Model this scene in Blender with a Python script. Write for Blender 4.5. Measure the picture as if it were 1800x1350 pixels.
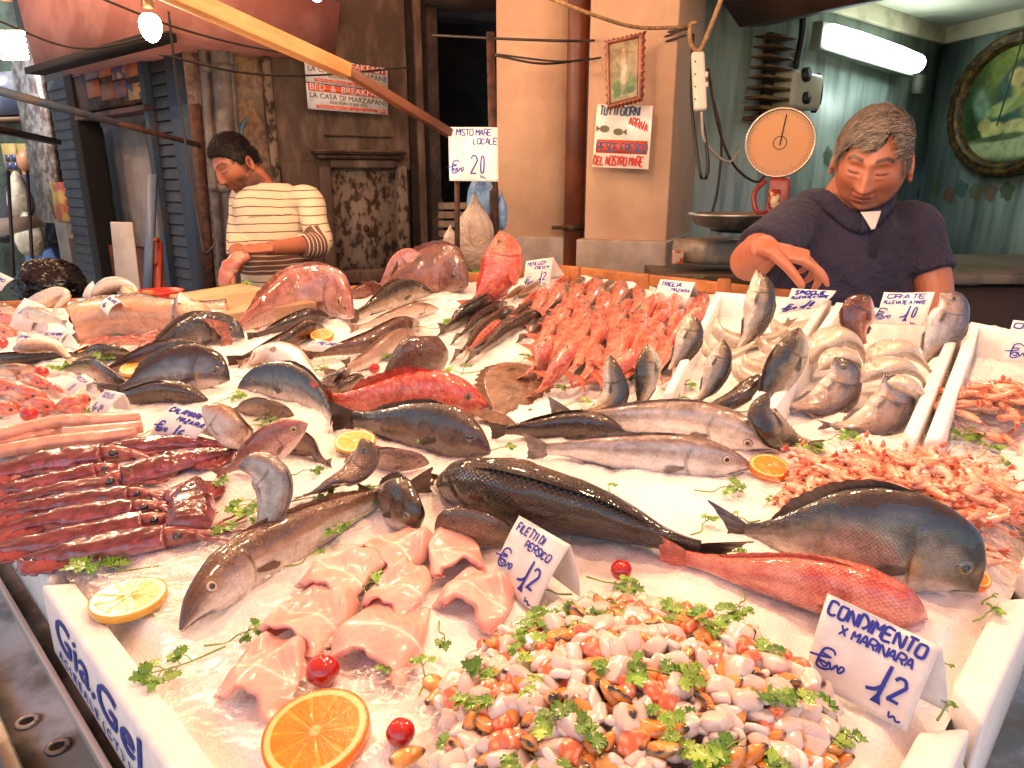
import bpy, bmesh, math, random
import numpy as np
from mathutils import Vector, Matrix
from math import sin, cos, pi, radians
random.seed(7); rng = np.random.default_rng(7)
D = bpy.data
for o in list(D.objects): D.objects.remove(o)
sc = bpy.context.scene
col = sc.collection
# ------------------------------------------------------------------ camera
PITCH = radians(16.1); CAMZ = 1.5; FPX = 1250.0
cam = D.cameras.new('camera'); cam.lens = 25.0; cam.sensor_width = 36.0; cam.clip_start = 0.02; cam.clip_end = 200
camo = D.objects.new('camera', cam); col.objects.link(camo)
camo.location = (0, 0, CAMZ); camo.rotation_euler = (pi/2 - PITCH, 0, 0)
sc.camera = camo
# ------------------------------------------------------------------ world, sun, exposure
w = D.worlds.new('World'); sc.world = w; w.use_nodes = True
nt = w.node_tree; bg = nt.nodes['Background']
sky = nt.nodes.new('ShaderNodeTexSky'); sky.sky_type = 'NISHITA'; sky.sun_disc = False
sky.sun_elevation = radians(52); sky.sun_rotation = radians(200)
nt.links.new(sky.outputs[0], bg.inputs[0]); bg.inputs[1].default_value = 0.12
sun = D.lights.new('sun', 'SUN'); sun.energy = 4.0; sun.angle = radians(0.5); sun.color = (1, .95, .87)
suno = D.objects.new('sun', sun); col.objects.link(suno)
suno.rotation_euler = (radians(38), 0, radians(-20)); suno.location = (0, -3, 6)
sc.view_settings.view_transform = 'Standard'; sc.view_settings.look = 'None'
sc.view_settings.exposure = 1.0; sc.view_settings.gamma = 1.0
sc.render.engine = 'CYCLES'; sc.cycles.max_bounces = 7; sc.cycles.diffuse_bounces = 3; sc.cycles.glossy_bounces = 3
sc.cycles.transmission_bounces = 4; sc.cycles.transparent_max_bounces = 6
sc.cycles.caustics_reflective = False; sc.cycles.caustics_refractive = False
sc.cycles.sample_clamp_indirect = 4.0; sc.cycles.use_denoising = True
# ------------------------------------------------------------------ geometry of the view and the sloping counter
cR = np.array([1., 0, 0]); cF = np.array([0, cos(PITCH), -sin(PITCH)]); cU = np.array([0, sin(PITCH), cos(PITCH)])
CAM = np.array([0, 0, CAMZ])
TC = np.array([.05, .14]); TA = np.array([-.71, .704]); TB = np.array([.704, .71])   # counter corner, along the front, away from it
T0 = CAMZ - .425; TS = .10
def ray(px, py): return cF + cR*(px-900)/FPX + cU*(675-py)/FPX
def tab_ab(x, y): return (np.dot([x-TC[0], y-TC[1]], TA), np.dot([x-TC[0], y-TC[1]], TB))
def tabz(x, y): return T0 + TS*((x-TC[0])*TB[0] + (y-TC[1])*TB[1])
def AB(a, b, h=0.):
    p = TC + a*TA + b*TB
    return np.array([p[0], p[1], T0 + TS*b + h])
def depth(px, py, h=0.):
    d = ray(px, py)
    return (T0 + h - TS*(TC[0]*TB[0]+TC[1]*TB[1]) - CAMZ) / (d[2] - TS*(d[0]*TB[0]+d[1]*TB[1]))
def P(px, py, h=0.): return CAM + ray(px, py)*depth(px, py, h)
def Q(px, py, z): return CAM + ray(px, py)*z
def onY(px, py, Y):
    d = ray(px, py); return CAM + d*(Y/d[1])
def camv(v):
    r = cR*v[0] + cU*v[1] - cF*v[2]; return r/np.linalg.norm(r)
def nrm(v):
    v = np.asarray(v, float); return v/(np.linalg.norm(v, axis=-1, keepdims=True)+1e-12)
def sm(a, b, x):
    t = np.clip((np.asarray(x, float)-a)/(b-a+1e-12), 0, 1); return t*t*(3-2*t)
def lin(c):
    if isinstance(c, str):
        c = [int(c[i:i+2], 16)/255 for i in (0, 2, 4)]
    c = np.asarray(c, float)
    return np.where(c <= .04045, c/12.92, ((c+.055)/1.055)**2.4)
def mix(a, b, t):
    t = np.asarray(t, float)[..., None]; return a*(1-t) + b*t
_h = rng.random((32, 32, 32))
def vn(p, s=1., off=0.):
    p = np.asarray(p, float)*s + off
    i = np.floor(p).astype(int); f = p - i; f = f*f*(3-2*f); i &= 31; j = (i+1) & 31
    def g(a, b, c): return _h[a, b, c]
    x0, y0, z0 = i[..., 0], i[..., 1], i[..., 2]; x1, y1, z1 = j[..., 0], j[..., 1], j[..., 2]
    fx, fy, fz = f[..., 0], f[..., 1], f[..., 2]
    a = g(x0,y0,z0)*(1-fx)+g(x1,y0,z0)*fx; b = g(x0,y1,z0)*(1-fx)+g(x1,y1,z0)*fx
    c = g(x0,y0,z1)*(1-fx)+g(x1,y0,z1)*fx; d = g(x0,y1,z1)*(1-fx)+g(x1,y1,z1)*fx
    return (a*(1-fy)+b*fy)*(1-fz) + (c*(1-fy)+d*fy)*fz
def fbm(p, s=1., n=3, off=0.):
    r = 0; a = .5
    for k in range(n): r = r + a*vn(p, s*2**k, off+k*7.3); a *= .5
    return r/(1-.5**n)
def spline(pts, n):
    p = np.array(pts, float)
    q = np.vstack([2*p[0]-p[1], p, 2*p[-1]-p[-2]]); out = []
    for i in range(1, len(q)-2):
        t = np.linspace(0, 1, 24, endpoint=False)[:, None]
        a, b, c, d = q[i-1], q[i], q[i+1], q[i+2]
        out.append(.5*((2*b)+(-a+c)*t+(2*a-5*b+4*c-d)*t*t+(-a+3*b-3*c+d)*t**3))
    out = np.vstack(out+[p[-1:]])
    L = np.r_[0, np.cumsum(np.linalg.norm(np.diff(out, axis=0), axis=1))]
    u = np.linspace(0, L[-1], n)
    return np.stack([np.interp(u, L, out[:, k]) for k in range(out.shape[1])], 1), L[-1]
# ------------------------------------------------------------------ mesh building
class MB:
    def __init__(s): s.v = []; s.f = []; s.c = []; s.u = []; s.m = []; s.n = 0
    def add(s, v, f, c=(1, 1, 1), uv=None, mi=0):
        v = np.asarray(v, float).reshape(-1, 3); k = len(v)
        c = np.asarray(c, float); c = np.broadcast_to(c, (k, 3)) if c.ndim == 1 else c.reshape(-1, 3)
        uv = np.zeros((k, 2)) if uv is None else np.asarray(uv, float).reshape(-1, 2)
        s.v.append(v); s.c.append(c); s.u.append(uv)
        s.f += [tuple(int(i)+s.n for i in q) for q in f]; s.m += [mi]*len(f); s.n += k
        return s
    def grid(s, G, cu=False, cv=False, c=(1, 1, 1), uv=None, mi=0, cap0=False, cap1=False, flip=False):
        nu, nv = G.shape[:2]; f = []
        for i in range(nu if cu else nu-1):
            for j in range(nv if cv else nv-1):
                q = (i*nv+j, ((i+1) % nu)*nv+j, ((i+1) % nu)*nv+(j+1) % nv, i*nv+(j+1) % nv)
                f.append(q[::-1] if flip else q)
        if cap0: f.append(tuple(range(nv))[::1 if not flip else -1])
        if cap1: f.append(tuple((nu-1)*nv+j for j in range(nv))[::-1 if not flip else 1])
        return s.add(G.reshape(-1, 3), f, c if np.ndim(c) == 1 else np.asarray(c).reshape(-1, 3), uv, mi)
    def tube(s, pts, r, n=8, c=(1, 1, 1), mi=0, cap=True, up=(0, 0, 1), flat=1.):
        p = np.array(pts, float); r = np.broadcast_to(np.asarray(r, float), (len(p),))
        T = nrm(np.gradient(p, axis=0)) if len(p) > 2 else nrm(np.repeat((p[1]-p[0])[None], len(p), 0))
        U = np.array(up, float)
        if abs(np.dot(T[0], U)) > .93: U = np.array([1., 0, 0])
        a = np.arange(n)/n*2*pi; G = np.zeros((len(p), n, 3))
        for i in range(len(p)):
            U = U - np.dot(U, T[i])*T[i]; U = U/(np.linalg.norm(U)+1e-12); S = np.cross(T[i], U)
            G[i] = p[i] + r[i]*(np.outer(np.cos(a), U)*flat + np.outer(np.sin(a), S))
        return s.grid(G, cv=True, c=c, mi=mi, cap0=cap, cap1=cap)
    def rod(s, a, b, r, n=8, **k): return s.tube([a, b], r, n, **k)
    def box(s, x0, x1, y0, y1, z0, z1, c=(1, 1, 1), mi=0):
        v = [(x, y, z) for x in (x0, x1) for y in (y0, y1) for z in (z0, z1)]
        return s.add(v, [(0,1,3,2), (4,6,7,5), (0,4,5,1), (2,3,7,6), (0,2,6,4), (1,5,7,3)], c, mi=mi)
    def hexa(s, bot, top, c=(1, 1, 1), mi=0):     # 4 bottom + 4 top corners
        return s.add(list(bot)+list(top), [(3,2,1,0), (4,5,6,7), (0,1,5,4), (1,2,6,5), (2,3,7,6), (3,0,4,7)], c, mi=mi)
    def beam(s, a, b, wx, wz, up=(0, 0, 1), c=(1, 1, 1), mi=0):
        a = np.array(a, float); b = np.array(b, float); t = nrm(b-a); x = nrm(np.cross(t, up)); z = np.cross(x, t)
        q = [(-1, -1), (1, -1), (1, 1), (-1, 1)]
        return s.hexa([a+x*i*wx/2+z*j*wz/2 for i, j in q], [b+x*i*wx/2+z*j*wz/2 for i, j in q], c, mi)
    def ell(s, ctr, rx, ry=None, rz=None, nu=12, nv=16, c=(1, 1, 1), M=None, mi=0, fn=None):
        ry = rx if ry is None else ry; rz = rx if rz is None else rz
        th = np.linspace(0.02, pi-.02, nu)[:, None]; ph = (np.arange(nv)/nv*2*pi)[None]
        G = np.stack([np.sin(th)*np.cos(ph), np.sin(th)*np.sin(ph), np.cos(th)*np.ones_like(ph)], -1)
        if fn is not None: G = fn(G)
        G = G*np.array([rx, ry, rz])
        if M is not None: G = G @ np.asarray(M).T
        return s.grid(G+np.array(ctr), cv=True, c=c, mi=mi, cap0=True, cap1=True)
    def build(s, name, mats, parent=None, smooth=True, bevel=0., solid=0., sub=0, remesh=0., loc=None):
        me = D.meshes.new(name)
        v = np.vstack(s.v); o0 = np.zeros(3)
        if parent is not None: o0 = np.array(parent['_o']) if '_o' in parent else np.array(parent.location)
        elif loc is not None: o0 = np.array(loc)
        me.from_pydata((v-o0).tolist(), [], s.f)
        if not isinstance(mats, (list, tuple)): mats = [mats]
        for m in mats: me.materials.append(m)
        me.polygons.foreach_set('material_index', s.m)
        ca = me.color_attributes.new('Col', 'FLOAT_COLOR', 'POINT')
        ca.data.foreach_set('color', np.hstack([np.vstack(s.c), np.ones((s.n, 1))]).ravel())
        uv = np.vstack(s.u)
        if uv.any():
            ul = me.uv_layers.new(name='UVMap'); li = np.zeros(len(me.loops), int); me.loops.foreach_get('vertex_index', li)
            ul.data.foreach_set('uv', uv[li].ravel())
        if bevel:
            bm = bmesh.new(); bm.from_mesh(me)
            bmesh.ops.remove_doubles(bm, verts=bm.verts, dist=1e-6)
            es = [e for e in bm.edges if len(e.link_faces) == 2 and e.calc_face_angle(0) > .6]
            bmesh.ops.bevel(bm, geom=es, offset=bevel, segments=2, affect='EDGES', profile=.6)
            bm.to_mesh(me); bm.free()
        o = D.objects.new(name, me)
        if solid or sub or remesh:
            col.objects.link(o)
            if remesh:
                m_ = o.modifiers.new('r', 'REMESH'); m_.mode = 'VOXEL'; m_.voxel_size = remesh; m_.use_smooth_shade = True
                m_ = o.modifiers.new('s', 'SMOOTH'); m_.iterations = 3; m_.factor = .6
            if solid:
                m_ = o.modifiers.new('t', 'SOLIDIFY'); m_.thickness = solid; m_.offset = -1
            if sub:
                m_ = o.modifiers.new('u', 'SUBSURF'); m_.levels = sub; m_.render_levels = sub
            dg = bpy.context.evaluated_depsgraph_get()
            m2 = D.meshes.new_from_object(o.evaluated_get(dg)); D.objects.remove(o); D.meshes.remove(me)
            me = m2; me.name = name
            if not me.materials:
                for m in mats: me.materials.append(m)
            o = D.objects.new(name, me)
        me.polygons.foreach_set('use_smooth', [smooth]*len(me.polygons))
        me.update()
        col.objects.link(o)
        if parent is not None: o.parent = parent
        elif loc is not None: o.location = loc
        return o
def tag(o, label=None, cat=None, group=None, kind=None):
    if label: o['label'] = label
    if cat: o['category'] = cat
    if group: o['group'] = group
    if kind: o['kind'] = kind
    return o
def thing(name, label, cat, loc, group=None, rz=0):
    o = D.objects.new(name, None); o.empty_display_size = .05; o.location = tuple(loc); o.rotation_euler = (0, 0, rz)
    col.objects.link(o); return tag(o, label, cat, group)
def chain_parent(o, p):                       # sub-part: its mesh is in the frame of part p (same origin)
    o.parent = p; return o
def sub_build(mb, name, mats, part, root, **k):
    """a part of a part: vertices given in world space; part shares the root's frame"""
    o = mb.build(name, mats, parent=root, **k); o.parent = part; return o
def copy_tree(o, parent=None):
    c = o.copy(); col.objects.link(c); c.parent = parent
    for ch in list(o.children): copy_tree(ch, c)
    return c
# ------------------------------------------------------------------ materials
_mc = {}
def M(name, base=None, c2=None, ns=20., lo=.4, hi=.6, rough=.5, r2=None, metal=0., bump=0., bs=60., attr=False, sss=0.,
      sr=(1, .4, .25), srad=.004, coat=0., spec=.5, emis=0., ecol=None, alpha=1., trans=0., stretch=(1, 1, 1), aniso=None, scales=0., ssize=300., sheen=0., amt=.5, detail=5, cc=.1):
    if name in _mc: return _mc[name]
    m = D.materials.new(name); m.use_nodes = True; n = m.node_tree; N = n.nodes; L = n.links
    b = N['Principled BSDF']; I = b.inputs
    tc = N.new('ShaderNodeTexCoord'); mp = N.new('ShaderNodeMapping'); mp.inputs['Scale'].default_value = stretch
    L.new(tc.outputs['Object'], mp.inputs[0])
    def noise(s, d=detail, r=.6):
        x = N.new('ShaderNodeTexNoise'); x.inputs['Scale'].default_value = s; x.inputs['Detail'].default_value = d
        x.inputs['Roughness'].default_value = r; L.new(mp.outputs[0], x.inputs['Vector']); return x.outputs[0]
    base_s = None
    if attr:
        at = N.new('ShaderNodeAttribute'); at.attribute_name = 'Col'; base_s = at.outputs[0]
    if c2 is not None or (attr and ns):
        cr = N.new('ShaderNodeMapRange'); cr.inputs[1].default_value = lo; cr.inputs[2].default_value = hi; cr.interpolation_type = 'SMOOTHSTEP'
        L.new(noise(ns), cr.inputs[0])
        mx = N.new('ShaderNodeMix'); mx.data_type = 'RGBA'
        L.new(cr.outputs[0], mx.inputs[0])
        if attr:
            mx.blend_type = 'MULTIPLY'; mul = N.new('ShaderNodeMath'); mul.operation = 'MULTIPLY'; mul.inputs[1].default_value = amt
            L.new(cr.outputs[0], mul.inputs[0]); L.new(mul.outputs[0], mx.inputs[0]); L.new(base_s, mx.inputs[6])
            mx.inputs[7].default_value = (*(lin(c2) if c2 is not None else (.45, .45, .45)), 1)
        else:
            mx.inputs[6].default_value = (*lin(base), 1); mx.inputs[7].default_value = (*lin(c2), 1)
        base_s = mx.outputs[2]
    if base_s is not None: L.new(base_s, I['Base Color'])
    else: I['Base Color'].default_value = (*lin(base), 1)
    I['Roughness'].default_value = rough; I['Metallic'].default_value = metal
    if r2 is not None:
        rr = N.new('ShaderNodeMapRange'); rr.inputs[1].default_value = .35; rr.inputs[2].default_value = .65
        rr.inputs[3].default_value = rough; rr.inputs[4].default_value = r2; L.new(noise(ns*2.3 if ns else 30), rr.inputs[0]); L.new(rr.outputs[0], I['Roughness'])
    I['Specular IOR Level'].default_value = spec
    I['Subsurface Weight'].default_value = sss
    if sss: I['Subsurface Radius'].default_value = sr; I['Subsurface Scale'].default_value = srad
    I['Coat Weight'].default_value = coat; I['Coat Roughness'].default_value = cc
    I['Transmission Weight'].default_value = trans; I['Alpha'].default_value = alpha; I['Sheen Weight'].default_value = sheen
    if emis:
        I['Emission Strength'].default_value = emis; I['Emission Color'].default_value = (*lin(ecol or base), 1)
    hs = None
    if bump:
        bp = N.new('ShaderNodeBump'); bp.inputs['Strength'].default_value = bump; bp.inputs['Distance'].default_value = 1/bs*.5
        L.new(noise(bs, 4, .65), bp.inputs['Height']); hs = bp.outputs[0]
    if scales:
        vo = N.new('ShaderNodeTexVoronoi'); vo.voronoi_dimensions = '2D'; vo.inputs['Scale'].default_value = ssize; vo.inputs['Randomness'].default_value = .28
        vr = N.new('ShaderNodeMapping'); vr.inputs['Rotation'].default_value = (0, 0, .785); L.new(tc.outputs['UV'], vr.inputs[0]); L.new(vr.outputs[0], vo.inputs['Vector'])
        b2 = N.new('ShaderNodeBump'); b2.inputs['Strength'].default_value = scales; b2.inputs['Distance'].default_value = .6/ssize
        b2.invert = True
        L.new(vo.outputs['Distance'], b2.inputs['Height'])
        if hs: L.new(hs, b2.inputs['Normal'])
        hs = b2.outputs[0]
        if base_s is not None:      # scale edges are darker pigment
            mr = N.new('ShaderNodeMapRange'); mr.inputs[1].default_value = .25; mr.inputs[2].default_value = .7; mr.inputs[3].default_value = 1.12; mr.inputs[4].default_value = .62
            L.new(vo.outputs['Distance'], mr.inputs[0]); vm = N.new('ShaderNodeVectorMath'); vm.operation = 'SCALE'
            L.new(base_s, vm.inputs[0]); L.new(mr.outputs[0], vm.inputs['Scale']); L.new(vm.outputs[0], I['Base Color'])
    if hs:
        L.new(hs, I['Normal'])
        if coat:
            b3 = N.new('ShaderNodeBump'); b3.inputs['Strength'].default_value = .35; b3.inputs['Distance'].default_value = .0012
            L.new(noise(110 if bs > 40 else 40, 2, .5), b3.inputs['Height']); L.new(b3.outputs[0], I['Coat Normal'])
    _mc[name] = m; return m
# ------------------------------------------------------------------ handwriting: pen strokes on a 0-4 x 0-6 grid
GL = {}
for _l in """A 002640 1232|B 0006364534030 0334424130 0|C 453616050110304 1|D 000626444220 00|E 46060040 0333|F 460600 0333|G 453616050110304 14333|H 0006 4046 0343|I 0006
L 060040|M 0006234640|N 00064046|O 26364541301001051626|P 00063645443303|R 00063645443303 2340|S 45361605143241301001|T 0646 2620|U 060110304146|V 062046|X 0640 0046
Z 06460040|Q 26364541301001051626 2240|1 0026 2610|2 0516364544000040|6 361504011030414233130 2|0 26151120313526|4 16024 2 3630|7 064610|5 4606033342413000
8 1636453401001030414305 16|€ 4536160501103041 0434 0232|K 0006 4603 0340|. 2021|- 1333|u 0301102133 3330|r 0300 022333|o 1303011031331 3|x 0340 0043|i 2023 2526|e 0222130301102 0|c 2313020110 20|k 0006 2300 0220""".replace('\n', '|').split('|'):
    _k, _v = _l.split(' ', 1)
    _q = _v.split(' ')
    _o = []
    for _p in _q:                       # an odd digit run continues in the next group
        if _o and len(_o[-1]) % 2: _o[-1] += _p
        else: _o.append(_p)
    GL[_k] = ' '.join(_o)
def strokes(ch):
    out = []
    for part in GL.get(ch, '').split():
        q = [(int(part[i])/4, int(part[i+1])/6) for i in range(0, len(part)-1, 2)]
        if len(q) > 1: out.append(q)
    return out
def write(mb, fn, text, u, v, su, sv, wd, slant=.15, jit=.05, drift=0., c=(.02, .04, .35), seed=1, sp=.32):
    """pen strokes laid on the paper fn(u,v)->(point, normal); u right, v up"""
    r = random.Random(seed+len(text)*13); x = u
    for ch in text:
        if ch == ' ': x += su*.7; continue
        s0 = r.uniform(.88, 1.12)
        for st in strokes(ch):
            q = [(x + (a+slant*b+r.uniform(-jit, jit))*su*s0, v + drift*(x-u) + (b+r.uniform(-jit, jit)*.7)*sv*s0) for a, b in st]
            if len(q) > 2: q = spline(np.array(q), len(q)*4)[0]
            else: q = np.linspace(q[0], q[1], 5)
            pen(mb, fn, q, wd, c)
        x += su*(1+sp)*(.3 if ch in 'I.' else 1)
def pen(mb, fn, q, wd, c):
    pts = []; ns = []
    for a, b in q:
        p, n_ = fn(a, b); pts.append(p + n_*.0008); ns.append(n_)
    pts = np.array(pts); ns = np.array(ns); T = nrm(np.gradient(pts, axis=0)); S = nrm(np.cross(ns, T))
    k = len(pts); wv = wd*(.75+.25*np.sin(np.linspace(.3, 2.8, k)))[:, None]/2
    G = np.stack([pts-S*wv, pts+S*wv], 1); mb.grid(G, c=c)
def text_mesh(name, txt, size, origin, xdir, ydir, mat, parent, font_ext=.0004, sx=1., align='LEFT', shear=0.):
    cu = D.curves.new('t', 'FONT'); cu.body = txt; cu.size = size; cu.extrude = font_ext; cu.align_x = align; cu.shear = shear; cu.resolution_u = 3
    o = D.objects.new('t', cu); col.objects.link(o); dg = bpy.context.evaluated_depsgraph_get(); dg.update()
    me = D.meshes.new_from_object(o.evaluated_get(dg)); D.objects.remove(o)
    me.name = name; me.materials.clear(); me.materials.append(mat)
    X = nrm(xdir); Y = nrm(np.asarray(ydir, float)-X*np.dot(ydir, X)); Z = np.cross(X, Y); o0 = np.array(parent.location)
    for vt in me.vertices:
        a = vt.co; vt.co = Vector(tuple(np.array(origin)+X*a[0]*sx+Y*a[1]+Z*a[2]-o0))
    ob = D.objects.new(name, me); col.objects.link(ob); ob.parent = parent; return ob
# ================================================================== materials of the setting
m_foam = M('polystyrene', 'efece9', 'e8e4e1', ns=60, rough=.65, bump=.35, bs=260, sss=.15, sr=(1, .9, .8), srad=.01)
m_paper = M('paper', 'ebe6e2', 'd9d2cd', ns=25, rough=.55, bump=.1, bs=90, sss=.1, sr=(1, .8, .7), srad=.003)
m_ink = M('blue_ink', '1c2f8c', rough=.5)
m_steel = M('steel', 'a9a79f', '6f6c62', ns=9, rough=.28, r2=.5, metal=.85, bump=.05, bs=30)
m_dark = M('dark_void', '0d0a09', rough=.9)
m_rust = M('rusty_iron', '4a2c1e', '2a1a14', ns=35, rough=.7, metal=.3, bump=.5, bs=120)
m_wood = M('pale_wood', 'b98a55', 'a07142', ns=7, rough=.6, bump=.25, bs=60, stretch=(1, 1, 6))
m_woodo = M('orange_wood', 'b0703a', '8f5528', ns=12, rough=.6, bump=.2, bs=80)
m_cable = M('black_cable', '17120f', rough=.5)
m_cable2 = M('tan_cable', 'a3805a', '80603f', ns=60, rough=.6)
# ------------------------------------------------------------------ ground and awning
mb = MB(); mb.add([(-30, -15, 0), (30, -15, 0), (30, 40, 0), (-30, 40, 0)], [(0, 1, 2, 3)])
g = mb.build('ground', M('wet_paving', '77706a', '8a8178', ns=1.6, rough=.35, r2=.7, bump=.3, bs=12)); tag(g, kind='structure')
mb = MB()
G = np.zeros((25, 25, 3))
for i in range(25):
    for j in range(25):
        x = -4.4+8.2*i/24; y = -1.75+6.6*j/24
        G[i, j] = (x, y, 2.86 + .1*abs(sin(j/24*pi*3)) + .04*sin(i*.9) + .05*(y-.5)/4)
mb.grid(G)
m = D.materials.new('awning_canvas'); m.use_nodes = True; N = m.node_tree.nodes; L = m.node_tree.links; N.remove(N['Principled BSDF'])
tr = N.new('ShaderNodeBsdfTranslucent'); df = N.new('ShaderNodeBsdfDiffuse'); mx = N.new('ShaderNodeMixShader'); mx.inputs[0].default_value = .7
tr.inputs[0].default_value = (.9, .62, .50, 1); df.inputs[0].default_value = (.6, .34, .25, 1)
L.new(df.outputs[0], mx.inputs[1]); L.new(tr.outputs[0], mx.inputs[2]); L.new(mx.outputs[0], N['Material Output'].inputs[0])
tag(mb.build('unseen_awning', m, solid=.002), 'orange red canvas awning unseen above the fish counter, blocking the sun', 'awning')  # unseen canvas, spread wide to block direct sun and warm the light

# ================================================================== foam boxes
def foam_box(label, quad, top, wt=.022, dep=.09, txt=False, slots=False, lowin=()):
    """quad: plan corners (x,y,ztop) counter-clockwise; hollow tray with rounded walls"""
    q = [np.array(p, float) for p in quad]; c = sum(q)/4
    r = thing('foam_box', label, 'box', c-np.array([0, 0, dep]), 'white foam boxes on the counter')
    mb = MB()
    def ins(d):
        out = []
        for i in range(4):
            e1 = nrm((q[(i+1) % 4]-q[i])); e0 = nrm((q[i-1]-q[i])); out.append(q[i] + (e1+e0)*d)
        return out
    o = q; i_ = ins(wt); dz = np.array([0, 0, dep]); fl = np.array([0, 0, dep-.018])
    for k in range(4):
        a, b_, c_, d = o[k], o[(k+1) % 4], i_[(k+1) % 4], i_[k]
        if k in lowin: lo = np.array([0, 0, .045]); a, b_, c_, d = a-lo, b_-lo, c_-lo, d-lo; bz = dz-lo
        else: bz = dz
        mb.hexa([a-bz, b_-bz, c_-bz, d-bz], [a, b_, c_, d])
    w_ = mb.build('wall', m_foam, parent=r, bevel=.005, smooth=True)
    mb = MB(); ii = ins(wt*.9)
    mb.hexa([p-dz+np.array([0, 0, .002]) for p in ii], [p-fl for p in ii]); mb.build('floor', m_foam, parent=r, bevel=.003)
    if slots:
        e = ii[1]-ii[0]; f = ii[3]-ii[0]
        for u in (.2, .42, .64, .82):
            for v in (.25, .6):
                mb = MB(); p = ii[0]+e*u+f*v; s = nrm(e)*.030; t_ = nrm(f)*.0035
                mb.hexa([p-s-t_-fl+[0, 0, .0012], p+s-t_-fl+[0, 0, .0012], p+s+t_-fl+[0, 0, .0012], p-s+t_-fl+[0, 0, .0012]],
                        [p-s-t_-fl+[0, 0, .005], p+s-t_-fl+[0, 0, .005], p+s+t_-fl+[0, 0, .005], p-s+t_-fl+[0, 0, .005]])
                mb.build('rib', m_foam, parent=r, bevel=.001)
    return r
def FAR(b): return np.interp(b, [-.1, .31, 1.0, 1.53, 1.6], [3.02, 2.68, 1.76, 1.42, 1.38])
hT = .006
boxA = foam_box('white foam box with blue lettering on its side at the near left edge', [AB(.0, -.012, hT), AB(.0, .40, hT), AB(.775, .40, hT), AB(.775, -.012, hT)][::-1], 0, wt=.027, lowin=(0, 1))
foam_box('plain white foam box at the left edge under the squid', [AB(.785, -.002, .002), AB(.785, .42, .002), AB(1.6, .42, .002), AB(1.6, -.002, .002)][::-1], 0, wt=.027, lowin=(0, 1, 2))
foam_box('white foam box at the left edge under the red mullets', [AB(1.61, -.006, .003), AB(1.61, .42, .003), AB(2.35, .42, .003), AB(2.35, -.006, .003)][::-1], 0, wt=.027, lowin=(0, 1, 2))
foam_box('white foam box at the right edge beside the marinara price card', [AB(-.005, .41, .004), AB(-.005, .60, .004), AB(.40, .60, .004), AB(.40, .41, .004)][::-1], 0, wt=.027, lowin=(0, 1, 3))
foam_box('white foam box at the right edge in front of the bream head', [AB(-.008, .61, .010), AB(-.008, .80, .010), AB(.40, .80, .010), AB(.40, .61, .010)][::-1], 0, wt=.027, lowin=(0, 1, 3))
m_pblue = M('blue_print', '2b3f96', rough=.6)
nb = -np.array([*TB, 0]); nb /= np.linalg.norm(nb); xd = -np.array([*TA, 0]); zu = np.array([0, 0, 1.])
o0 = AB(.742, -.0128, -.045)+nb*.0006
text_mesh('brand_lettering', 'Gia.Gel', .062, o0, xd, zu, m_pblue, boxA, font_ext=.0003, sx=1.38, shear=.25)
text_mesh('town_lettering', 'A C I R E A L E  ( C T )  I T A L I A', .0145, AB(.74, -.0128, -.066)+nb*.0006, xd, zu, m_pblue, boxA, font_ext=.0003, sx=1.45)
# fish boxes at the back right (corners read at rim height)
def rim(px, py, h): return P(px, py, h)
bs_ = foam_box('white foam box holding the sea bass at the back of the counter', [rim(1165, 690, .035), rim(1336, 706, .05), rim(1462, 527, .055), rim(1258, 512, .05)], 0, wt=.016, dep=.085, lowin=(0,))
bo_ = foam_box('white foam box holding the gilthead bream behind the prawn pile', [rim(1338, 720, .048), rim(1612, 768, .05), rim(1697, 562, .055), rim(1470, 530, .055)], 0, wt=.016, dep=.085, lowin=(0,))
bp_ = foam_box('half empty white foam box with ribbed floor holding prawns at the right', [rim(1625, 772, .048), rim(2010, 860, .05), rim(2010, 625, .055), rim(1706, 564, .055)], 0, wt=.018, dep=.075, slots=True, lowin=(0,))
# ------------------------------------------------------------------ counter body
root = thing('fish_counter', 'sloping steel fish counter under the ice and foam boxes', 'counter', AB(1.3, .75, -.9)*np.array([1, 1, 0]))
def slabpoly(mb, ab, h0, h1):
    k = len(ab); mb.add([AB(a, b, h0) for a, b in ab]+[AB(a, b, h1) for a, b in ab], [tuple(range(k))[::-1], tuple(range(k, 2*k))]+[(i, (i+1) % k, k+(i+1) % k, k+i) for i in range(k)])
OUT = [(-.05, -.075), (-.05, 1.56), (1.42, 1.56), (1.78, 1.0), (2.70, .31), (3.02, -.075)]
mb = MB(); slabpoly(mb, OUT, -.105, -.088)
mb.build('counter_top', m_steel, parent=root)
mb = MB(); mb.beam(AB(-.06, -.082, -.092), AB(3.02, -.082, -.092), .014, .03); mb.build('front_lip', m_steel, parent=root, bevel=.003)
mb = MB(); mb.beam(AB(-.06, -.024, -.080), AB(3.02, -.024, -.080), .006, .016); mb.build('inner_rail', M('plastic_rail', 'b9b2aa', rough=.3, coat=.5), parent=root, bevel=.002)
for a_, b_ in ((.63, -.046), (.69, -.058)):
    mb = MB(); c_ = AB(a_, b_, -.0865); pts = [c_+np.array([cos(t), sin(t), 0])*.0085 for t in np.linspace(0, 2*pi, 20)]
    mb.tube(pts, .0028, 8); mb.build('drain_ring', m_steel, parent=root)
    mb = MB(); mb.add([c_+np.array([cos(t), sin(t), 0])*.008+[0, 0, .0006] for t in np.linspace(0, 2*pi, 18, endpoint=False)], [tuple(range(18))]); mb.build('drain_hole', m_dark, parent=root)
mb = MB()
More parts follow.
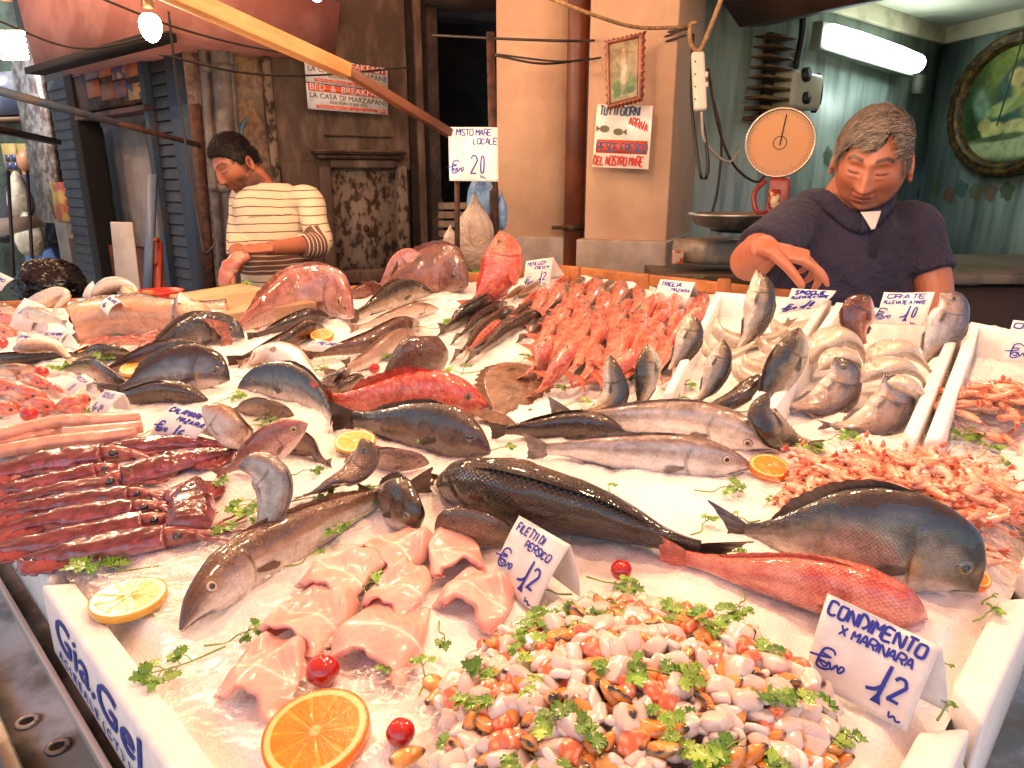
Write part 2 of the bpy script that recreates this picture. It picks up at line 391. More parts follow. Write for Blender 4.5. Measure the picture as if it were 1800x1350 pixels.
for (a0, b0, a1, b1) in [(*OUT[i], *OUT[(i+1) % 6]) for i in range(6)]:
    p, q = AB(a0, b0, -.11), AB(a1, b1, -.11); p0, q0 = p*[1, 1, 0], q*[1, 1, 0]; n_ = nrm(np.cross(q-p, [0, 0, 1]))*.01
    mb.hexa([p0-n_, q0-n_, q0+n_, p0+n_], [p-n_, q-n_, q+n_, p+n_])
mb.build('skirt', M('skirt_dark', '2a2320', '15110f', ns=5, rough=.6), parent=root)
# ------------------------------------------------------------------ ice
MOUNDS = []   # (centre px, ra, rb, height)
def mound(px, py, ra, rb, h, rot=0.):
    p = P(px, py); MOUNDS.append((p[0], p[1], ra, rb, h, rot)); return p
mo_mar = mound(1090, 1275, .135, .130, .034, .2)
mo_sh1 = mound(1585, 888, .120, .085, .026, 0.)
def moundz(x, y):
    z = np.zeros(np.shape(x))
    for (cx, cy, ra, rb, h, rot) in MOUNDS:
        dx = x-cx; dy = y-cy; u = dx*cos(rot)+dy*sin(rot); v = -dx*sin(rot)+dy*cos(rot)
        z = np.maximum(z, h*np.clip(1-(u/ra)**2-(v/rb)**2, 0, 1)**.8)
    return z
def ice_sheet(name, A0, A1, B0, B1, na, nb, lab, hole=True):
    b = np.ones((na, 1))*np.linspace(B0, B1, nb)[None]; A1 = FAR(b)-.02; a = A0+(A1-A0)*np.linspace(0, 1, na)[:, None]
    X = TC[0]+a*TA[0]+b*TB[0]; Y = TC[1]+a*TA[1]+b*TB[1]
    p = np.stack([X, Y, np.zeros_like(X)], -1)
    edge = np.minimum(np.minimum(a-A0, A1-a), np.minimum(b-B0, B1-b)); e = sm(0, .03, edge)
    h = (fbm(p, 12, 3)-.5)*.024 + (fbm(p, 60, 3, 5)-.5)*.009 + (np.abs(fbm(p, 180, 2, 9)-.5)-.1)*.005 - .004
    Z = T0+TS*b + h*e - .022*(1-e) + moundz(X, Y)*.8
    return np.stack([X, Y, Z], -1)
m_ice = D.materials.new('crushed_ice'); m_ice.use_nodes = True
def ice_nodes(m, base, film=False):
    N = m.node_tree.nodes; L = m.node_tree.links; b = N['Principled BSDF']; tc = N.new('ShaderNodeTexCoord')
    b.inputs['Base Color'].default_value = (*lin(base), 1)
    vo = N.new('ShaderNodeTexVoronoi'); vo.inputs['Scale'].default_value = 420; L.new(tc.outputs['Object'], vo.inputs['Vector'])
    no = N.new('ShaderNodeTexNoise'); no.inputs['Scale'].default_value = 90; no.inputs['Detail'].default_value = 8; no.inputs['Roughness'].default_value = .7; L.new(tc.outputs['Object'], no.inputs['Vector'])
    ad = N.new('ShaderNodeMath'); ad.operation = 'ADD'; L.new(vo.outputs['Distance'], ad.inputs[0]); L.new(no.outputs[0], ad.inputs[1])
    bp = N.new('ShaderNodeBump'); bp.inputs['Strength'].default_value = .38; bp.inputs['Distance'].default_value = .0024; L.new(ad.outputs[0], bp.inputs['Height']); L.new(bp.outputs[0], b.inputs['Normal'])
    vc = N.new('ShaderNodeMapRange'); vc.inputs[1].default_value = .25; vc.inputs[2].default_value = .8; vc.inputs[3].default_value = .12; vc.inputs[4].default_value = .5
    sv = N.new('ShaderNodeSeparateColor'); L.new(vo.outputs['Color'], sv.inputs[0]); L.new(sv.outputs[0], vc.inputs[0]); L.new(vc.outputs[0], b.inputs['Roughness'])
    n2 = N.new('ShaderNodeTexNoise'); n2.inputs['Scale'].default_value = 7; n2.inputs['Detail'].default_value = 5; L.new(tc.outputs['Object'], n2.inputs['Vector'])
    mr = N.new('ShaderNodeMapRange'); mr.inputs[1].default_value = .4; mr.inputs[2].default_value = .7; L.new(n2.outputs[0], mr.inputs[0])
    mx = N.new('ShaderNodeMix'); mx.data_type = 'RGBA'; L.new(mr.outputs[0], mx.inputs[0]); mx.inputs[6].default_value = (*lin(base), 1); mx.inputs[7].default_value = (*lin('ebe0dc'), 1); L.new(mx.outputs[2], b.inputs['Base Color'])
    b.inputs['Subsurface Weight'].default_value = .35; b.inputs['Subsurface Radius'].default_value = (1, .9, .85); b.inputs['Subsurface Scale'].default_value = .008
    b.inputs['Specular IOR Level'].default_value = .5; b.inputs['IOR'].default_value = 1.31
ice_nodes(m_ice, 'f2f1f1')
mb = MB(); mb.grid(ice_sheet('ice', .018, 2.56, .018, 1.53, 560, 360, ''))
tag(mb.build('crushed_ice', m_ice), 'bed of crushed white ice covering the sloping counter', 'ice', kind='stuff')
# clear crinkled plastic film over the ice along the near left edge
def film(name, lab, a0, a1, b0, b1, na, nb):
    a = np.linspace(a0, a1, na)[:, None]*np.ones((1, nb)); b = np.ones((na, 1))*np.linspace(b0, b1, nb)[None]
    a = a + .03*np.sin(b*19); b = b + .02*np.sin(a*23)
    X = TC[0]+a*TA[0]+b*TB[0]; Y = TC[1]+a*TA[1]+b*TB[1]; p = np.stack([X, Y, np.zeros_like(X)], -1)
    rg = 1-np.abs(2*fbm(p, 26, 3, 3)-1); r2 = 1-np.abs(2*fbm(p*[1, 2, 1], 75, 3, 8)-1)
    Z = T0+TS*b + .0035 + rg**4*.004 + r2**4*.0015
    mb = MB(); mb.grid(np.stack([X, Y, Z], -1)); tag(mb.build(name, m_film), lab, 'plastic film')
m_film = D.materials.new('clear_film'); m_film.use_nodes = True; N = m_film.node_tree.nodes; L = m_film.node_tree.links
b = N['Principled BSDF']; b.inputs['Base Color'].default_value = (1, 1, 1, 1); b.inputs['Roughness'].default_value = .08; b.inputs['Specular IOR Level'].default_value = .8
tb = N.new('ShaderNodeBsdfTransparent'); mx = N.new('ShaderNodeMixShader'); lw = N.new('ShaderNodeFresnel'); lw.inputs[0].default_value = 1.5
gl = N.new('ShaderNodeBsdfGlossy'); gl.inputs['Roughness'].default_value = .3; tc = N.new('ShaderNodeTexCoord'); no = N.new('ShaderNodeTexNoise'); no.inputs['Scale'].default_value = 120; no.inputs['Detail'].default_value = 4
bp = N.new('ShaderNodeBump'); bp.inputs['Strength'].default_value = .3; bp.inputs['Distance'].default_value = .001
L.new(tc.outputs['Object'], no.inputs[0]); L.new(no.outputs[0], bp.inputs['Height']); L.new(bp.outputs[0], gl.inputs['Normal']); L.new(bp.outputs[0], lw.inputs['Normal'])
mm = N.new('ShaderNodeMath'); mm.operation = 'MULTIPLY_ADD'; mm.inputs[1].default_value = .16; mm.inputs[2].default_value = .0; L.new(lw.outputs[0], mm.inputs[0])
L.new(mm.outputs[0], mx.inputs[0]); L.new(tb.outputs[0], mx.inputs[1]); L.new(gl.outputs[0], mx.inputs[2]); L.new(mx.outputs[0], N['Material Output'].inputs[0])
film('plastic_film', 'crinkled clear plastic film over the ice below the lemon slice', .28, .78, .03, .17, 200, 90)
#film('plastic_film', 'crinkled clear plastic film over the ice in front of the red scorpionfish', .03, .34, .30, .44, 130, 90)

# ================================================================== lamps the stall has, plus added street bulbs
m_bulb = M('lit_bulb', 'fff2dc', emis=40, ecol='ffd9a0')
m_sock = M('brass_socket', '5b4630', rough=.4, metal=.6)
WARM = (1, .63, .37)
def bulb(label, p, power, vis=True, cfl=False, group=None):
    r = thing('light_bulb', label, 'light bulb', p, group)
    mb = MB(); s = 1.0
    if cfl:
        for k in range(5):
            mb.tube([p+np.array([cos(t)*.022, sin(t)*.022, -.012*k-.03+.004*sin(t)]) for t in np.linspace(0, 2*pi, 14)], .0055, 6)
    else:
        def shp(G):
            z = G[..., 2:3]; G = G*np.where(z > 0, 1-.45*z**1.5, 1); return G
        mb.ell(p, .026, .026, .042, 14, 16, fn=shp)
    mb.build('glass_bulb', m_bulb, parent=r)
    mb = MB(); mb.tube([p+[0, 0, .035], p+[0, 0, .06], p+[0, 0, .075]], [.014, .016, .012], 12); mb.build('socket', m_sock, parent=r)
    mb = MB(); mb.tube([p+[0, 0, .07], p+[.003, 0, .3], p+[0, .002, .75]], .003, 6); mb.build('cord', m_cable, parent=r)
    l = D.lights.new('lamp', 'POINT'); l.energy = power; l.color = WARM; l.shadow_soft_size = .02
    lo = D.objects.new('lamp', l); col.objects.link(lo); lo.location = (0, 0, -.09 if not cfl else -.13); lo.parent = r
    return r
bulb('glowing pear shaped bulb hanging left of the wooden beam', Q(264, 42, 1.75), 6.5)
bulb('glowing spiral energy saving bulb at the top left corner', Q(14, 32, 1.55), 4, cfl=True)
bulb('glowing bulb hanging at the top edge in front of the old door', Q(556, -22, 2.3), 7)
for k, (a_, b_, h_) in enumerate(((.55, .62, .86), (1.15, 1.25, .95), (.25, 1.15, .80), (.95, .35, .95), (1.75, .75, 1.0), (.15, .55, .9))):
    bulb('glowing bulb hanging out of the picture above the counter', AB(a_, b_, h_), 5.5, group='bulbs strung above the counter')
for p_ in ((-2.1, 3.0, 2.55), (-3.3, 3.9, 2.8)):  # unseen bulbs added to warm and brighten the left street
    bulb('bulb added out of the picture to brighten the shuttered shop', np.array(p_), 18, group='bulbs added above the street')
# ================================================================== background
def vplane(px0, z0, px1, z1):
    a = Q(px0, 300, z0)[:2]; b = Q(px1, 300, z1)[:2]; t = nrm(b-a); n = np.array([t[1], -t[0]])
    if np.dot(n, -a) < 0: n = -n
    def f(px, py, off=0.):
        d = ray(px, py); p0 = a+n*off
        k = np.dot(p0, n)/np.dot(d[:2], n); return CAM+d*k
    f.n = np.array([n[0], n[1], 0]); f.t = np.array([t[0], t[1], 0])
    return f
def slab(mb, f, corners, off, th, c=(1, 1, 1), mi=0):
    """a board on wall f whose front face has the given picture corners, th thick"""
    q = [f(x, y, off) for x, y in corners]; k = [p-f.n*th for p in q]
    return mb.hexa(k, q, c, mi)
def zat(Y, py):
    v = (675-py)/FPX; return CAMZ + Y*(v*cos(PITCH)-sin(PITCH))/(cos(PITCH)+v*sin(PITCH))
def rect(mb, f, x0, y0, x1, y1, off, th, c=(1, 1, 1), mi=0, yr=300):
    """upright rectangle on wall f; x0, x1 read at picture row yr, top y0 read at x0, bottom y1 at x1"""
    a = f(x0, yr, off); b = f(x1, yr, off); z0 = zat(a[1], y0); z1 = zat(b[1], y1)
    A = np.array([a[0], a[1], z0]); B = np.array([b[0], b[1], z0]); C = np.array([b[0], b[1], z1]); E = np.array([a[0], a[1], z1])
    return mb.hexa([p-f.n*th for p in (A, B, C, E)], [A, B, C, E], c, mi)
def obj1(name, lab, cat, mb, mat, group=None, **k):
    return tag(mb.build(name, mat, **k), lab, cat, group)
W1 = vplane(400, 3.85, 880, 4.5)
m_plas = M('grime_plaster', '5c4c42', '84705f', ns=5, lo=.35, hi=.7, rough=.85, bump=.6, bs=18)
m_peel = M('peeling_plaster', '9b8375', '4f4138', ns=6, lo=.42, hi=.62, rough=.85, bump=.9, bs=14, detail=9)
m_stone = M('rubble_stone', 'a08766', '5e4b3c', ns=9, lo=.35, hi=.65, rough=.9, bump=1., bs=22, detail=8)
m_dwood = M('weathered_door_wood', '4d3c33', '7d6a5c', ns=9, lo=.42, hi=.72, rough=.75, bump=.5, bs=40, stretch=(1, 1, .35), detail=9)
m_pwood = M('flaking_grey_paint', '7d7064', '33261f', ns=26, lo=.46, hi=.6, rough=.8, bump=.6, bs=60, stretch=(1, 1, .6), detail=9)
m_gpipe = M('grey_pipe', '6f6a68', '55504e', ns=12, rough=.6, bump=.2, bs=40)
# --- long street wall behind the stall (old door, rubble pier)
r = thing('old_house_wall', 'dark grimy house wall behind the man in the striped jumper', 'wall', W1(600, 470)*[1, 1, 0])
mb = MB(); a = W1(345, 300, -.02)*[1, 1, 0]; b = W1(775, 300, -.02)*[1, 1, 0]
mb.hexa([a-W1.n*.3, b-W1.n*.3, b, a], [p+np.array([0, 0, 5.]) for p in (a-W1.n*.3, b-W1.n*.3, b, a)]); mb.build('wall', m_plas, parent=r)
# rubble pier with peeling plaster between pipes and door
mb = MB(); n = 60
G = np.zeros((n, 34, 3)); A0 = W1(344, 300); A1 = W1(486, 300)
for i in range(n):
    for j in range(34):
        p = A0+(A1-A0)*j/33; z = 4.2*i/(n-1); q = np.array([p[0], p[1], z]); k = float(fbm(q*[1, 1, 1], 4, 3)); u = j/33
        rub = float(sm(.45, .6, u)*sm(1.3, 1.6, z)); off = .02+.05*(k-.5)+rub*(.11*(float(vn(q, 9))-.4)-.03); G[i, j] = q+W1.n*off
cc = np.zeros((n, 34, 3)); pl = lin('9c8578'); st = lin('a58a63'); dk = lin('5a463b')
K = fbm(G, 3.2, 4, 3.); K2 = fbm(G, 11, 3, 1.)
jj = np.linspace(0, 1, 34)[None]*np.ones((n, 1))
cc = mix(pl*np.ones((n, 34, 3)), dk, sm(.5, .62, K)); cc = mix(cc, st, sm(.5, .6, K2)*sm(.42, .55, jj)*.9); cc = mix(cc, lin('8a6a60'), sm(.5, .7, fbm(G, 6, 2, 8.))*.5)
mb.grid(G, c=cc); mb.build('peeling_plaster', M('rubble_col', attr=True, ns=30, c2='5a4a40', lo=.4, hi=.65, rough=.9, bump=1., bs=26, detail=9), parent=r)
mb = MB(); rect(mb, W1, 478, -40, 492, 560, .08, .1); mb.build('door_jamb', m_pwood, parent=r)
# pipes
for x0, x1, rad in ((352, 388, .022), (384, 412, .05), (400, 430, .022)):
    mb = MB(); p = W1(x0, -30, .12); q = W1(x1, 520, .12); mb.tube([p*[1, 1, 0]+[0, 0, 3.2], q*[1, 1, 0]+[0, 0, 0]], rad, 12)
    o = obj1('drain_pipe', {352: 'thin grey pipe left of the thick drain pipe', 384: 'thick grey drain pipe on the peeling wall', 400: 'thin grey pipe right of the thick drain pipe'}[x0], 'pipe', mb, m_gpipe, 'grey pipes on the peeling wall')
    for y in (120, 330):
        m_ = MB(); c_ = W1(x0+(x1-x0)*(y+30)/550, y, .12); m_.tube([c_-[0, 0, .02], c_+[0, 0, .02]], rad*1.22, 12); ob = m_.build('pipe_clamp', m_gpipe); ob.parent = o
mb = MB(); e = [W1(433, 205, .10), W1(423, 225, .105), W1(421, 245, .105), W1(424, 262, .10)]
mb.tube(e, [.012, .028, .032, .006], 8, flat=.3); obj1('blue_scraper', 'small blue leaf shaped piece stuck on the rubble wall above the man', 'scrap', mb, M('faded_blue', '3c7fa8', rough=.6))
# --- old door
r = thing('old_wooden_door', 'tall weathered brown wooden door with flaking paint and a carved cornice', 'door', W1(640, 470)*[1, 1, 0])
mb = MB(); rect(mb, W1, 492, -40, 722, 300, .05, .05); mb.build('upper_board', m_dwood, parent=r, bevel=.006)
mb = MB(); rect(mb, W1, 494, 283, 560, 540, .06, .05); mb.build('side_panel', m_dwood, parent=r, bevel=.006)
mb = MB(); rect(mb, W1, 577, 300, 702, 540, .05, .04); mb.build('lower_panel', m_pwood, parent=r)
for x0, x1 in ((561, 582), (697, 716)):
    mb = MB(); rect(mb, W1, x0, 292, x1, 560, .10, .07); mb.build('door_post', m_pwood if x0 > 600 else m_dwood, parent=r, bevel=.008)
mb = MB(); rect(mb, W1, 556, 262, 717, 272, .18, .16); rect(mb, W1, 561, 272, 713, 280, .15, .12); mb.build('cornice', m_dwood, parent=r, bevel=.012)
mb = MB(); rect(mb, W1, 582, 280, 697, 296, .11, .07); mb.build('top_rail', m_dwood, parent=r, bevel=.012)
mb = MB(); rect(mb, W1, 576, 236, 692, 242, .09, .05); mb.build('moulding', m_dwood, parent=r, bevel=.006)
mb = MB(); rect(mb, W1, 561, 478, 717, 492, .13, .08); mb.build('bottom_rail', m_dwood, parent=r, bevel=.008)
mb = MB(); mb.ell(W1(644, 402, .06), .018, .012, .022, 8, 10); mb.build('lock_plate', m_rust, parent=r)
# dark folding door leaf and alley
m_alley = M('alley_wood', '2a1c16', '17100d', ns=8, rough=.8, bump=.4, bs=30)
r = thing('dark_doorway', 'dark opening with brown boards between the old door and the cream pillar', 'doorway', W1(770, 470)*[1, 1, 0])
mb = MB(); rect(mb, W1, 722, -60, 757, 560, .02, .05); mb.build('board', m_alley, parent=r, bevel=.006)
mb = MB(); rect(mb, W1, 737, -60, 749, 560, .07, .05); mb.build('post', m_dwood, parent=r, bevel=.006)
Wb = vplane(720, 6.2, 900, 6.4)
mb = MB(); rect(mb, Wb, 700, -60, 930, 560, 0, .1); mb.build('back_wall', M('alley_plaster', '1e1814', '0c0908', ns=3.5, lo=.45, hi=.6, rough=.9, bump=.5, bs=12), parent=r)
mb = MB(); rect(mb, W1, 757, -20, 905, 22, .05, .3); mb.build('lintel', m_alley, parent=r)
mb = MB(); mb.box(-1.6, .6, 4.45, 6.6, 2.75, 2.85); mb.build('alley_sun_block', m_alley, parent=r)  # unseen roof added to keep direct sun off the alley wall
m_crate = M('pale_crate', 'a3917c', '83705c', ns=12, rough=.7, bump=.2, bs=50)
Wc = vplane(740, 4.35, 880, 4.35)
for k, (y0, lab) in enumerate(((356, 'pale slatted crate on top of the stack in the alley'), (405, 'pale slatted crate at the bottom of the stack in the alley'))):
    r = thing('slatted_crate', lab, 'crate', Wc(790, y0+45)); 
    for j in range(3):
        mb = MB(); rect(mb, Wc, 758, y0+j*16, 842, y0+j*16+12, 0, .015); mb.build('slat', m_crate, parent=r, bevel=.003)
    for x in (760, 834):
        mb = MB(); rect(mb, Wc, x, y0-2, x+8, y0+47, -.016, .3); mb.build('corner_board', m_crate, parent=r, bevel=.003)
# --- bed and breakfast boards
Ws = vplane(530, 3.80, 690, 4.02)
m_wh = M('sign_white', 'd9dde2', 'bfc3c8', ns=14, rough=.4); m_or = M('sign_orange', 'd4502c', rough=.45); m_bk = M('sign_black', '24201f', rough=.5)
for k in range(2):
    yl0, yl1 = (99, 143) if k == 0 else (145, 191); yr0, yr1 = (122, 161) if k == 0 else (163, 202)
    c_ = [(535 if k == 0 else 538, yl0), (681, yr0), (682, yr1), (538 if k == 0 else 542, yl1)]
    r = thing('guesthouse_sign', ('upper' if k == 0 else 'lower')+' white and orange bed and breakfast sign on the old door', 'sign', Ws(*c_[3]), 'pair of guesthouse signs')
    mb = MB(); slab(mb, Ws, c_, .01, .012); mb.build('board', m_wh, parent=r)
    TL, TR, BR, BL = [Ws(x, y, .012) for x, y in c_]
    def bl(u, v): return (TL*(1-u)+TR*u)*v+(BL*(1-u)+BR*u)*(1-v)
    def strip(u0, u1, v0, v1, m_, nm, e=.002):
        mb = MB(); q = [bl(u0, v0), bl(u1, v0), bl(u1, v1), bl(u0, v1)]; mb.hexa([p-Ws.n*.001 for p in q], [p+Ws.n*e for p in q]); mb.build(nm, m_, parent=r)
    strip(.02, .97, .72, .99, m_or, 'orange_band'); strip(.10, .86, .06, .19, m_or, 'orange_line')
    strip(.91, .96, .05, .22, m_or, 'shell_mark')
    X = nrm(TR-TL); Y = nrm(TL-BL); wd = np.linalg.norm(TR-TL)
    def tx(nm, s, u, v, size, m_, span):
        o = text_mesh(nm, s, size, bl(u, v)+Ws.n*.0035, X, Y, m_, r, font_ext=.0002)
        xs = [np.dot(np.array(vv.co), X) for vv in o.data.vertices]; k_ = span*wd/(max(xs)-min(xs)); x0 = min(xs)
        for vv in o.data.vertices:
            c = np.array(vv.co); d = np.dot(c, X)-x0; vv.co = Vector(tuple(c+X*d*(k_-1)))
    tx('heading', 'BED  &  BREAKFAST', .03, .76, .046, m_wh, .92); tx('name_lettering', 'LA CASA DI MARZAPANE', .02, .46, .036, m_bk, .96)
    tx('small_lettering', 'SULLE MURA DI SAN VITO', .26, .28, .022, m_bk, .46); tx('address_line', 'Via Porta Carini n.70   tel. 091 332620', .12, .085, .015, m_wh, .7)
# --- shop with the slatted shutters
W2 = vplane(322, 3.9, 95, 5.3)
m_blue = M('flaking_blue_paint', '26394c', '453f38', ns=7, lo=.5, hi=.7, rough=.7, bump=.4, bs=30)
m_shut = M('shutter_slats', '23262f', '3c3733', ns=14, lo=.42, hi=.7, rough=.55, bump=.2, bs=40)
r = thing('shuttered_shop', 'narrow shop front with blue slatted shutters, torn posters and a pale board in its doorway', 'shop front', W2(200, 470)*[1, 1, 0])
mb = MB(); a = W2(345, 300, -.5)*[1, 1, 0]; b = W2(75, 300, -.5)*[1, 1, 0]
mb.hexa([a-W2.n*.2, b-W2.n*.2, b, a][::-1], [p+np.array([0, 0, 5.]) for p in (a-W2.n*.2, b-W2.n*.2, b, a)][::-1]); mb.build('back_wall', M('shop_dark', '241c19', '171210', ns=4, rough=.9), parent=r)
mb = MB(); rect(mb, W2, 345, -30, 312, 560, .0, .2); mb.build('blue_pilaster', m_blue, parent=r)
def shutter(xr, xl, y0, y1, nsl, name):
    A = W2(xr, 300, -.02); B = W2(xl, 300, -.02); z1 = .3; z0 = zat(A[1], y0)
    for k in range(nsl):
        za = z1+(z0-z1)*k/nsl; zb = z1+(z0-z1)*(k+.96)/nsl
        a0, b0 = A*[1, 1, 0]+[0, 0, za], B*[1, 1, 0]+[0, 0, za]; a1, b1 = A*[1, 1, 0]+[0, 0, zb], B*[1, 1, 0]+[0, 0, zb]
        a1 -= W2.n*.014; b1 -= W2.n*.014
        mb = MB(); mb.hexa([a0-W2.n*.02, b0-W2.n*.02, b1-W2.n*.02, a1-W2.n*.02], [a0, b0, b1, a1]); mb.build(name, m_shut, parent=r, bevel=.004)
shutter(312, 272, 78, 560, 30, 'shutter_slat'); shutter(137, 106, 135, 560, 28, 'shutter_slat')
mb = MB(); rect(mb, W2, 273, 80, 266, 560, .01, .14); mb.build('door_frame', m_blue, parent=r, bevel=.004)
mb = MB(); rect(mb, W2, 150, 130, 137, 560, .02, .14); mb.build('door_frame', m_dark, parent=r, bevel=.004)
mb = MB(); rect(mb, W2, 166, 222, 152, 560, -.1, .1); mb.build('door_frame', M('green_wood', '4d5a4a', '2e3028', ns=9, rough=.8), parent=r, bevel=.004)
mb = MB(); rect(mb, W2, 268, 85, 140, 200, .0, .1); mb.build('lintel_board', M('lintel', '5b4038', '2f211e', ns=6, rough=.8), parent=r)
mb = MB(); rect(mb, W2, 268, 183, 146, 212, .03, .12); mb.build('lintel', M('lintel_red', '5f4540', '38282a', ns=5, rough=.8, bump=.3, bs=20), parent=r, bevel=.005)
pc = ['a85f3c', '5a5078', 'b0603c', '7d6880', '9a4a3c', 'b98a55', '575070', '8c5a48']
for k in range(9):
    xx = 266-(k % 5)*23; yy = 104+(k//5)*36+(k % 2)*4
    mb = MB(); rect(mb, W2, xx, yy, xx-22, yy+33, .006+.0015*(k % 3), .003); mb.build('torn_poster', M('poster%d' % k, pc[k % 8], pc[(k*3+2) % 8], ns=13, lo=.49, hi=.52, rough=.6, detail=2), parent=r)
mb = MB(); rect(mb, W2, 264, 215, 168, 560, -.25, .02); mb.build('pale_board', M('board_grey', '8f8a86', '7a726d', ns=3, rough=.7), parent=r)
mb = MB(); rect(mb, W2, 268, 446, 100, 560, -.05, .1); mb.build('threshold_boards', M('red_brown_board', '6a3420', '3f2419', ns=6, rough=.7, bump=.2, bs=20), parent=r)
# pink balcony box above
Wp = vplane(285, 3.45, 70, 4.7)
r = thing('pink_balcony', 'pink plastered balcony underside above the shuttered shop', 'balcony', Wp(180, 60))
q = [Wp(285, 62), Wp(62, 122), Wp(20, -40), Wp(285, -60)]; k = [p-Wp.n*.9 for p in q]
mb = MB(); mb.hexa(k, q); mb.build('balcony_box', M('pink_plaster', 'b07a72', '9a625a', ns=3, rough=.8, bump=.15, bs=20), parent=r)
mb = MB(); mb.beam(Wp(290, 64, .03), Wp(60, 126, .03), .10, .035); mb.build('edge_trim', m_dark, parent=r)
# --- white board leaning, red ladder, black bag
mb = MB(); f = vplane(200, 2.75, 245, 2.75)
slab(mb, f, [(193, 390), (231, 391), (251, 560), (210, 560)], 0, .012); obj1('white_board', 'upright white board leaning behind the far end of the counter', 'board', mb, M('board_white', 'b9b2ab', 'a59c94', ns=5, rough=.5), bevel=.004)
r = thing('step_ladder', 'red and blue metal step ladder standing by the doorway', 'ladder', Q(270, 540, 3.6)*[1, 1, 0]+[0, 0, .4])
for (x0, y0, x1, y1, m_) in ((269, 308, 258, 545, '5b6f86'), (278, 425, 276, 545, 'a8402a')):
    mb = MB(); mb.beam(Q(x0, y0, 3.6), Q(x1, y1, 3.5), .04, .02, up=(0, 1, 0)); mb.build('rail', M('ladder'+m_, m_, rough=.4), parent=r)
for y in (422, 462, 505):
    mb = MB(); mb.beam(Q(262, y, 3.56), Q(278, y, 3.56), .03, .02); mb.build('rung', M('laddera8402a', 'a8402a'), parent=r)
mb = MB(); c_ = Q(88, 492, 2.75)
def bagf(G):
    k = 1+.22*(fbm(G, 2.5, 3)-.5)+.10*np.abs(np.sin(10*G[..., 0]+6*fbm(G, 3, 2)*3))[..., ]
    return G*k[..., None]
mb.ell(c_+[0, 0, -.02], .115, .11, .095, 60, 80, fn=bagf); obj1('garbage_bag', 'full shiny black rubbish bag behind the far left end of the counter', 'bag', mb, M('black_plastic', '060606', rough=.16, bump=.35, bs=22, spec=.4))
# --- far left street
Wf = vplane(130, 7.6, -200, 8.4)
r = thing('far_wall', 'mottled green grey wall at the far left of the street', 'wall', Wf(40, 470)*[1, 1, 0])
mb = MB(); a = Wf(170, 300)*[1, 1, 0]; b = Wf(-2200, 300)*[1, 1, 0]; mb.hexa([a-Wf.n*.3, b-Wf.n*.3, b, a][::-1], [p+np.array([0, 0, 6.]) for p in (a-Wf.n*.3, b-Wf.n*.3, b, a)][::-1])
mb.build('wall', M('green_grey_wall', '5f6f63', '3e4540', ns=1.6, rough=.8, bump=.3, bs=10), parent=r)
mb = MB(); rect(mb, Wf, 52, 125, -60, 205, .08, .1); mb.build('shop_canopy', M('canopy_blue', '4a5570', '8c8a90', ns=2, rough=.3), parent=r)
mb = MB(); rect(mb, Wf, 52, 205, -60, 216, .1, .1); mb.build('canopy_edge', M('canopy_edge', '6b4a30', rough=.6), parent=r)
for (x, y) in ((10, 252), (37, 252)):
    mb = MB(); rect(mb, Wf, x+24, y, x, y+52, .03, .03); q = mb.build('notice_frame', M('notice_yellow', '8a7438', rough=.6), parent=r)
    for i in range(4):
        mb = MB(); rect(mb, Wf, x+11+(i % 2)*10, y+20+(i//2)*14, x+3+(i % 2)*10, y+32+(i//2)*14, .036, .004); sub_build(mb, 'notice', M('notice_blue', '26305a', rough=.4), q, r)
m_glassy = M('foil_strip', '8f8a88', '5b4d48', ns=12, rough=.25, r2=.5, metal=.4, bump=.3, bs=30)
Wg = vplane(105, 5.6, 60, 5.9)
r = thing('glass_partition', 'narrow reflective shop window with fruit posters beside the left shutter', 'shop window', Wg(90, 470)*[1, 1, 0])
mb = MB(); rect(mb, Wg, 96, 60, 52, 390, 0, .05); mb.build('pane', m_glassy, parent=r)
mb = MB(); rect(mb, Wg, 112, 320, 84, 388, .02, .02); mb.build('fruit_poster', M('fruit', 'b8502c', 'c9a23c', ns=9, lo=.45, hi=.55, rough=.5), parent=r)
mb = MB(); rect(mb, Wg, 118, 388, 80, 560, .01, .08); mb.build('base_panel', M('base_panel', '8a7f6a', '6d6252', ns=4, rough=.7), parent=r)
# hanging sacks and a low table far left
m_sack = M('sack', '9d9484', '7c7264', ns=6, rough=.5, bump=.4, bs=20, sss=.1)
for (x, y, rx, rz, lab) in ((35, 345, .10, .22, 'upper pale sack hanging on the far left wall'), (52, 412, .12, .2, 'lower pale sack beside the far person')):
    mb = MB()
    mb.ell(Q(x, y, 6.6), rx, .1, rz, 16, 20, fn=lambda G: G*np.concatenate([(1-.35*G[..., 2:3])]*2+[np.ones_like(G[..., 2:3])], -1)*(1+.2*(fbm(G, 2, 2)-.5))[..., None]); obj1('plastic_sack', lab, 'sack', mb, m_sack)
r = thing('side_table', 'small white box resting on a dark trestle table at the far left', 'table', Q(5, 450, 5.2)*[1, 1, 0])
mb = MB(); f = vplane(-20, 5.2, 33, 5.2); slab(mb, f, [(-30, 386), (20, 382), (33, 402), (-30, 418)], 0, .3); mb.build('white_top', M('dull_white', 'a39c96', rough=.5), parent=r)
for x in (14, 48):
    mb = MB(); mb.rod(Q(x, 300, 5.15), Q(x+12, 520, 5.15), .012); mb.build('leg', m_cable, parent=r)
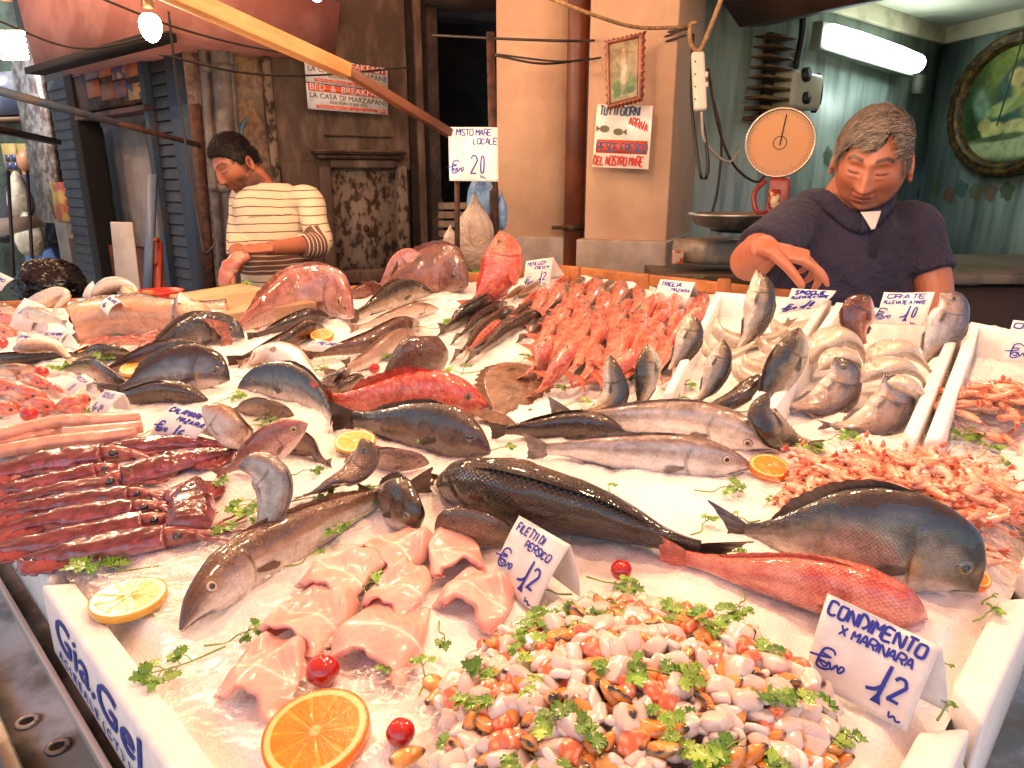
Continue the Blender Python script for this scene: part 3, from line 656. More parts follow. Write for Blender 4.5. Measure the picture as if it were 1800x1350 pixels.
# --- iron posts, bars and beams of the stalls
mb = MB(); mb.beam(Q(343, 185, 3.2), Q(373, 560, 3.2)*[1, 1, 1], .045, .035, up=(0, 1, 0)); obj1('iron_post', 'rusty iron post standing left of the man in the striped jumper', 'post', mb, m_rust)
r = thing('blue_bar', 'thin blue and brown iron bar crossing in front of the shuttered shop', 'bar', Q(200, 213, 2.6))
mb = MB(); mb.beam(Q(-30, 152, 1.9), Q(204, 216, 2.6), .022, .02); mb.build('blue_half', m_blue, parent=r)
mb = MB(); mb.beam(Q(204, 216, 2.6), Q(350, 255, 3.18), .018, .018); mb.build('rusty_half', m_rust, parent=r)
mb = MB(); mb.beam(Q(-30, 222, 3.4), Q(100, 250, 4.3), .05, .03); obj1('dark_bar', 'dark iron bar ending at the left shutter', 'bar', mb, m_cable)
r = thing('wooden_beam', 'long wooden beam slanting down from the top left to the handwritten mixed fish card', 'beam', Q(600, 125, 1.8))
mb = MB(); mb.beam(Q(215, -52, 1.25), Q(608, 124, 1.8), .036, .034); mb.build('pale_batten', M('batten', 'c99a62', 'b5834c', ns=6, rough=.55, bump=.15, bs=60, stretch=(1, 1, 3)), parent=r, bevel=.002)
mb = MB(); mb.beam(Q(600, 119, 1.79), Q(800, 240, 2.15), .026, .024); mb.build('dark_batten', M('dark_batten', '6e3f22', '4f2a17', ns=9, rough=.5), parent=r, bevel=.002)
r = thing('iron_stand', 'rusty iron upright behind the mixed fish card with plastic bags on it', 'post', P(868, 470, .0)*[1, 1, 0])
mb = MB(); mb.beam(Q(862, 60, 2.3), Q(872, 490, 2.25), .026, .03, up=(0, 1, 0)); mb.build('upright', m_rust, parent=r)
mb = MB(); mb.rod(Q(803, 245, 2.14), Q(804, 478, 2.14), .008); obj1('card_rod', 'thin rusty rod holding the handwritten mixed fish card', 'rod', mb, m_rust)
def wob(pts, r, n, lab, m_=m_cable, nm='cable'):
    q, _ = spline(pts, n); mb = MB(); mb.tube(q, r, 6); return obj1(nm, lab, 'cable', mb, m_)
wob([Q(-20, 30, 2.6), Q(140, 85, 2.8), Q(300, 55, 2.9)], .004, 24, 'thin black cable sagging under the pink balcony')
wob([Q(160, -10, 2.2), Q(300, 45, 2.5), Q(420, 78, 2.8), Q(540, 100, 3.0)], .004, 30, 'thin black cable crossing behind the pale beam')
wob([Q(280, 95, 2.5), Q(430, 128, 2.9), Q(560, 132, 3.2), Q(720, 118, 3.4)], .0045, 40, 'black cable running across the guesthouse signs')
wob([Q(296, 20, 2.6), Q(318, 200, 2.8), Q(350, 400, 2.9), Q(360, 445, 2.9), Q(378, 430, 2.9)], .005, 40, 'black cable hanging down the blue pilaster')
# ------------------------------------------------------------------ cream pillars and pipe
m_cream = M('cream_plaster', 'b8977c', 'a5826a', ns=2.6, lo=.35, hi=.7, rough=.75, bump=.18, bs=30)
m_marble = M('grey_marble', 'a39080', '80705f', ns=4, lo=.4, hi=.62, rough=.35, bump=.05, bs=20)
m_marbd = M('brown_marble', '8a6a55', '5c4436', ns=5, lo=.42, hi=.65, rough=.45, bump=.1, bs=20)
Pa = vplane(868, 3.0, 1030, 2.95)
r = thing('cream_pilaster', 'recessed cream plaster wall strip left of the brown pipe', 'wall', Pa(940, 500)*[1, 1, 0])
mb = MB(); a = Pa(874, 300)*[1, 1, 0]; b = Pa(1035, 300)*[1, 1, 0]; z = np.array([0, 0, 4.]); mb.hexa([a-Pa.n*.5, b-Pa.n*.5, b, a], [p+z for p in (a-Pa.n*.5, b-Pa.n*.5, b, a)]); mb.build('shaft', m_cream, parent=r)
mb = MB(); a = Pa(874, 415, .03); b = Pa(1035, 418, .03); h = a[2]; a, b = a*[1, 1, 0], b*[1, 1, 0]; mb.hexa([a-Pa.n*.2, b-Pa.n*.2, b, a], [p+[0, 0, h] for p in (a-Pa.n*.2, b-Pa.n*.2, b, a)]); mb.build('plinth', m_marble, parent=r, bevel=.006)
Pb = vplane(1020, 2.72, 1168, 2.62); Pc = vplane(1166, 2.62, 1225, 3.15)
r = thing('cream_pillar', 'square cream pillar with marble plinth carrying the icon and fish sign', 'pillar', Pb(1095, 480)*[1, 1, 0])
mb = MB(); a = Pb(1030, 300)*[1, 1, 0]; b = Pb(1178, 300)*[1, 1, 0]; e = Pc(1222, 300)*[1, 1, 0]; f_ = a+(e-b)
mb.hexa([a, b, e, f_][::-1], [p+z for p in (a, b, e, f_)][::-1], mi=0); mb.build('shaft', m_cream, parent=r, bevel=.006)
mb = MB(); rect(mb, Pc, 1180, -60, 1216, 560, .004, .02); mb.build('marble_side', m_marbd, parent=r)
mb = MB(); h = Pb(1010, 420, .05)[2]; a2 = Pb(1012, 440, .05)*[1, 1, 0]; b2 = Pb(1172, 440, .05)*[1, 1, 0]; e2 = b2+(e-b)*.9; f2 = a2+(e-b)
mb.hexa([a2, b2, e2, f2][::-1], [p+[0, 0, h] for p in (a2, b2, e2, f2)][::-1]); mb.build('plinth', m_marble, parent=r, bevel=.008)
mb = MB(); c_ = Pa(1011, 300, .06); mb.tube([c_*[1, 1, 0], c_*[1, 1, 0]+[0, 0, 4]], .042, 20); o = obj1('brown_pipe', 'thick rust brown drain pipe between the two cream pillars', 'pipe', mb, M('pipe_brown', '5f2f1a', '4a2415', ns=6, rough=.45, bump=.05, bs=20))
mb = MB(); c2 = c_*[1, 1, 0]+[0, 0, Pa(1000, 398)[2]]; mb.tube([c2-[0, 0, .012], c2+[0, 0, .012]], .046, 20); mb.beam(c2+[-.09, -.01, 0], c2+[-.03, -.03, 0], .02, .014); ob = mb.build('pipe_clamp', m_rust); ob.parent = o
# fish sign on the pillar
F_ = vplane(1040, 2.66, 1150, 2.585)
def quadmap(f, cs, off):
    TL, TR, BR, BL = [f(x, y, off) for x, y in cs]
    return lambda u, v: ((TL*(1-u)+TR*u)*v+(BL*(1-u)+BR*u)*(1-v), f.n)
cs = [(1050, 183), (1148, 186), (1140, 298), (1040, 294)]
r = thing('painted_fish_sign', 'white painted sign about fresh fish arriving every day, on the cream pillar', 'sign', F_(1040, 294))
mb = MB(); slab(mb, F_, cs, .03, .008); mb.build('board', M('sign_cream', 'd9cfc6', 'c9bcb0', ns=8, rough=.3, coat=.3), parent=r, bevel=.002)
qm = quadmap(F_, cs, .0315); m_att = M('paint_marks', attr=True, ns=0, rough=.5)
blue = lin('23456b'); redc = lin('b32318'); blk = lin('2a2018')
mb = MB()
def wr(s, u, v, su, sv, wd, c, **k): write(mb, qm, s, u, v, su, sv, wd, c=c, jit=.02, sp=.34, **k)
wr('TUTTI GIORNI', .06, .84, .058, .13, .0052, blue); wr('ARRIVA', .60, .70, .048, .12, .005, redc, drift=-.35)
wr('PESCE FRESCO', .06, .275, .058, .12, .006, blue); wr('DEL NOSTRO MARE', .02, .05, .047, .13, .0062, redc, slant=.25)
mb.build('painted_lettering', m_att, parent=r)
mb = MB(); p = [qm(.05, .24)[0], qm(.95, .24)[0], qm(.95, .45)[0], qm(.05, .45)[0]]; mb.hexa([q-F_.n*.002 for q in p], [q-F_.n*.0006+F_.n*.0008 for q in p]); mb.build('orange_band', M('band_orange', 'd2441f', rough=.45), parent=r)
for cx, cy, s in ((.17, .62, 1), (.42, .58, -1)):
    mb = MB(); t = np.linspace(0, 2*pi, 24, endpoint=False); pts = [qm(cx+.09*cos(a)*(1), cy+.055*sin(a))[0]+F_.n*.0006 for a in t]; mb.add(pts, [tuple(range(24))], lin('6d6a3c'))
    tl = [qm(cx-.08*s, cy)[0]+F_.n*.0008, qm(cx-.15*s, cy+.05)[0]+F_.n*.0008, qm(cx-.15*s, cy-.05)[0]+F_.n*.0008]; mb.add(tl, [(0, 1, 2)], lin('4d4a2c'))
    for k in range(4):
        pen(mb, qm, np.array([(cx-.05+.03*k, cy+.045), (cx-.055+.03*k, cy), (cx-.05+.03*k, cy-.045)]), .0025, lin('2c2a1c'))
    mb.build('painted_fish', m_att, parent=r)
# icon with scalloped frame
I_ = vplane(1060, 2.55, 1135, 2.47)
r = thing('religious_icon', 'small icon in a scalloped wooden frame leaning on top of the fish sign', 'picture', I_(1066, 195))
cs = [(1062, 70), (1134, 54), (1130, 178), (1066, 196)]
qm = quadmap(I_, cs, .02)
out = []; N_ = 13
def edge(p, q, amp): 
    for k in range(N_*4):
        t = k/(N_*4); a = np.array(p)*(1-t)+np.array(q)*t; d = np.array(q)-np.array(p); n_ = np.array([-d[1], d[0]])/np.linalg.norm(d); out.append(a-n_*amp*abs(sin(t*pi*N_*.7)))
edge((0, 0), (1, 0), -.04); edge((1, 0), (1, 1), -.05); edge((1, 1), (0, 1), -.04); edge((0, 1), (0, 0), -.05)
inn = []
for k in range(len(out)):
    q = (k/len(out))*4; i = int(q); t = q-i; c4 = [(.12, .10), (.84, .10), (.84, .92), (.12, .92), (.12, .10)]
    inn.append(np.array(c4[i])*(1-t)+np.array(c4[i+1])*t)
mb = MB(); G = np.array([[qm(*a)[0]-I_.n*.015 for a in out], [qm(*a)[0]+I_.n*.004 for a in out], [qm(*a)[0]+I_.n*.008 for a in (np.array(out)*.6+np.array(inn)*.4)], [qm(*a)[0]+I_.n*.002 for a in inn], [qm(*a)[0]-I_.n*.010 for a in inn]])
mb.grid(G, cv=True); mb.build('frame', M('frame_red', '8a4526', '6b3018', ns=10, rough=.4, coat=.3), parent=r)
mb = MB(); mb.grid(np.array([[qm(.12+.72*i/8, .10+.82*j/12)[0]-I_.n*.002 for j in range(13)] for i in range(9)]), c=np.array([[mix(lin('8a8a70'), lin('8f7a58'), j/12) for j in range(13)] for i in range(9)]))
def blob(cx, cy, rx, ry, c, k): 
    t = np.linspace(0, 2*pi, 18, endpoint=False); mb.add([qm(cx+rx*cos(a)*(1+.12*sin(3*a+k)), cy+ry*sin(a))[0]-I_.n*(.0014-.0003*k) for a in t], [tuple(range(18))], lin(c))
blob(.48, .30, .32, .12, '5f7a4a', 0); blob(.48, .5, .13, .26, '8b8f80', 1); blob(.48, .52, .07, .22, 'b9a98c', 2); blob(.48, .76, .06, .06, 'b08e70', 3); blob(.48, .80, .10, .05, '7d6f50', 1); blob(.3, .22, .1, .06, '46683f', 2); blob(.68, .22, .1, .05, '3f6040', 2)
mb.build('print', M('print_paint', attr=True, ns=30, c2='8a8060', rough=.6, coat=.0), parent=r)
# power strip and its cables
r = thing('power_strip', 'white power strip hanging from a hook at the shop opening', 'power strip', Q(1230, 150, 2.45))
mb = MB(); mb.beam(Q(1226, 92, 2.45), Q(1231, 195, 2.45), .045, .03, up=(0, 1, 0)); mb.build('body', M('strip_white', 'd8cdbf', rough=.35), parent=r, bevel=.011)
for y in (108, 130, 152, 174):
    mb = MB(); c_ = Q(1222, y, 2.425); mb.ell(c_, .003, .002, .003, 6, 8); mb.build('screw', m_cable, parent=r)
mb = MB(); mb.beam(Q(1241, 128, 2.44), Q(1241, 136, 2.44), .01, .02); mb.beam(Q(1241, 146, 2.44), Q(1241, 154, 2.44), .01, .02); mb.build('switch', M('strip_white', 'd8cdbf'), parent=r)
wob([Q(1282, -40, 2.3), Q(1252, 40, 2.4), Q(1230, 88, 2.44), Q(1215, 78, 2.44), Q(1213, 45, 2.44), Q(1225, 40, 2.44)], .008, 40, 'thick tan cable looping over the power strip', m_cable2)
wob([Q(950, -10, 2.0), Q(1040, 25, 2.1), Q(1120, 48, 2.3), Q(1205, 48, 2.44)], .006, 40, 'tan rope running along the top of the pillar', m_cable2)
wob([Q(760, 62, 2.6), Q(880, 68, 2.5), Q(1000, 72, 2.45), Q(1060, 70, 2.62), Q(1140, 62, 2.55), Q(1210, 50, 2.44)], .0045, 40, 'black cable crossing the pillars above the icon')
wob([Q(868, 97, 2.5), Q(960, 112, 2.5), Q(1060, 98, 2.63), Q(1140, 82, 2.56), Q(1205, 62, 2.44)], .004, 40, 'black cable passing behind the icon')
wob([Q(868, 95, 2.52), Q(990, 108, 2.48), Q(1080, 96, 2.63), Q(1140, 76, 2.56), Q(1200, 52, 2.44)], .0035, 40, 'thin black cable just above the one behind the icon')
wob([Q(1218, 60, 2.5), Q(1216, 180, 2.5), Q(1232, 310, 2.5), Q(1245, 290, 2.5), Q(1232, 180, 2.5), Q(1240, 150, 2.5)], .006, 40, 'black cable loop hanging under the power strip')
wob([Q(1233, 196, 2.45), Q(1240, 250, 2.5), Q(1278, 285, 2.6), Q(1300, 265, 2.7)], .005, 30, 'white cable leading from the power strip to the shop', M('cable_white', 'a79c90', rough=.5))
wob([Q(1245, 120, 2.55), Q(1262, 220, 2.6), Q(1290, 290, 2.7), Q(1330, 320, 2.8), Q(1350, 300, 2.8)], .005, 36, 'brown cable drooping behind the scale', m_rust)
wob([Q(1250, 160, 2.7), Q(1268, 240, 2.7), Q(1262, 330, 2.7), Q(1250, 380, 2.7)], .005, 30, 'black cable falling straight to the shop counter')
# ------------------------------------------------------------------ shop interior
S1 = vplane(1195, 3.35, 1622, 5.05); S2 = vplane(1622, 5.05, 1860, 4.1)
m_teal = D.materials.new('teal_wall'); m_teal.use_nodes = True; N = m_teal.node_tree.nodes; L = m_teal.node_tree.links; b = N['Principled BSDF']
tc = N.new('ShaderNodeTexCoord'); mp = N.new('ShaderNodeMapping'); mp.inputs['Scale'].default_value = (9, 9, 1.2); no = N.new('ShaderNodeTexNoise'); no.inputs['Scale'].default_value = 1.3; no.inputs['Detail'].default_value = 7
L.new(tc.outputs['Object'], mp.inputs[0]); L.new(mp.outputs[0], no.inputs[0]); cr = N.new('ShaderNodeValToRGB'); L.new(no.outputs[0], cr.inputs[0])
cr.color_ramp.elements[0].position = .36; cr.color_ramp.elements[0].color = (*lin('6a7d79'), 1); cr.color_ramp.elements[1].position = .58; cr.color_ramp.elements[1].color = (*lin('9aaea6'), 1)
L.new(cr.outputs[0], b.inputs['Base Color']); b.inputs['Roughness'].default_value = .35
m_cor = M('cornice_cream', 'b8b296', '9a9478', ns=5, lo=.45, hi=.65, rough=.7, bump=.2, bs=20)
r = thing('shop_room', 'teal tiled room of the fish shop behind the vendor', 'shop', S1(1500, 480)*[1, 1, 0])
CH = Q(1625, 64, 5.05)[2]
def roomwall(f, x0, x1, nm):
    a = f(x0, 300)*[1, 1, 0]; b = f(x1, 300)*[1, 1, 0]; zz = np.array([0, 0, CH+.02]); mb = MB(); mb.hexa([a-f.n*.15, b-f.n*.15, b, a], [p+zz for p in (a-f.n*.15, b-f.n*.15, b, a)]); mb.build(nm, m_teal, parent=r)
    mb = MB(); a = a+[0, 0, CH-.10]+f.n*.03; b = b+[0, 0, CH-.10]+f.n*.03; q = [a-f.n*.05, b-f.n*.05, b, a]; mb.hexa(q, [p+[0, 0, .12] for p in q]); mb.build('cornice', m_cor, parent=r, bevel=.01)
roomwall(S1, 1195, 1622, 'wall'); roomwall(S2, 1622, 2300, 'wall')
mb = MB(); mb.box(.5, 5.5, 2.3, 6, CH, CH+.1); mb.build('ceiling', M('ceiling_plaster', 'b4b8a2', 'a0a48e', ns=3, rough=.8), parent=r)
for k, (x, y, c) in enumerate(((1618, 340, '31605c'), (1645, 330, '54663f'), (1668, 342, '7c5a50'), (1690, 332, '3a6a66'), (1715, 338, '6c6a3c'), (1455, 275, '54683f'), (1740, 338, '7a5c48'), (1770, 336, '54663f'))):
    f = S2 if x > 1622 else S1
    mb = MB(); t = np.linspace(0, 2*pi, 20, endpoint=False); c_ = f(x, y, .004); mb.add([c_+f.t*cos(a)*.05*(1+.2*sin(5*a))+np.array([0, 0, 1])*sin(a)*.055*(1+.2*sin(4*a)) for a in t], [tuple(range(20))]); mb.build('tile_motif', M('motif'+c, c, rough=.4, alpha=.55), parent=r)
# lintel beam over the shop opening
mb = MB(); a = Q(1215, -20, 3.0); b = Q(1328, 30, 2.95); 
pts0 = [Q(1225, -60, 2.9), Q(1300, 48, 2.9), Q(1345, 46, 3.0), Q(1345, -80, 3.0)]; pts1 = [Q(1590, -160, 2.2), Q(1600, -20, 2.2), Q(1660, -22, 2.35), Q(1660, -160, 2.35)]
mb.hexa(pts0, pts1); obj1('shutter_housing', 'dark brown shutter housing above the shop opening', 'housing', mb, M('housing', '3c2a1c', '2a1d14', ns=5, rough=.5))
# fluorescent lamp
r = thing('fluorescent_lamp', 'lit fluorescent ceiling lamp in a white casing on the teal wall', 'lamp', S1(1535, 90, .1))
A = S1(1459, 62, .12); B = S1(1611, 112, .12)
mb = MB(); mb.tube(list(np.linspace(A, B, 5)), [.055, .062, .062, .062, .055], 14); mb.build('diffuser', M('lit_diffuser', 'f4fff8', emis=8., ecol='f2fffa'), parent=r)
mb = MB(); u = nrm(B-A); mb.beam(A-u*.05-S1.n*.05, B+u*.04-S1.n*.05, .06, .14); mb.build('casing', M('casing', '8d9488', rough=.5), parent=r, bevel=.01)
mb = MB(); rect(mb, S1, 1592, 130, 1606, 166, .04, .04); obj1('junction_box', 'small grey trunking piece under the right end of the fluorescent lamp', 'box', mb, M('trunk', '7f8a80', rough=.5))
# oval picture: generic stand-in
c0 = S2(1778, 184, .06); X = S2.t; Z = np.array([0, 0, 1.]); fn = S2.n; RX, RZ = .455, .42
if np.dot(X, cR) < 0: X = -X
r = thing('oval_picture', 'large oval painting in a carved dark gold frame on the teal wall', 'picture', c0)
mb = MB(); t = np.arange(72)/72*2*pi; G = []
for (k, off) in ((1.0, -.04), (1.01, .01), (.97, .035), (.93, .045), (.90, .03), (.87, .04), (.83, .035), (.80, .012), (.785, -.01)):
    G.append([c0+X*cos(a)*RX*k+Z*sin(a)*RZ*k*1.0+fn*(off+(.008*sin(a*26)*sin(k*60) if off > .02 else 0)) for a in t])
mb.grid(np.array(G), cv=True); mb.build('frame', M('gilt_frame', '33240f', '5e4a1c', ns=22, lo=.45, hi=.62, rough=.35, metal=.3, bump=.6, bs=60), parent=r)
mb = MB(); n = 40; uu, vv = np.meshgrid(np.linspace(-1, 1, n*2), np.linspace(-1, 1, n*2), indexing='ij')
R_ = np.sqrt(uu**2+vv**2)+1e-9; s_ = np.maximum(abs(uu), abs(vv))/R_; ux, vx = uu*s_, vv*s_
G = c0+X*(ux*RX*.79)[..., None]+Z*(vx*RZ*.79)[..., None]+fn*-.002
cc = mix(lin('2f4a2c')*np.ones(G.shape), lin('8c9a4a'), sm(1.1, .2, np.hypot(ux-.2, vx-.55)))
def el(cx, cy, rx, ry, c, rot=0, soft=.25, w=1.):
    global cc
    dx, dy = ux-cx, vx-cy; a_ = dx*cos(rot)+dy*sin(rot); b_ = -dx*sin(rot)+dy*cos(rot)
    cc = mix(cc, lin(c), w*sm(1+soft, 1-soft, np.hypot(a_/rx, b_/ry)+.25*(fbm(G, 9, 2)-.5)))
el(.15, .05, .55, .65, '3a5a52', .3); el(.3, .22, .32, .26, 'a8a25c', -.2); el(.12, .55, .26, .24, '3f4a2a'); el(.02, .47, .15, .17, 'b4a868', .4, .2); el(.5, .0, .3, .5, '7f8c50'); el(-.1, -.02, .4, .13, '93a468', .3)
el(-.3, -.42, .22, .14, 'b9b878', .2, .15); el(-.48, -.32, .13, .12, 'a3a062', 0, .15); el(.25, -.42, .35, .16, 'b5b67c', -.1, .15); el(.0, -.75, .8, .2, 'a9b98c', 0, .3, .8); el(-.62, .05, .16, .3, '7fa08a', .3, .4, .7); el(-.1, -.56, .5, .06, '4d6040', .1)
mb.grid(G, c=cc); mb.build('painting', M('oil_paint', attr=True, ns=14, c2='9aa080', rough=.2, coat=.7, bump=.1, bs=40), parent=r)
wob([c0+X*.05+Z*RZ*1.05+fn*.05, c0+X*.03+Z*.2+fn*.06, c0-X*.02-Z*.12+fn*.06], .005, 30, 'dark rosary hanging in front of the oval painting')
# electricity box, slatted crate on wall, cable
r = thing('electric_meter', 'white electric meter box on the teal wall above the dial scale', 'meter box', S1(1405, 160, .1))
mb = MB(); rect(mb, S1, 1380, 122, 1430, 194, .16, .16); mb.build('casing', M('meter_white', 'b6b49c', rough=.4), parent=r, bevel=.02)
for y, rr in ((131, .035), (172, .03)):
    mb = MB(); c_ = S1(1417, y, .165); mb.tube([c_-S1.n*.01, c_+S1.n*.012], rr, 16); mb.build('dial', m_cable, parent=r)
mb = MB(); mb.ell(S1(1434, 165, .05), .035, .04, .10, 10, 12, fn=lambda G: G*(1+.3*(fbm(G, 2, 2)-.5))[..., None]); obj1('brown_bag', 'crumpled brown bag hanging right of the electric meter', 'bag', mb, m_rust)
wob([S1(1412, -20, .05), S1(1410, 60, .05), S1(1398, 120, .05)], .018, 12, 'thick dark cable running up from the electric meter')
r = thing('wall_rack', 'brown slatted wooden rack on the teal wall left of the meter', 'rack', S1(1350, 140, .1))
for k in range(9):
    mb = MB(); rect(mb, S1, 1336+k*-1, 58+k*18, 1378-k*.5, 70+k*18, .16, .10); mb.build('slat', M('rack_wood', '6e5632', '45341d', ns=8, rough=.7), parent=r, bevel=.004)
mb = MB(); rect(mb, S1, 1334, 56, 1376, 225, .05, .03); mb.build('backboard', m_alley, parent=r)
# --- dial scale
cz = 2.35; c0 = Q(1371, 251, cz); fx = nrm(CAM*[1, 1, 0]-c0*[1, 1, 0]); fx = nrm(fx+np.array([0, 0, -.05])); X = nrm(np.cross(np.array([0, 0, 1.]), fx)); Y = np.cross(fx, X)
r = thing('dial_scale', 'large round faced dial scale with a red body behind the counter', 'scale', Q(1375, 470, cz))
def ring(mb, prof, n=48, **k):
    t = np.arange(n)/n*2*pi; G = np.array([[c0+fx*o+(X*cos(a)+Y*sin(a))*q for a in t] for q, o in prof]); mb.grid(G, cv=True, **k)
mb = MB(); ring(mb, [(.0005, -.06), (.09, -.055), (.108, -.03), (.110, .0), (.108, .006)]); mb.build('drum', M('drum_orange', '8a5a28', '6d4218', ns=6, rough=.4), parent=r)
mb = MB(); ring(mb, [(.1025, .002), (.103, .012), (.1085, .014), (.1115, .008), (.1115, -.006)]); mb.build('rim', M('rim_metal', 'b9ad9c', rough=.25, metal=.7), parent=r)
mb = MB(); ring(mb, [(.0004, .004), (.05, .004), (.104, .004)], c=lin('bd8450')); 
for k in range(60):
    a = k/60*2*pi; u = X*cos(a)+Y*sin(a); v = np.cross(fx, u); q = .086 if k % 5 == 0 else .091; w_ = .0006
    mb.hexa([c0+fx*.0042+u*q-v*w_, c0+fx*.0042+u*.097-v*w_, c0+fx*.0042+u*.097+v*w_, c0+fx*.0042+u*q+v*w_], [c0+fx*.0048+u*q-v*w_, c0+fx*.0048+u*.097-v*w_, c0+fx*.0048+u*.097+v*w_, c0+fx*.0048+u*q+v*w_], c=lin('6b4a38'))
t = np.arange(24)/24*2*pi; mb.grid(np.array([[c0+fx*.0052+(X*cos(a)+Y*sin(a))*q for a in t] for q in (.019, .022)]), cv=True, c=lin('3a2a22'))
mb.build('dial_face', M('dial', attr=True, ns=0, rough=.12, coat=1.), parent=r)
mb = MB(); mb.beam(c0+fx*.007-Y*.008, c0+fx*.007+Y*.088+X*.012, .0035, .001, up=tuple(fx)); mb.build('needle', m_dark, parent=r)
mb = MB(); p0 = Q(1372, 312, cz+.05); mb.hexa([p0+X*sx_*.045+fx*sy_*.05+[0, 0, -.20] for sx_, sy_ in ((-1, 1), (1, 1), (1, -1), (-1, -1))], [p0+X*sx_*.032+fx*sy_*.04 for sx_, sy_ in ((-1, 1), (1, 1), (1, -1), (-1, -1))]); mb.build('column', M('scale_red', '8f1f16', '6b150f', ns=20, rough=.35), parent=r, bevel=.01)
mb = MB(); mb.tube(spline([Q(1345, 318, cz), Q(1326, 340, cz), Q(1330, 372, cz), Q(1350, 375, cz)], 20)[0], .008, 8); mb.build('handle', M('scale_red', '8f1f16'), parent=r)
mb = MB(); mb.tube([Q(1362, 335, cz-.03), Q(1362, 372, cz-.03)], .02, 14); mb.build('printed_can', M('can', 'b09a78', '7a1f16', ns=60, lo=.48, hi=.52, rough=.35), parent=r)
# pan of the scale
r = thing('scale_pan', 'round shallow steel pan in front of the dial scale', 'pan', Q(1285, 400, 2.3))
c1 = Q(1290, 377, 2.3); t = np.arange(40)/40*2*pi
mb = MB(); mb.grid(np.array([[c1+np.array([cos(a)*q*1.1, sin(a)*q*.9, h]) for a in t] for q, h in ((.132, .004), (.136, 0), (.128, -.006), (.105, -.035), (.06, -.046), (.003, -.048), (.003, -.044), (.058, -.042), (.1, -.031), (.124, -.003), (.132, .004))]), cv=True); mb.build('pan', m_steel, parent=r)
r = thing('box_scale', 'cream coloured rounded kitchen scale body on the shop counter', 'scale', Q(1275, 462, 2.35))
mb = MB(); f = vplane(1240, 2.3, 1320, 2.4); slab(mb, f, [(1238, 425), (1318, 418), (1322, 466), (1234, 466)], 0, .16); mb.build('housing', M('scale_cream', '8f8272', '6b5f52', ns=9, rough=.45), parent=r, bevel=.02)
mb = MB(); mb.beam(Q(1258, 402, 2.4), Q(1325, 405, 2.42), .08, .02); mb.build('platform', m_cable, parent=r)
# shop counter with odds and ends, bowl and crate at the right
r = thing('shop_counter', 'dark shop counter with a steel edge behind the vendor', 'counter', Q(1290, 520, 2.55)*[1, 1, 0])
h0 = Q(1280, 480, 2.45)[2]; 
mb = MB(); mb.box(.52, 3.2, 2.45, 3.1, 0, h0-.05); mb.build('cabinet', M('cabinet', '2c211b', '1a1310', ns=4, rough=.6), parent=r)
mb = MB(); mb.box(.50, 3.2, 2.43, 3.1, h0-.035, h0); mb.build('top', M('counter_edge', '6a5a4c', '4a3d33', ns=6, rough=.4, metal=.3), parent=r, bevel=.004)
mb = MB(); mb.beam(Q(1182, 452, 2.45), Q(1200, 452, 2.45), .03, .045); obj1('small_carton', 'small red and white carton on the left end of the shop counter', 'carton', mb, M('carton', 'b09a8a', 'a03a28', ns=30, lo=.5, hi=.54, rough=.6), bevel=.002)
mb = MB(); mb.tube([Q(1375, 478, 2.55), Q(1500, 470, 2.75)], .045, 10, flat=.4); obj1('stack_of_bags', 'folded brown paper bags on the shop counter behind the vendor', 'bags', mb, M('bags', '5e4230', '493224', ns=12, rough=.8))
c1 = Q(1675, 492, 2.6); mb = MB(); mb.grid(np.array([[c1+np.array([cos(a)*q, sin(a)*q, h]) for a in t] for q, h in ((.02, -.08), (.055, -.078), (.09, -.02), (.097, 0), (.09, .002), (.084, -.018), (.05, -.07), (.003, -.072))]), cv=True); obj1('basin', 'pale green plastic basin at the right behind the vendor', 'basin', mb, M('basin_green', '76806a', rough=.4, sss=.1))
r = thing('wooden_crate', 'shallow wooden crate at the right edge behind the counter', 'crate', Q(1760, 520, 2.5))
for k, (y, dz) in enumerate(((488, 0), (503, 0), (520, .0))):
    mb = MB(); f = vplane(1700, 2.4, 1900, 2.4); slab(mb, f, [(1706, y), (1900, y+3), (1900, y+14), (1706, y+11)], 0, .012); mb.build('slat', M('crate_orange', '6f4322', '52301a', ns=9, rough=.7), parent=r, bevel=.003)
mb = MB(); f = vplane(1700, 2.75, 1900, 2.75); slab(mb, f, [(1718, 478), (1900, 480), (1900, 500), (1718, 498)], 0, .012); mb.build('back_slat', M('crate_orange', '6f4322'), parent=r)
# fish shop floor edge: small wooden stops along the back rim of the counter
for k, (x, y) in enumerate(((760, 470), (802, 473), (903, 480), (1010, 486), (1130, 500), (1272, 510), (262, 527))):
    p = P(x, y, .015); mb = MB(); mb.hexa([p+X*sx_*.018+fx*sy_*.01+[0, 0, -.05] for sx_, sy_ in ((-1, 1), (1, 1), (1, -1), (-1, -1))], [p+X*sx_*.016+fx*sy_*.01+[0, 0, .028] for sx_, sy_ in ((-1, 1), (1, 1), (1, -1), (-1, -1))])
    obj1('wooden_stop', 'short orange wooden stop ' + ['left of the upright red fish', 'behind the dark purple bream head', 'right of the upright red fish', 'behind the small silver fish', 'behind the red mullet card', 'left of the sea bass box', 'beside the salmon and the red bowl'][k], 'peg', mb, m_woodo, 'wooden stops along the back rim', bevel=.004)
mb = MB(); PT = [(.62, 1.535), (1.41, 1.535), (1.77, 1.0), (2.69, .31), (3.0, -.05)]
for p, q in zip(PT[:-1], PT[1:]): mb.beam(AB(*p, .002), AB(*q, .002), .018, .03)
obj1('rim_board', 'orange wooden board closing the back and far rim of the counter', 'board', mb, m_woodo, bevel=.003)
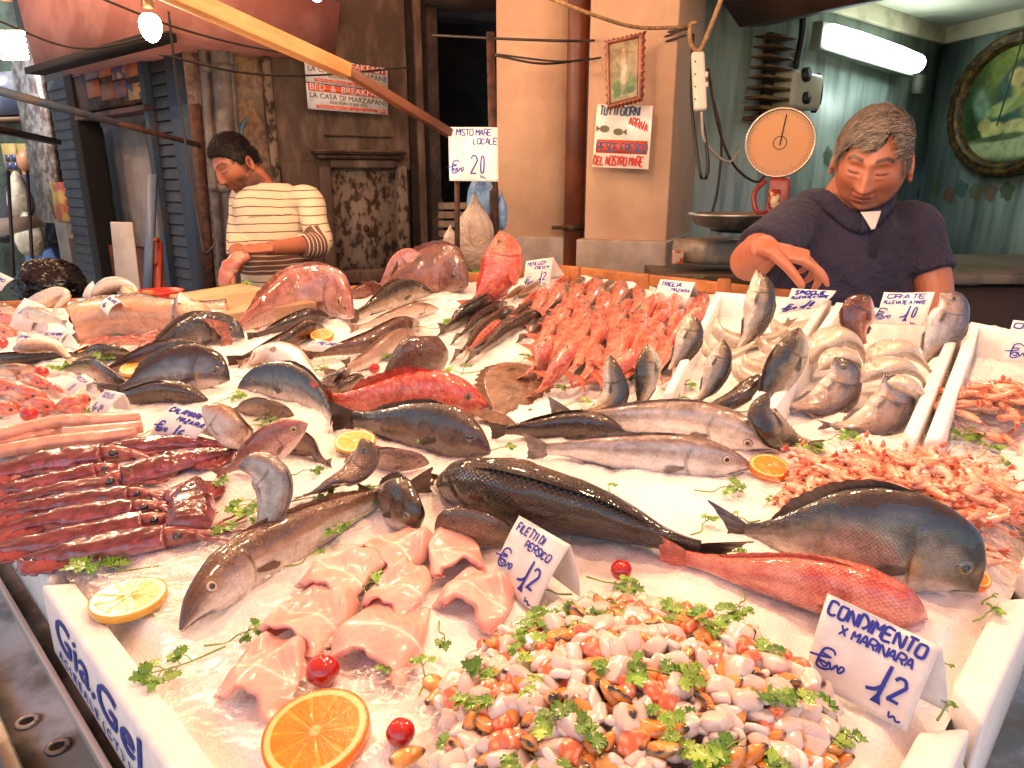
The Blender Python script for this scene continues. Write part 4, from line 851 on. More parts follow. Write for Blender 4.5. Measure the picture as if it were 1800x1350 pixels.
# ================================================================== fish
def T_(s): return np.array([[float(x) for x in q.split()] for q in s.split(',')])
PROF = {
 'bream': ('0 .02 .02,.025 .13 .08,.07 .26 .16,.14 .40 .26,.22 .49 .34,.32 .545 .41,.42 .54 .44,.55 .46 .39,.7 .31 .28,.82 .19 .18,.92 .11 .11,1 .095 .09'),
 'bass': ('0 .03 .03,.03 .12 .12,.08 .22 .24,.16 .35 .37,.26 .45 .47,.38 .49 .51,.5 .46 .49,.62 .38 .40,.75 .27 .28,.88 .18 .18,1 .16 .15'),
 'hake': ('0 .04 .05,.025 .12 .13,.07 .23 .24,.13 .34 .34,.22 .46 .46,.33 .50 .50,.48 .46 .48,.65 .36 .40,.8 .25 .28,.92 .17 .17,1 .14 .14'),
 'mullet': ('0 .05 .06,.025 .20 .12,.07 .34 .22,.13 .45 .33,.22 .50 .44,.35 .50 .48,.5 .44 .44,.66 .33 .34,.82 .21 .21,.93 .16 .15,1 .16 .14'),
 'grouper': ('0 .03 .05,.03 .13 .16,.08 .25 .30,.16 .39 .42,.26 .50 .49,.38 .51 .49,.52 .45 .45,.68 .33 .34,.82 .22 .23,.92 .17 .17,1 .17 .16'),
 'flat': ('0 .06 .06,.03 .17 .17,.08 .30 .30,.16 .42 .41,.28 .49 .49,.42 .50 .50,.56 .46 .46,.7 .36 .36,.82 .23 .23,.92 .12 .12,1 .08 .08'),
}
def skinmat(name, sc_, ss, rough=.22, metal=.15, coat=.9, bump=.35, c2='6a5a52', amt=.45, ns=38):
    return M(name, attr=True, ns=ns, c2=c2, lo=.42, hi=.68, rough=rough*.85, r2=rough+.12, metal=metal, bump=bump, bs=170, scales=sc_, ssize=ss, coat=coat, spec=.6, amt=amt, cc=.04)
# name: profile, thickness, tail length, tail fork, tail spread, back, mid, belly, back edge, belly edge, eye radius, eye t, eye s, iris, material
SP = {
 'bream': dict(p='bream', w=.34, tl=.2, fk=.55, ts=.9, back='2f2622', mid='8c7e74', belly='c9bfb6', kb=.35, bb=-.55, er=.075, et=.125, es=.30, iris='6b5c30', mat=skinmat('scales_silver', .3, 400, metal=.3, rough=.18), gill=.27, mark='gilt'),
 'dream': dict(p='bream', w=.34, tl=.2, fk=.5, ts=.85, back='2c211c', mid='8a7b6e', belly='cbbcb0', kb=.42, bb=-.42, er=.07, et=.125, es=.30, iris='5a4a28', mat=skinmat('scales_silver', .3, 400, metal=.3, rough=.18), gill=.27, mark='gilt'),
 'ream': dict(p='bream', w=.33, tl=.2, fk=.5, ts=.85, back='a0564a', mid='c08a7c', belly='e0bfb2', kb=.45, bb=-.5, er=.085, et=.13, es=.28, iris='b09a5a', mat=skinmat('scales_pink', .4, 300, metal=.1), gill=.28, mark='pink'),
 'stripe': dict(p='bream', w=.38, tl=.2, fk=.5, ts=.8, back='5b4434', mid='86674f', belly='b99c84', kb=.5, bb=-.6, er=.08, et=.13, es=.25, iris='4a3a28', mat=skinmat('scales_brown', .6, 300, metal=.2), gill=.27, mark='lines'),
 'bass': dict(p='bass', w=.5, tl=.17, fk=.45, ts=.8, back='2e2319', mid='8a7660', belly='cbbfaf', kb=.3, bb=-.35, er=.055, et=.12, es=.32, iris='8a7a50', mat=skinmat('scales_fine', .45, 330, metal=.25), gill=.25, mark='bass'),
 'bigbass': dict(p='bass', w=.62, tl=.15, fk=.4, ts=.8, back='19130f', mid='3a2d24', belly='7d6650', kb=.9, bb=-1.2, er=.05, et=.10, es=.35, iris='3a3020', mat=skinmat('scales_large', .8, 215, metal=.3, rough=.25), gill=.22, mark='bass'),
 'hake': dict(p='hake', w=.56, tl=.13, fk=.15, ts=.9, back='6b5148', mid='bfb0a8', belly='e6e0dc', kb=.82, bb=.15, er=.095, et=.135, es=.42, iris='c0a890', mat=skinmat('skin_hake', .12, 500, metal=.2, amt=.35, ns=60), gill=.27, mark='hake'),
 'whit': dict(p='bass', w=.6, tl=.15, fk=.3, ts=.8, back='7c5a44', mid='c8aa96', belly='e6d5c8', kb=.75, bb=.0, er=.05, et=.10, es=.35, iris='8a7a50', mat=skinmat('skin_smooth', .1, 400, metal=.15, amt=.12, ns=14), gill=.22, mark=''),
 'brown': dict(p='hake', w=.7, tl=.14, fk=.1, ts=.7, back='2e1c14', mid='4f3426', belly='9c7c66', kb=.0, bb=-.75, er=.05, et=.10, es=.38, iris='3a3020', mat=skinmat('skin_dark', .15, 320, metal=.15, rough=.24), gill=.23, mark=''),
 'small': dict(p='hake', w=.8, tl=.14, fk=.2, ts=.8, back='3f2c23', mid='7a5f50', belly='b59a86', kb=.1, bb=-.6, er=.08, et=.12, es=.4, iris='6a5a40', mat=skinmat('skin_dark', .15, 320, metal=.15), gill=.24, mark=''),
 'mullet': dict(p='mullet', w=.7, tl=.2, fk=.5, ts=.8, back='cc5a42', mid='e09078', belly='f2d6c8', kb=.6, bb=-.35, er=.1, et=.14, es=.45, iris='3a1a12', mat=skinmat('skin_red', .25, 380, metal=.05, coat=.9, c2='d4684e', amt=.5, ns=45), gill=.27, mark='red'),
 'red': dict(p='grouper', w=.58, tl=.17, fk=.25, ts=.9, back='c8402c', mid='d6604a', belly='e6b0a0', kb=.6, bb=-.75, er=.07, et=.135, es=.45, iris='7a5a30', mat=skinmat('skin_scarlet', .35, 300, metal=.03, coat=.7, c2='b02818', amt=.55, ns=30), gill=.28, mark='red'),
 'scorp': dict(p='grouper', w=.75, tl=.16, fk=.1, ts=.8, back='d8604c', mid='e49080', belly='f0c8ba', kb=.7, bb=-.4, er=.06, et=.14, es=.6, iris='7a4a30', mat=skinmat('skin_rose', .5, 330, metal=.03, coat=.7, c2='d05a48', amt=.6, ns=32), gill=.3, mark='red'),
 'maroon': dict(p='bream', w=.42, tl=.2, fk=.4, ts=.8, back='6b3a30', mid='8c5a4c', belly='b08474', kb=.35, bb=-.75, er=.07, et=.14, es=.22, iris='3a2a20', mat=skinmat('scales_pink', .4, 300, metal=.1), gill=.33, mark='head'),
 'grouper': dict(p='grouper', w=.48, tl=.16, fk=.05, ts=.95, back='33261f', mid='66564a', belly='8d7c70', kb=.2, bb=-.85, er=.075, et=.12, es=.38, iris='3f3428', mat=skinmat('scales_dusky', .35, 420, metal=.15), gill=.28, mark='head'),
 'flat': dict(p='flat', w=.13, tl=.16, fk=-.15, ts=1.6, back='6e4f3e', mid='80604d', belly='8c6d5a', kb=.9, bb=-.9, er=.03, et=.10, es=.35, iris='5a4a38', mat=skinmat('skin_sole', .15, 420, metal=.05, rough=.24), gill=.2, mark='flat'),
 'salmon': dict(p='bass', w=.66, tl=.15, fk=.3, ts=.8, back='4f4a48', mid='b98a74', belly='dba98c', kb=.72, bb=.25, er=.04, et=.10, es=.35, iris='8a7a50', mat=skinmat('skin_salmon', .3, 420, metal=.2, amt=.25), gill=.22, mark=''),
}
m_eye = M('eye', attr=True, ns=0, rough=.06, coat=1., spec=.8)
def fcolor(sp, t, s, pos):
    n = fbm(pos, 28, 3) - .5; n2 = fbm(pos, 9, 2, 4.) - .5
    c = mix(lin(sp['belly'])*np.ones(pos.shape), lin(sp['mid']), sm(sp['bb']-.22, sp['bb']+.22, s+n*.3))
    c = mix(c, lin(sp['back']), sm(sp['kb']-.3, sp['kb']+.3, s+n*.4+n2*.3)); st_ = fbm(pos*np.array([9, 30, 30.]), 1, 3, 3.)-.5; c = np.clip(c*(1+.7*st_[..., None]*(sp['mark'] != '')), 0, 1)
    mk = sp['mark']; g = sp['gill']; gl = g + .05*(1-s**2) - .02
    if mk in ('gilt',):
        c = mix(c, lin('120e0e'), .85*np.exp(-((t-gl-.015)/.035)**2-((s-.25)/.30)**2))
        c = mix(c, lin('b98a3a'), .75*np.exp(-((t-gl+.02)/.022)**2-((s+.15)/.22)**2))
        c = mix(c, lin('c79a40'), .8*np.exp(-((t-.075)/.014)**2-((s-.55)/.22)**2))
        c = mix(c, lin('1b1517'), .8*sm(.2, .02, t)*sm(-.3, .2, s))
        c = mix(c, lin('cfc2b8'), sm(.26, .12, t)*sm(-.25, -.6, s)*.9)
    if mk == 'lines' or mk == 'gilt' or mk == 'pink':
        q = sm(.3, .4, t)*sm(.25, -.1, s)*sm(-.95, -.7, s)*(.35 if mk == 'gilt' else .3); c = mix(c, lin(sp['belly']), q*(np.sin(s*46+n*2) > 0))
    if mk in ('bass', 'pink', 'gilt', 'head'):
        ll = .38-.25*sm(.25, .9, t); c = mix(c, lin('2a201c'), .4*np.exp(-((s-ll)/.03)**2)*sm(g, g+.06, t))
    if mk == 'red':
        c = mix(c, lin('e8a896'), .45*sm(.08, .2, fbm(pos, 60, 2, 2.)-.45)); c = mix(c, lin('a81e12'), .5*sm(.05, .2, n2))
    if mk == 'hake':
        c = mix(c, lin('d9d2d0'), .6*sm(.0, .25, t)*sm(.30, .2, t)*sm(.4, 0., s)); c = mix(c, lin('4a3632'), .5*sm(.13, .0, t)*sm(0, .5, s))
    if mk == 'head':
        c = mix(c, lin('5a3a30'), .5*sm(g, g-.08, t))
    if mk == 'flat':
        c = mix(c, lin('4e382c'), .5*sm(.05, .15, n2+n*.5)); c = mix(c, lin('b58e74'), .3*sm(.08, .2, -n))
    # dark edge of the gill cover, iridescent operculum
    c = mix(c, lin('2a1712') if mk != 'red' else lin('8a1d12'), .75*np.exp(-((t-gl)/.006)**2)*sm(.8, .55, np.abs(s)))
    return c
def fish(lab, cat, pts, hp, kind, R=(0, 1, 0), lift=None, n=64, m=30, name='fish', group=None, sink=.06, fins=True, mouth=0., tail=True, pec=1., eyes=1, cut=None, wk=1., flip=False, dor=.07, ana=True, pecR=None, col2=None, both=False, trunc=None, lean=.25, jaw=0):
    sp = dict(SP[kind]);
    if col2: sp.update(col2)
    mid = pts[len(pts)//2]; H = hp*depth(mid[0], mid[1])/FPX
    Rw = camv(R); ru = max(0, Rw[2]); 
    tl = sp['tl'] if tail else 0.
    Rn = np.array(R, float)/np.linalg.norm(R); H = H/max(.55, math.hypot(math.hypot(Rn[0], Rn[1]), .9*sp['w']*wk*Rn[2]))
    if len(pts[0]) > 2 or len(pts[-1]) > 2:
        an = max(pts, key=lambda q: q[1]); ha = an[2] if len(an) > 2 else .01; pa = P(an[0], an[1], min(ha, .02))
        W = []
        for q in pts:
            h_ = q[2] if len(q) > 2 else .01
            if h_ < .018: W.append(P(q[0], q[1], max(h_, .006))); continue
            d = ray(q[0], q[1]); k_ = (pa[1]-lean*pa[2]-CAM[1]+lean*CAM[2])/(d[1]-lean*d[2]); W.append(CAM+d*k_)
    else:
        if lift is not None: H0 = lift
        pf = T_(PROF[sp['p']]); W = []
        for i_, q in enumerate(pts):
            t_ = i_/(len(pts)-1)*(1+tl); hb = np.interp(t_, pf[:, 0], pf[:, 2]); hw = sp['w']*wk*.5*(np.interp(t_, pf[:, 0], pf[:, 1])+hb)**.72
            l_ = math.hypot(hb*ru, hw*math.sqrt(max(0, 1-ru*ru)))*H - sink*H*.8
            if t_ > 1: l_ = .004
            if lift is not None: l_ = l_*.5+(lift-.02)*.6+.004 if lift > .02 else l_
            W.append(P(q[0], q[1], max(.003, l_)))
    C, L = spline(W, 240)
    NT = n; tb = np.linspace(0, 1, NT)**1.25; fr = 1/(1+tl)
    if trunc: tb = tb*trunc; fr = 1/trunc; tail = False
    T = nrm(np.gradient(C, axis=0)); u = np.linspace(0, 1, 240)
    def at(t): return np.stack([np.interp(t*fr, u, C[:, k]) for k in range(3)], -1)
    def tg(t): return nrm(np.stack([np.interp(t*fr, u, T[:, k]) for k in range(3)], -1))
    pf = T_(PROF[sp['p']]); top = lambda t: np.interp(t, pf[:, 0], pf[:, 1]); bot = lambda t: np.interp(t, pf[:, 0], pf[:, 2])
    if cut is not None: top0, bot0 = top, bot; 
    def frame(t):
        tt = tg(t); Dv = nrm(Rw - (tt@Rw)[..., None]*tt); return tt, Dv, np.cross(tt, Dv)
    def surf(t, a):
        t = np.asarray(t, float); a = np.asarray(a, float); tt, Dv, S = frame(t); tp, bt = top(t), bot(t); h = tp+bt
        wd = sp['w']*wk*.5*h**.72*(1-.5*sm(.7, 1, t))*(.72+.28*sm(0, .12, t)); g = sp['gill']
        ca = np.cos(a); sa = np.sin(a); y = np.where(ca > 0, tp*ca, bt*ca)
        x = wd*np.sign(sa)*np.abs(sa)**.8
        gl = g+.05*(1-ca**2)-.02; 
        st = 1+.05*sm(gl-.10, gl-.01, t)*(1-sm(gl, gl+.008, t)) - .05*np.exp(-((t-gl-.012)/.010)**2)
        x = x*st
        mt = mouth if mouth else .075   # mouth groove
        ms = -.25-.55*np.clip(t/mt, 0, 1); gm = np.exp(-((ca-ms)/.13)**2)*sm(mt*1.08, mt*.9, t)*sm(0, .012, t)
        x = x*(1-.28*gm); y = y*(1-.04*gm)
        return at(t) + H*(Dv*y[..., None] + S*x[..., None]), gm
    A = np.arange(m)/m*2*pi
    t2 = tb[:, None]*np.ones((1, m)); a2 = np.ones((NT, 1))*A[None]
    G, gm = surf(t2, a2)
    loc = np.stack([t2*3, np.cos(a2), np.sin(a2)], -1) + ((sum(map(ord, lab))*7) % 97)
    G = G + nrm(G-at(t2)+1e-9)*((fbm(loc, 5, 2)-.5)*(.022 if kind != 'whit' else .006)*H)[..., None]*sm(0, .1, t2)[..., None]
    c = fcolor(sp, t2, np.cos(a2), loc/3.)
    c = mix(c, lin('1d0f0c') if sp['mark'] != 'red' else lin('7a150d'), np.clip(gm*1.1, 0, 1)*.85)
    uv = np.stack([t2*L*fr, a2*H*.42], -1)
    base = W[len(W)//2]; base = np.array([base[0], base[1], tabz(base[0], base[1])])
    r = thing(name, lab, cat, base, group)
    mb = MB(); mb.grid(G, cv=True, c=c, uv=uv, cap0=True, cap1=True); mb.build('body', sp['mat'], parent=r)
    tt, Dv, S = frame(np.array(0.5)); side = 1 if np.dot(S, CAM-at(np.array(.5))) > 0 else -1
    if flip: side = -side
    finc = lin(sp['back'])*.6+lin(sp['mid'])*.4; fm = M('fin', attr=True, ns=60, c2='3a2c26', rough=.35, coat=.3, sss=.0, spec=.5)
    if eyes:
        for sd in ((side, -side) if both else (side,)):
            te = sp['et']; a = math.acos(sp['es'])*sd; p, _ = surf(te, a); p1, _ = surf(te+.01, a); p2, _ = surf(te, a+.05*sd)
            nn = nrm(np.cross(p1-p, p2-p)); 
            if np.dot(nn, p-at(np.array(te))) < 0: nn = -nn
            er = sp['er']*H*1.0; e1 = nrm(p1-p); e2 = np.cross(nn, e1); rr = np.array([0, .3, .46, .5, .6, .85, .93, 1.12]); hh = np.array([.42, .40, .36, .35, .31, .14, .10, -.12])
            cc = [lin('060505')]*3+[lin(sp['iris'])*.5, lin(sp['iris']), lin(sp['iris'])*1.2, lin('2a1c16'), lin(sp['mid'])*.7]
            aa = np.arange(16)/16*2*pi
            g = np.array([[p+er*(q*(e1*cos(b_)+e2*sin(b_))+nn*(h_*.8)) for b_ in aa] for q, h_ in zip(rr, hh)])
            mb = MB(); mb.grid(g, cv=True, c=np.repeat(np.array(cc)[:, None], 16, 1), cap0=True); mb.build('eye', m_eye, parent=r)
    def fan(nm, base_f, nu, nv, c1=finc, cc2=None, thick=0):
        g = np.array([[base_f(i/(nu-1), j/(nv-1)) for j in range(nv)] for i in range(nu)])
        k = np.array([[(.8 if j % 2 else 1.15)*np.asarray(c1) for j in range(nv)] for i in range(nu)])
        mb = MB(); mb.grid(g, c=np.clip(k, 0, 1)); mb.build(nm, fm, parent=r)
    if jaw:      # open lower jaw, gape and tongue
        hg = at(np.array(.13)); t0, D0, S0 = frame(np.array(.06)); hg = hg-D0*bot(.13)*H*.60; dj = nrm(-t0*cos(jaw)-D0*sin(jaw)); Lj = .155*L*fr
        q = [hg+t0*.03*Lj, hg+dj*Lj*.35, hg+dj*Lj*.7, hg+dj*Lj*.95, hg+dj*Lj]; mb = MB(); mb.tube(q, np.array([.17, .15, .11, .07, .03])*H, 14, c=lin(sp['belly'])*.8, up=tuple(D0), flat=.45); mb.build('lower_jaw', sp['mat'], parent=r)
        s0 = at(np.array(.012))-D0*bot(.012)*H*.5; e = hg+dj*Lj*.93+D0*.03*H; mb = MB()
        for sd in (-1, 1): mb.add([hg+S0*sd*.03*H, s0+S0*sd*.05*H+t0*.02*H, (s0+e)/2+t0*.25*Lj, e+S0*sd*.03*H], [(0, 1, 2), (0, 2, 3)], lin('6a2a22'))
        mb.build('mouth_lining', m_eye, parent=r)
    if tail:
        p0 = at(np.array(1.)); t0, D0, S0 = frame(np.array(1.)); pe = C[-1]; Lt = np.linalg.norm(pe-p0)+1e-6; dirt = nrm(pe-p0); hb = (top(1.)+bot(1.))*H*.5
        wv = rng.uniform(-1, 1)*.04
        def tf(i, j):
            v = 2*j-1; ln = Lt*(1-sp['fk']*(1-abs(v)**1.2))*(1-.06*abs(math.sin(j*40))*i)
            return p0 + dirt*(ln*i-.03*H) + D0*v*(hb*.95+sp['ts']*Lt*.55*i**.8) + S0*(math.sin(j*34)*.006*H*i+wv*H*i*v*v*2)
        fan('tail_fin', tf, 7, 19)
    if fins:
        t1, t2_ = (.30, .86) if sp['p'] != 'flat' else (.05, .95); nf = 36; hd = dor*H*(1 if sp['p'] != 'flat' else .55)
        lnn = .3*side
        def df_(i, j):
            t = t1+(t2_-t1)*j; p = at(np.array(t)); a, b, s_ = frame(np.array(t)); h = hd*min(1, 6*j+.25)*min(1, 3.5*(1-j)+.12)*(.92+.08*math.cos(j*60))
            return p + b*(top(t)*H*.97 + h*i) + a*h*1.6*i + s_*lnn*h*i
        fan('dorsal_fin', df_, 4, nf)
        if ana:
            a1, a2_ = (.6, .86) if sp['p'] != 'flat' else (.12, .95)
            def af(i, j):
                t = a1+(a2_-a1)*j; p = at(np.array(t)); a, b, s_ = frame(np.array(t)); h = hd*min(1, 8*j+.3)*min(1, 3*(1-j)+.1)*(.8+.2*math.cos(j*50))
                return p - b*(bot(t)*H*.97 + h*i) + a*h*1.6*i + s_*lnn*h*i
            fan('anal_fin', af, 4, 22)
    if pec:
        tp_ = sp['gill']+.035; a0 = math.acos(-.28)*side; p, _ = surf(tp_, a0); a, b, s_ = frame(np.array(tp_)); lp = .30*H*pec*(1 if sp['p'] in ('bream', 'flat') else 1.35)*(.9 if sp['p'] != 'hake' else 1.1)
        o = nrm(p-at(np.array(tp_)))
        pc_ = finc*.8 if kind not in ('whit', 'mullet', 'red', 'scorp') else finc
        def pf_(i, j):
            v = 2*j-1; ang = v*.26-.12; L_ = lp*(1-.25*v*v-.12*(v > 0))
            q = p + o*.010*H + (a*cos(ang)+b*sin(ang))*L_*i + b*v*.035*H*(1-i) + o*(.05*i*H+.004*H*math.sin(j*30))
            return q
        fan('pectoral_fin', pf_, 6, 13, c1=pc_)
    return r
F = fish
GB = 'whole fish laid out on the ice'
# ---- foreground and middle, hero fish
F('large gilthead bream with dark back and golden brow below the big prawn pile', 'fish', [(1716, 1040), (1640, 985), (1520, 955), (1400, 942), (1300, 936), (1236, 925)], 172, 'dream', R=(.22, 1, .25), n=120, m=52, name='gilthead_bream', mouth=.08, both=False, sink=.10)
F('large dark sea bass with bold scales lying across the ice behind the perch fillet card', 'fish', [(766, 852), (860, 862), (960, 880), (1060, 905), (1160, 945), (1240, 968), (1325, 978)], 112, 'bigbass', R=(.1, .55, 1), n=120, m=52, name='sea_bass', sink=.12, dor=.06)
F('long brown hake with a big eye, head to the lower left by the fillet rolls', 'fish', [(318, 1108), (360, 1050), (430, 990), (520, 940), (610, 895), (690, 868), (770, 855)], 84, 'hake', R=(-.6, 1, .7), n=120, m=52, name='hake', mouth=.11, sink=.14, dor=.08, col2=dict(back='5c4030', mid='9a7a60', belly='d2c4b8', kb=.45, bb=.05), lift=.026)
F('silver hake with open mouth biting the orange slice', 'fish', [(1322, 820), (1230, 806), (1130, 796), (1040, 790), (980, 790), (918, 788)], 72, 'hake', R=(0, 1, .35), n=110, m=48, name='hake', mouth=.12, sink=.10, dor=.06, lift=.026, jaw=.42, col2=dict(belly='e4dfdd', mid='bcaea8'))
F('silver hake lying just behind the one that bites the orange', 'fish', [(1375, 788), (1300, 762), (1220, 742), (1130, 734), (1040, 734), (960, 728)], 70, 'hake', R=(.1, 1, .45), n=110, m=48, name='hake', mouth=.12, sink=.10, dor=.06, col2=dict(es=-.15), lift=.024)
F('dark brown grouper with round head lying under the scarlet fish', 'fish', [(862, 795), (810, 765), (740, 750), (670, 742), (620, 738), (578, 740)], 84, 'grouper', R=(.1, 1, .25), n=100, m=44, name='grouper', mouth=.09, lift=.028)
F('scarlet spotted fish with black eye in the middle of the counter', 'fish', [(856, 712), (790, 700), (720, 698), (650, 702), (600, 706), (546, 706)], 86, 'red', R=(0, 1, .35), n=100, m=44, name='red_grouper', mouth=.09, lift=.024, dor=.12)
F('large rose red scorpionfish lying behind the marinara card', 'fish', [(1628, 1085), (1560, 1060), (1470, 1035), (1380, 1015), (1290, 1000), (1220, 985), (1150, 968)], 92, 'scorp', R=(.15, 1, .6), n=110, m=46, name='scorpionfish', eyes=0, mouth=.01, dor=.08)
F('round headed bream with a pale snout between the brown hake and black sea bass', 'fish', [(738, 928), (720, 905), (690, 880), (655, 868), (620, 866)], 84, 'bream', R=(.35, .9, .5), n=80, m=40, name='gilthead_bream', lift=.024, tail=True, col2=dict(back='3a2a20', mid='6f5644', w=.5))
F('golden brown striped bream half hidden behind the perch fillet card', 'fish', [(765, 940), (810, 930), (860, 936), (920, 955), (975, 985)], 74, 'stripe', R=(.1, 1, .5), n=80, m=40, name='striped_bream', pec=.8, lift=.020)
F('brown striped bream standing head up and leaning right beside the tomato', 'fish', [(636, 770, .05), (640, 800, .042), (618, 828, .030), (580, 850, .018), (545, 868, .010), (502, 880, .004)], 66, 'stripe', R=(.9, .4, .5), n=80, m=40, name='striped_bream', pec=.7)
F('small pinkish bream lying behind the upright striped bream', 'fish', [(755, 815), (715, 812), (670, 808), (630, 805), (590, 806)], 42, 'stripe', R=(0, 1, .5), n=60, m=34, name='striped_bream', col2=dict(back='7d5a4c', mid='a07a6c', belly='c8a698'), lift=.014)
F('pink striped sea bream leaning head up against the squid', 'fish', [(541, 745, .045), (500, 770, .035), (455, 800, .022), (410, 822, .012), (360, 842, .006)], 58, 'ream', R=(-.35, 1, .45), n=80, m=40, name='pink_bream', mouth=.08)
F('small bronze fish tucked behind the pink striped bream, tail to the right', 'fish', [(480, 790), (515, 780), (545, 785), (562, 805), (590, 822)], 48, 'stripe', R=(0, 1, .6), n=50, m=30, name='striped_bream', eyes=0)
F('silver grey hake bent upright beside the parsley right of the squid', 'fish', [(420, 820, .052), (455, 822, .06), (480, 850, .052), (478, 895, .034), (455, 935, .018), (425, 975, .006)], 66, 'hake', R=(.9, .5, .5), n=90, m=44, name='hake', eyes=0, col2=dict(back='7d726c', mid='a89f9a', belly='cbc4c0'), pec=1.1, dor=.05)
F('dark bream hanging nose down behind the pink striped bream card', 'fish', [(355, 715, .04), (385, 735, .038), (410, 760, .028), (428, 785, .016), (440, 810, .006)], 56, 'whit', R=(.7, .8, .3), n=60, m=32, name='bream', eyes=0)
F('silver bream with gaping mouth facing left above the grouper', 'fish', [(418, 682), (465, 672), (520, 680), (560, 702), (582, 735), (575, 768)], 74, 'dream', R=(.25, 1, .2), n=90, m=42, name='dark_bream', mouth=.08, jaw=.5, col2=dict(mid='5d5658', mark='pink'), lift=.024)
F('pale silver belly up fish curving behind the gaping bream', 'fish', [(436, 640), (470, 625), (510, 640), (550, 668), (585, 690)], 62, 'whit', R=(-.1, -1, .3), n=70, m=34, name='bream', eyes=0, dor=.05, lift=.022)
F('small brown striped fish between the calamari card and the gaping bream', 'fish', [(517, 730), (480, 722), (440, 718), (405, 722), (380, 728)], 36, 'stripe', R=(0, 1, .6), n=50, m=30, name='striped_bream')
F('dark fish whose head pokes out behind the black sea bass', 'fish', [(962, 832), (920, 826), (870, 826), (820, 834), (740, 846)], 38, 'stripe', R=(0, 1, .6), n=60, m=32, name='bream', lift=.024)
F('black and gold bream lying left of the silver hakes', 'fish', [(1102, 765), (1050, 752), (1000, 748), (940, 752), (895, 756), (858, 758)], 54, 'brown', R=(0, 1, .6), n=80, m=38, name='dark_bream', lift=.022)
F('brown sole lying flat with frilled edges left of the red mullet pile', 'fish', [(925, 640), (915, 672), (895, 700), (862, 742)], 132, 'flat', R=(.95, -.3, .25), n=80, m=40, name='sole', pec=.5, dor=.2)
# ---- left side breams
F('gilthead bream with pale chin, front one of the two at the left', 'fish', [(404, 668), (365, 655), (315, 655), (262, 668), (215, 684), (168, 700)], 88, 'dream', R=(.25, 1, .1), n=90, m=44, name='gilthead_bream', lift=.028, col2=dict(mid='6f6462'))
F('gilthead bream with pale chin, rear one beside the salmon head', 'fish', [(430, 594), (395, 585), (345, 592), (295, 610), (245, 632), (195, 648)], 76, 'dream', R=(.3, 1, .1), n=90, m=44, name='gilthead_bream', lift=.028, col2=dict(mid='6f6462'))
F('dark purple fish squeezed between the two left gilthead bream', 'fish', [(372, 622), (330, 618), (280, 625), (230, 640), (180, 652), (130, 655)], 44, 'bream', R=(.1, 1, .4), n=60, m=32, name='bream', eyes=0, col2=dict(mid='7a5552', back='3c2c2c'))
F('black glistening mackerel shaped fish behind the calamari card', 'fish', [(366, 704), (320, 690), (270, 690), (225, 698), (175, 690)], 38, 'brown', R=(0, 1, .7), n=60, m=32, name='dark_fish', lift=.014)
F('bream head with pink lips facing right beside the small cards at the left', 'fish', [(228, 682), (190, 665), (150, 650), (110, 648)], 44, 'bream', R=(.2, 1, .5), n=60, m=34, name='bream', tail=False, col2=dict(mid='8c7a74'))
F('white bellied silver fish curved over a black one at the far left', 'fish', [(22, 614, .02), (60, 606, .034), (95, 608, .036), (120, 628, .022), (134, 640, .006)], 26, 'whit', R=(0, -.6, 1), n=50, m=28, name='silver_fish', eyes=0, fins=False, pec=0)
F('long black fish under the white bellied one at the far left', 'fish', [(-40, 640), (20, 632), (80, 625), (130, 622), (160, 618)], 26, 'brown', R=(0, 1, .8), n=50, m=28, name='dark_fish', eyes=0, col2=dict(back='0d0b0a', mid='1c1512'))
F('orange bellied fish at the left edge under the long black fish', 'fish', [(70, 648), (30, 650), (-20, 654), (-60, 658)], 22, 'whit', R=(0, 1, .8), n=40, m=24, name='pale_fish', eyes=0, fins=False)
# ---- back row
F('large pink red sea bream with a golden eye at the back, behind the two eels', 'fish', [(622, 556), (592, 524), (530, 520), (470, 545), (415, 578), (362, 606)], 92, 'ream', R=(-.1, 1, .1), n=110, m=48, name='pink_bream', lift=.05, sink=.03)
F('large maroon bream head with ridged cheek near the back rim', 'fish', [(822, 502), (785, 478), (740, 480), (700, 495), (670, 512), (640, 522)], 82, 'maroon', R=(0, 1, .1), n=100, m=44, name='maroon_bream', lift=.055, eyes=1)
F('pale pink fish poking tail up behind the maroon bream', 'fish', [(738, 445, .10), (715, 455, .09), (690, 480, .07), (665, 510, .04)], 30, 'ream', R=(-.6, .7, .3), n=50, m=28, name='pink_bream', eyes=0, tail=False, fins=False)
F('dark backed sea bass below the maroon bream, tail to the left', 'fish', [(760, 516), (725, 510), (690, 520), (655, 538), (630, 552), (603, 562)], 48, 'bass', R=(-.1, 1, .3), n=80, m=38, name='sea_bass', lift=.03)
F('pale silver fish lying below the dark backed sea bass', 'fish', [(772, 543), (730, 545), (690, 556), (650, 570), (608, 582)], 26, 'whit', R=(0, 1, .7), n=50, m=28, name='pale_fish', eyes=0)
F('upright scarlet gurnard standing on its tail at the back rim', 'fish', [(878, 408, .155), (885, 438, .14), (880, 475, .10), (862, 505, .06), (838, 532, .02), (812, 548, .005)], 60, 'red', R=(-1, .2, .25), n=100, m=44, name='red_gurnard', mouth=.06, eyes=1, pec=1.6, col2=dict(p='hake', w=.7, back='d8482e', mid='df6a4e', belly='e89a80'))
F('upper of two dark eel shaped fish in front of the pink red sea bream', 'fish', [(577, 556), (545, 556), (510, 566), (475, 580), (432, 596)], 27, 'brown', R=(0, 1, .9), n=60, m=28, name='dark_fish', lift=.014)
F('lower of two dark eel shaped fish with its tail curling to the left', 'fish', [(572, 578), (540, 580), (505, 596), (470, 610), (430, 628), (396, 638)], 32, 'brown', R=(0, 1, .9), n=60, m=28, name='dark_fish', lift=.016)
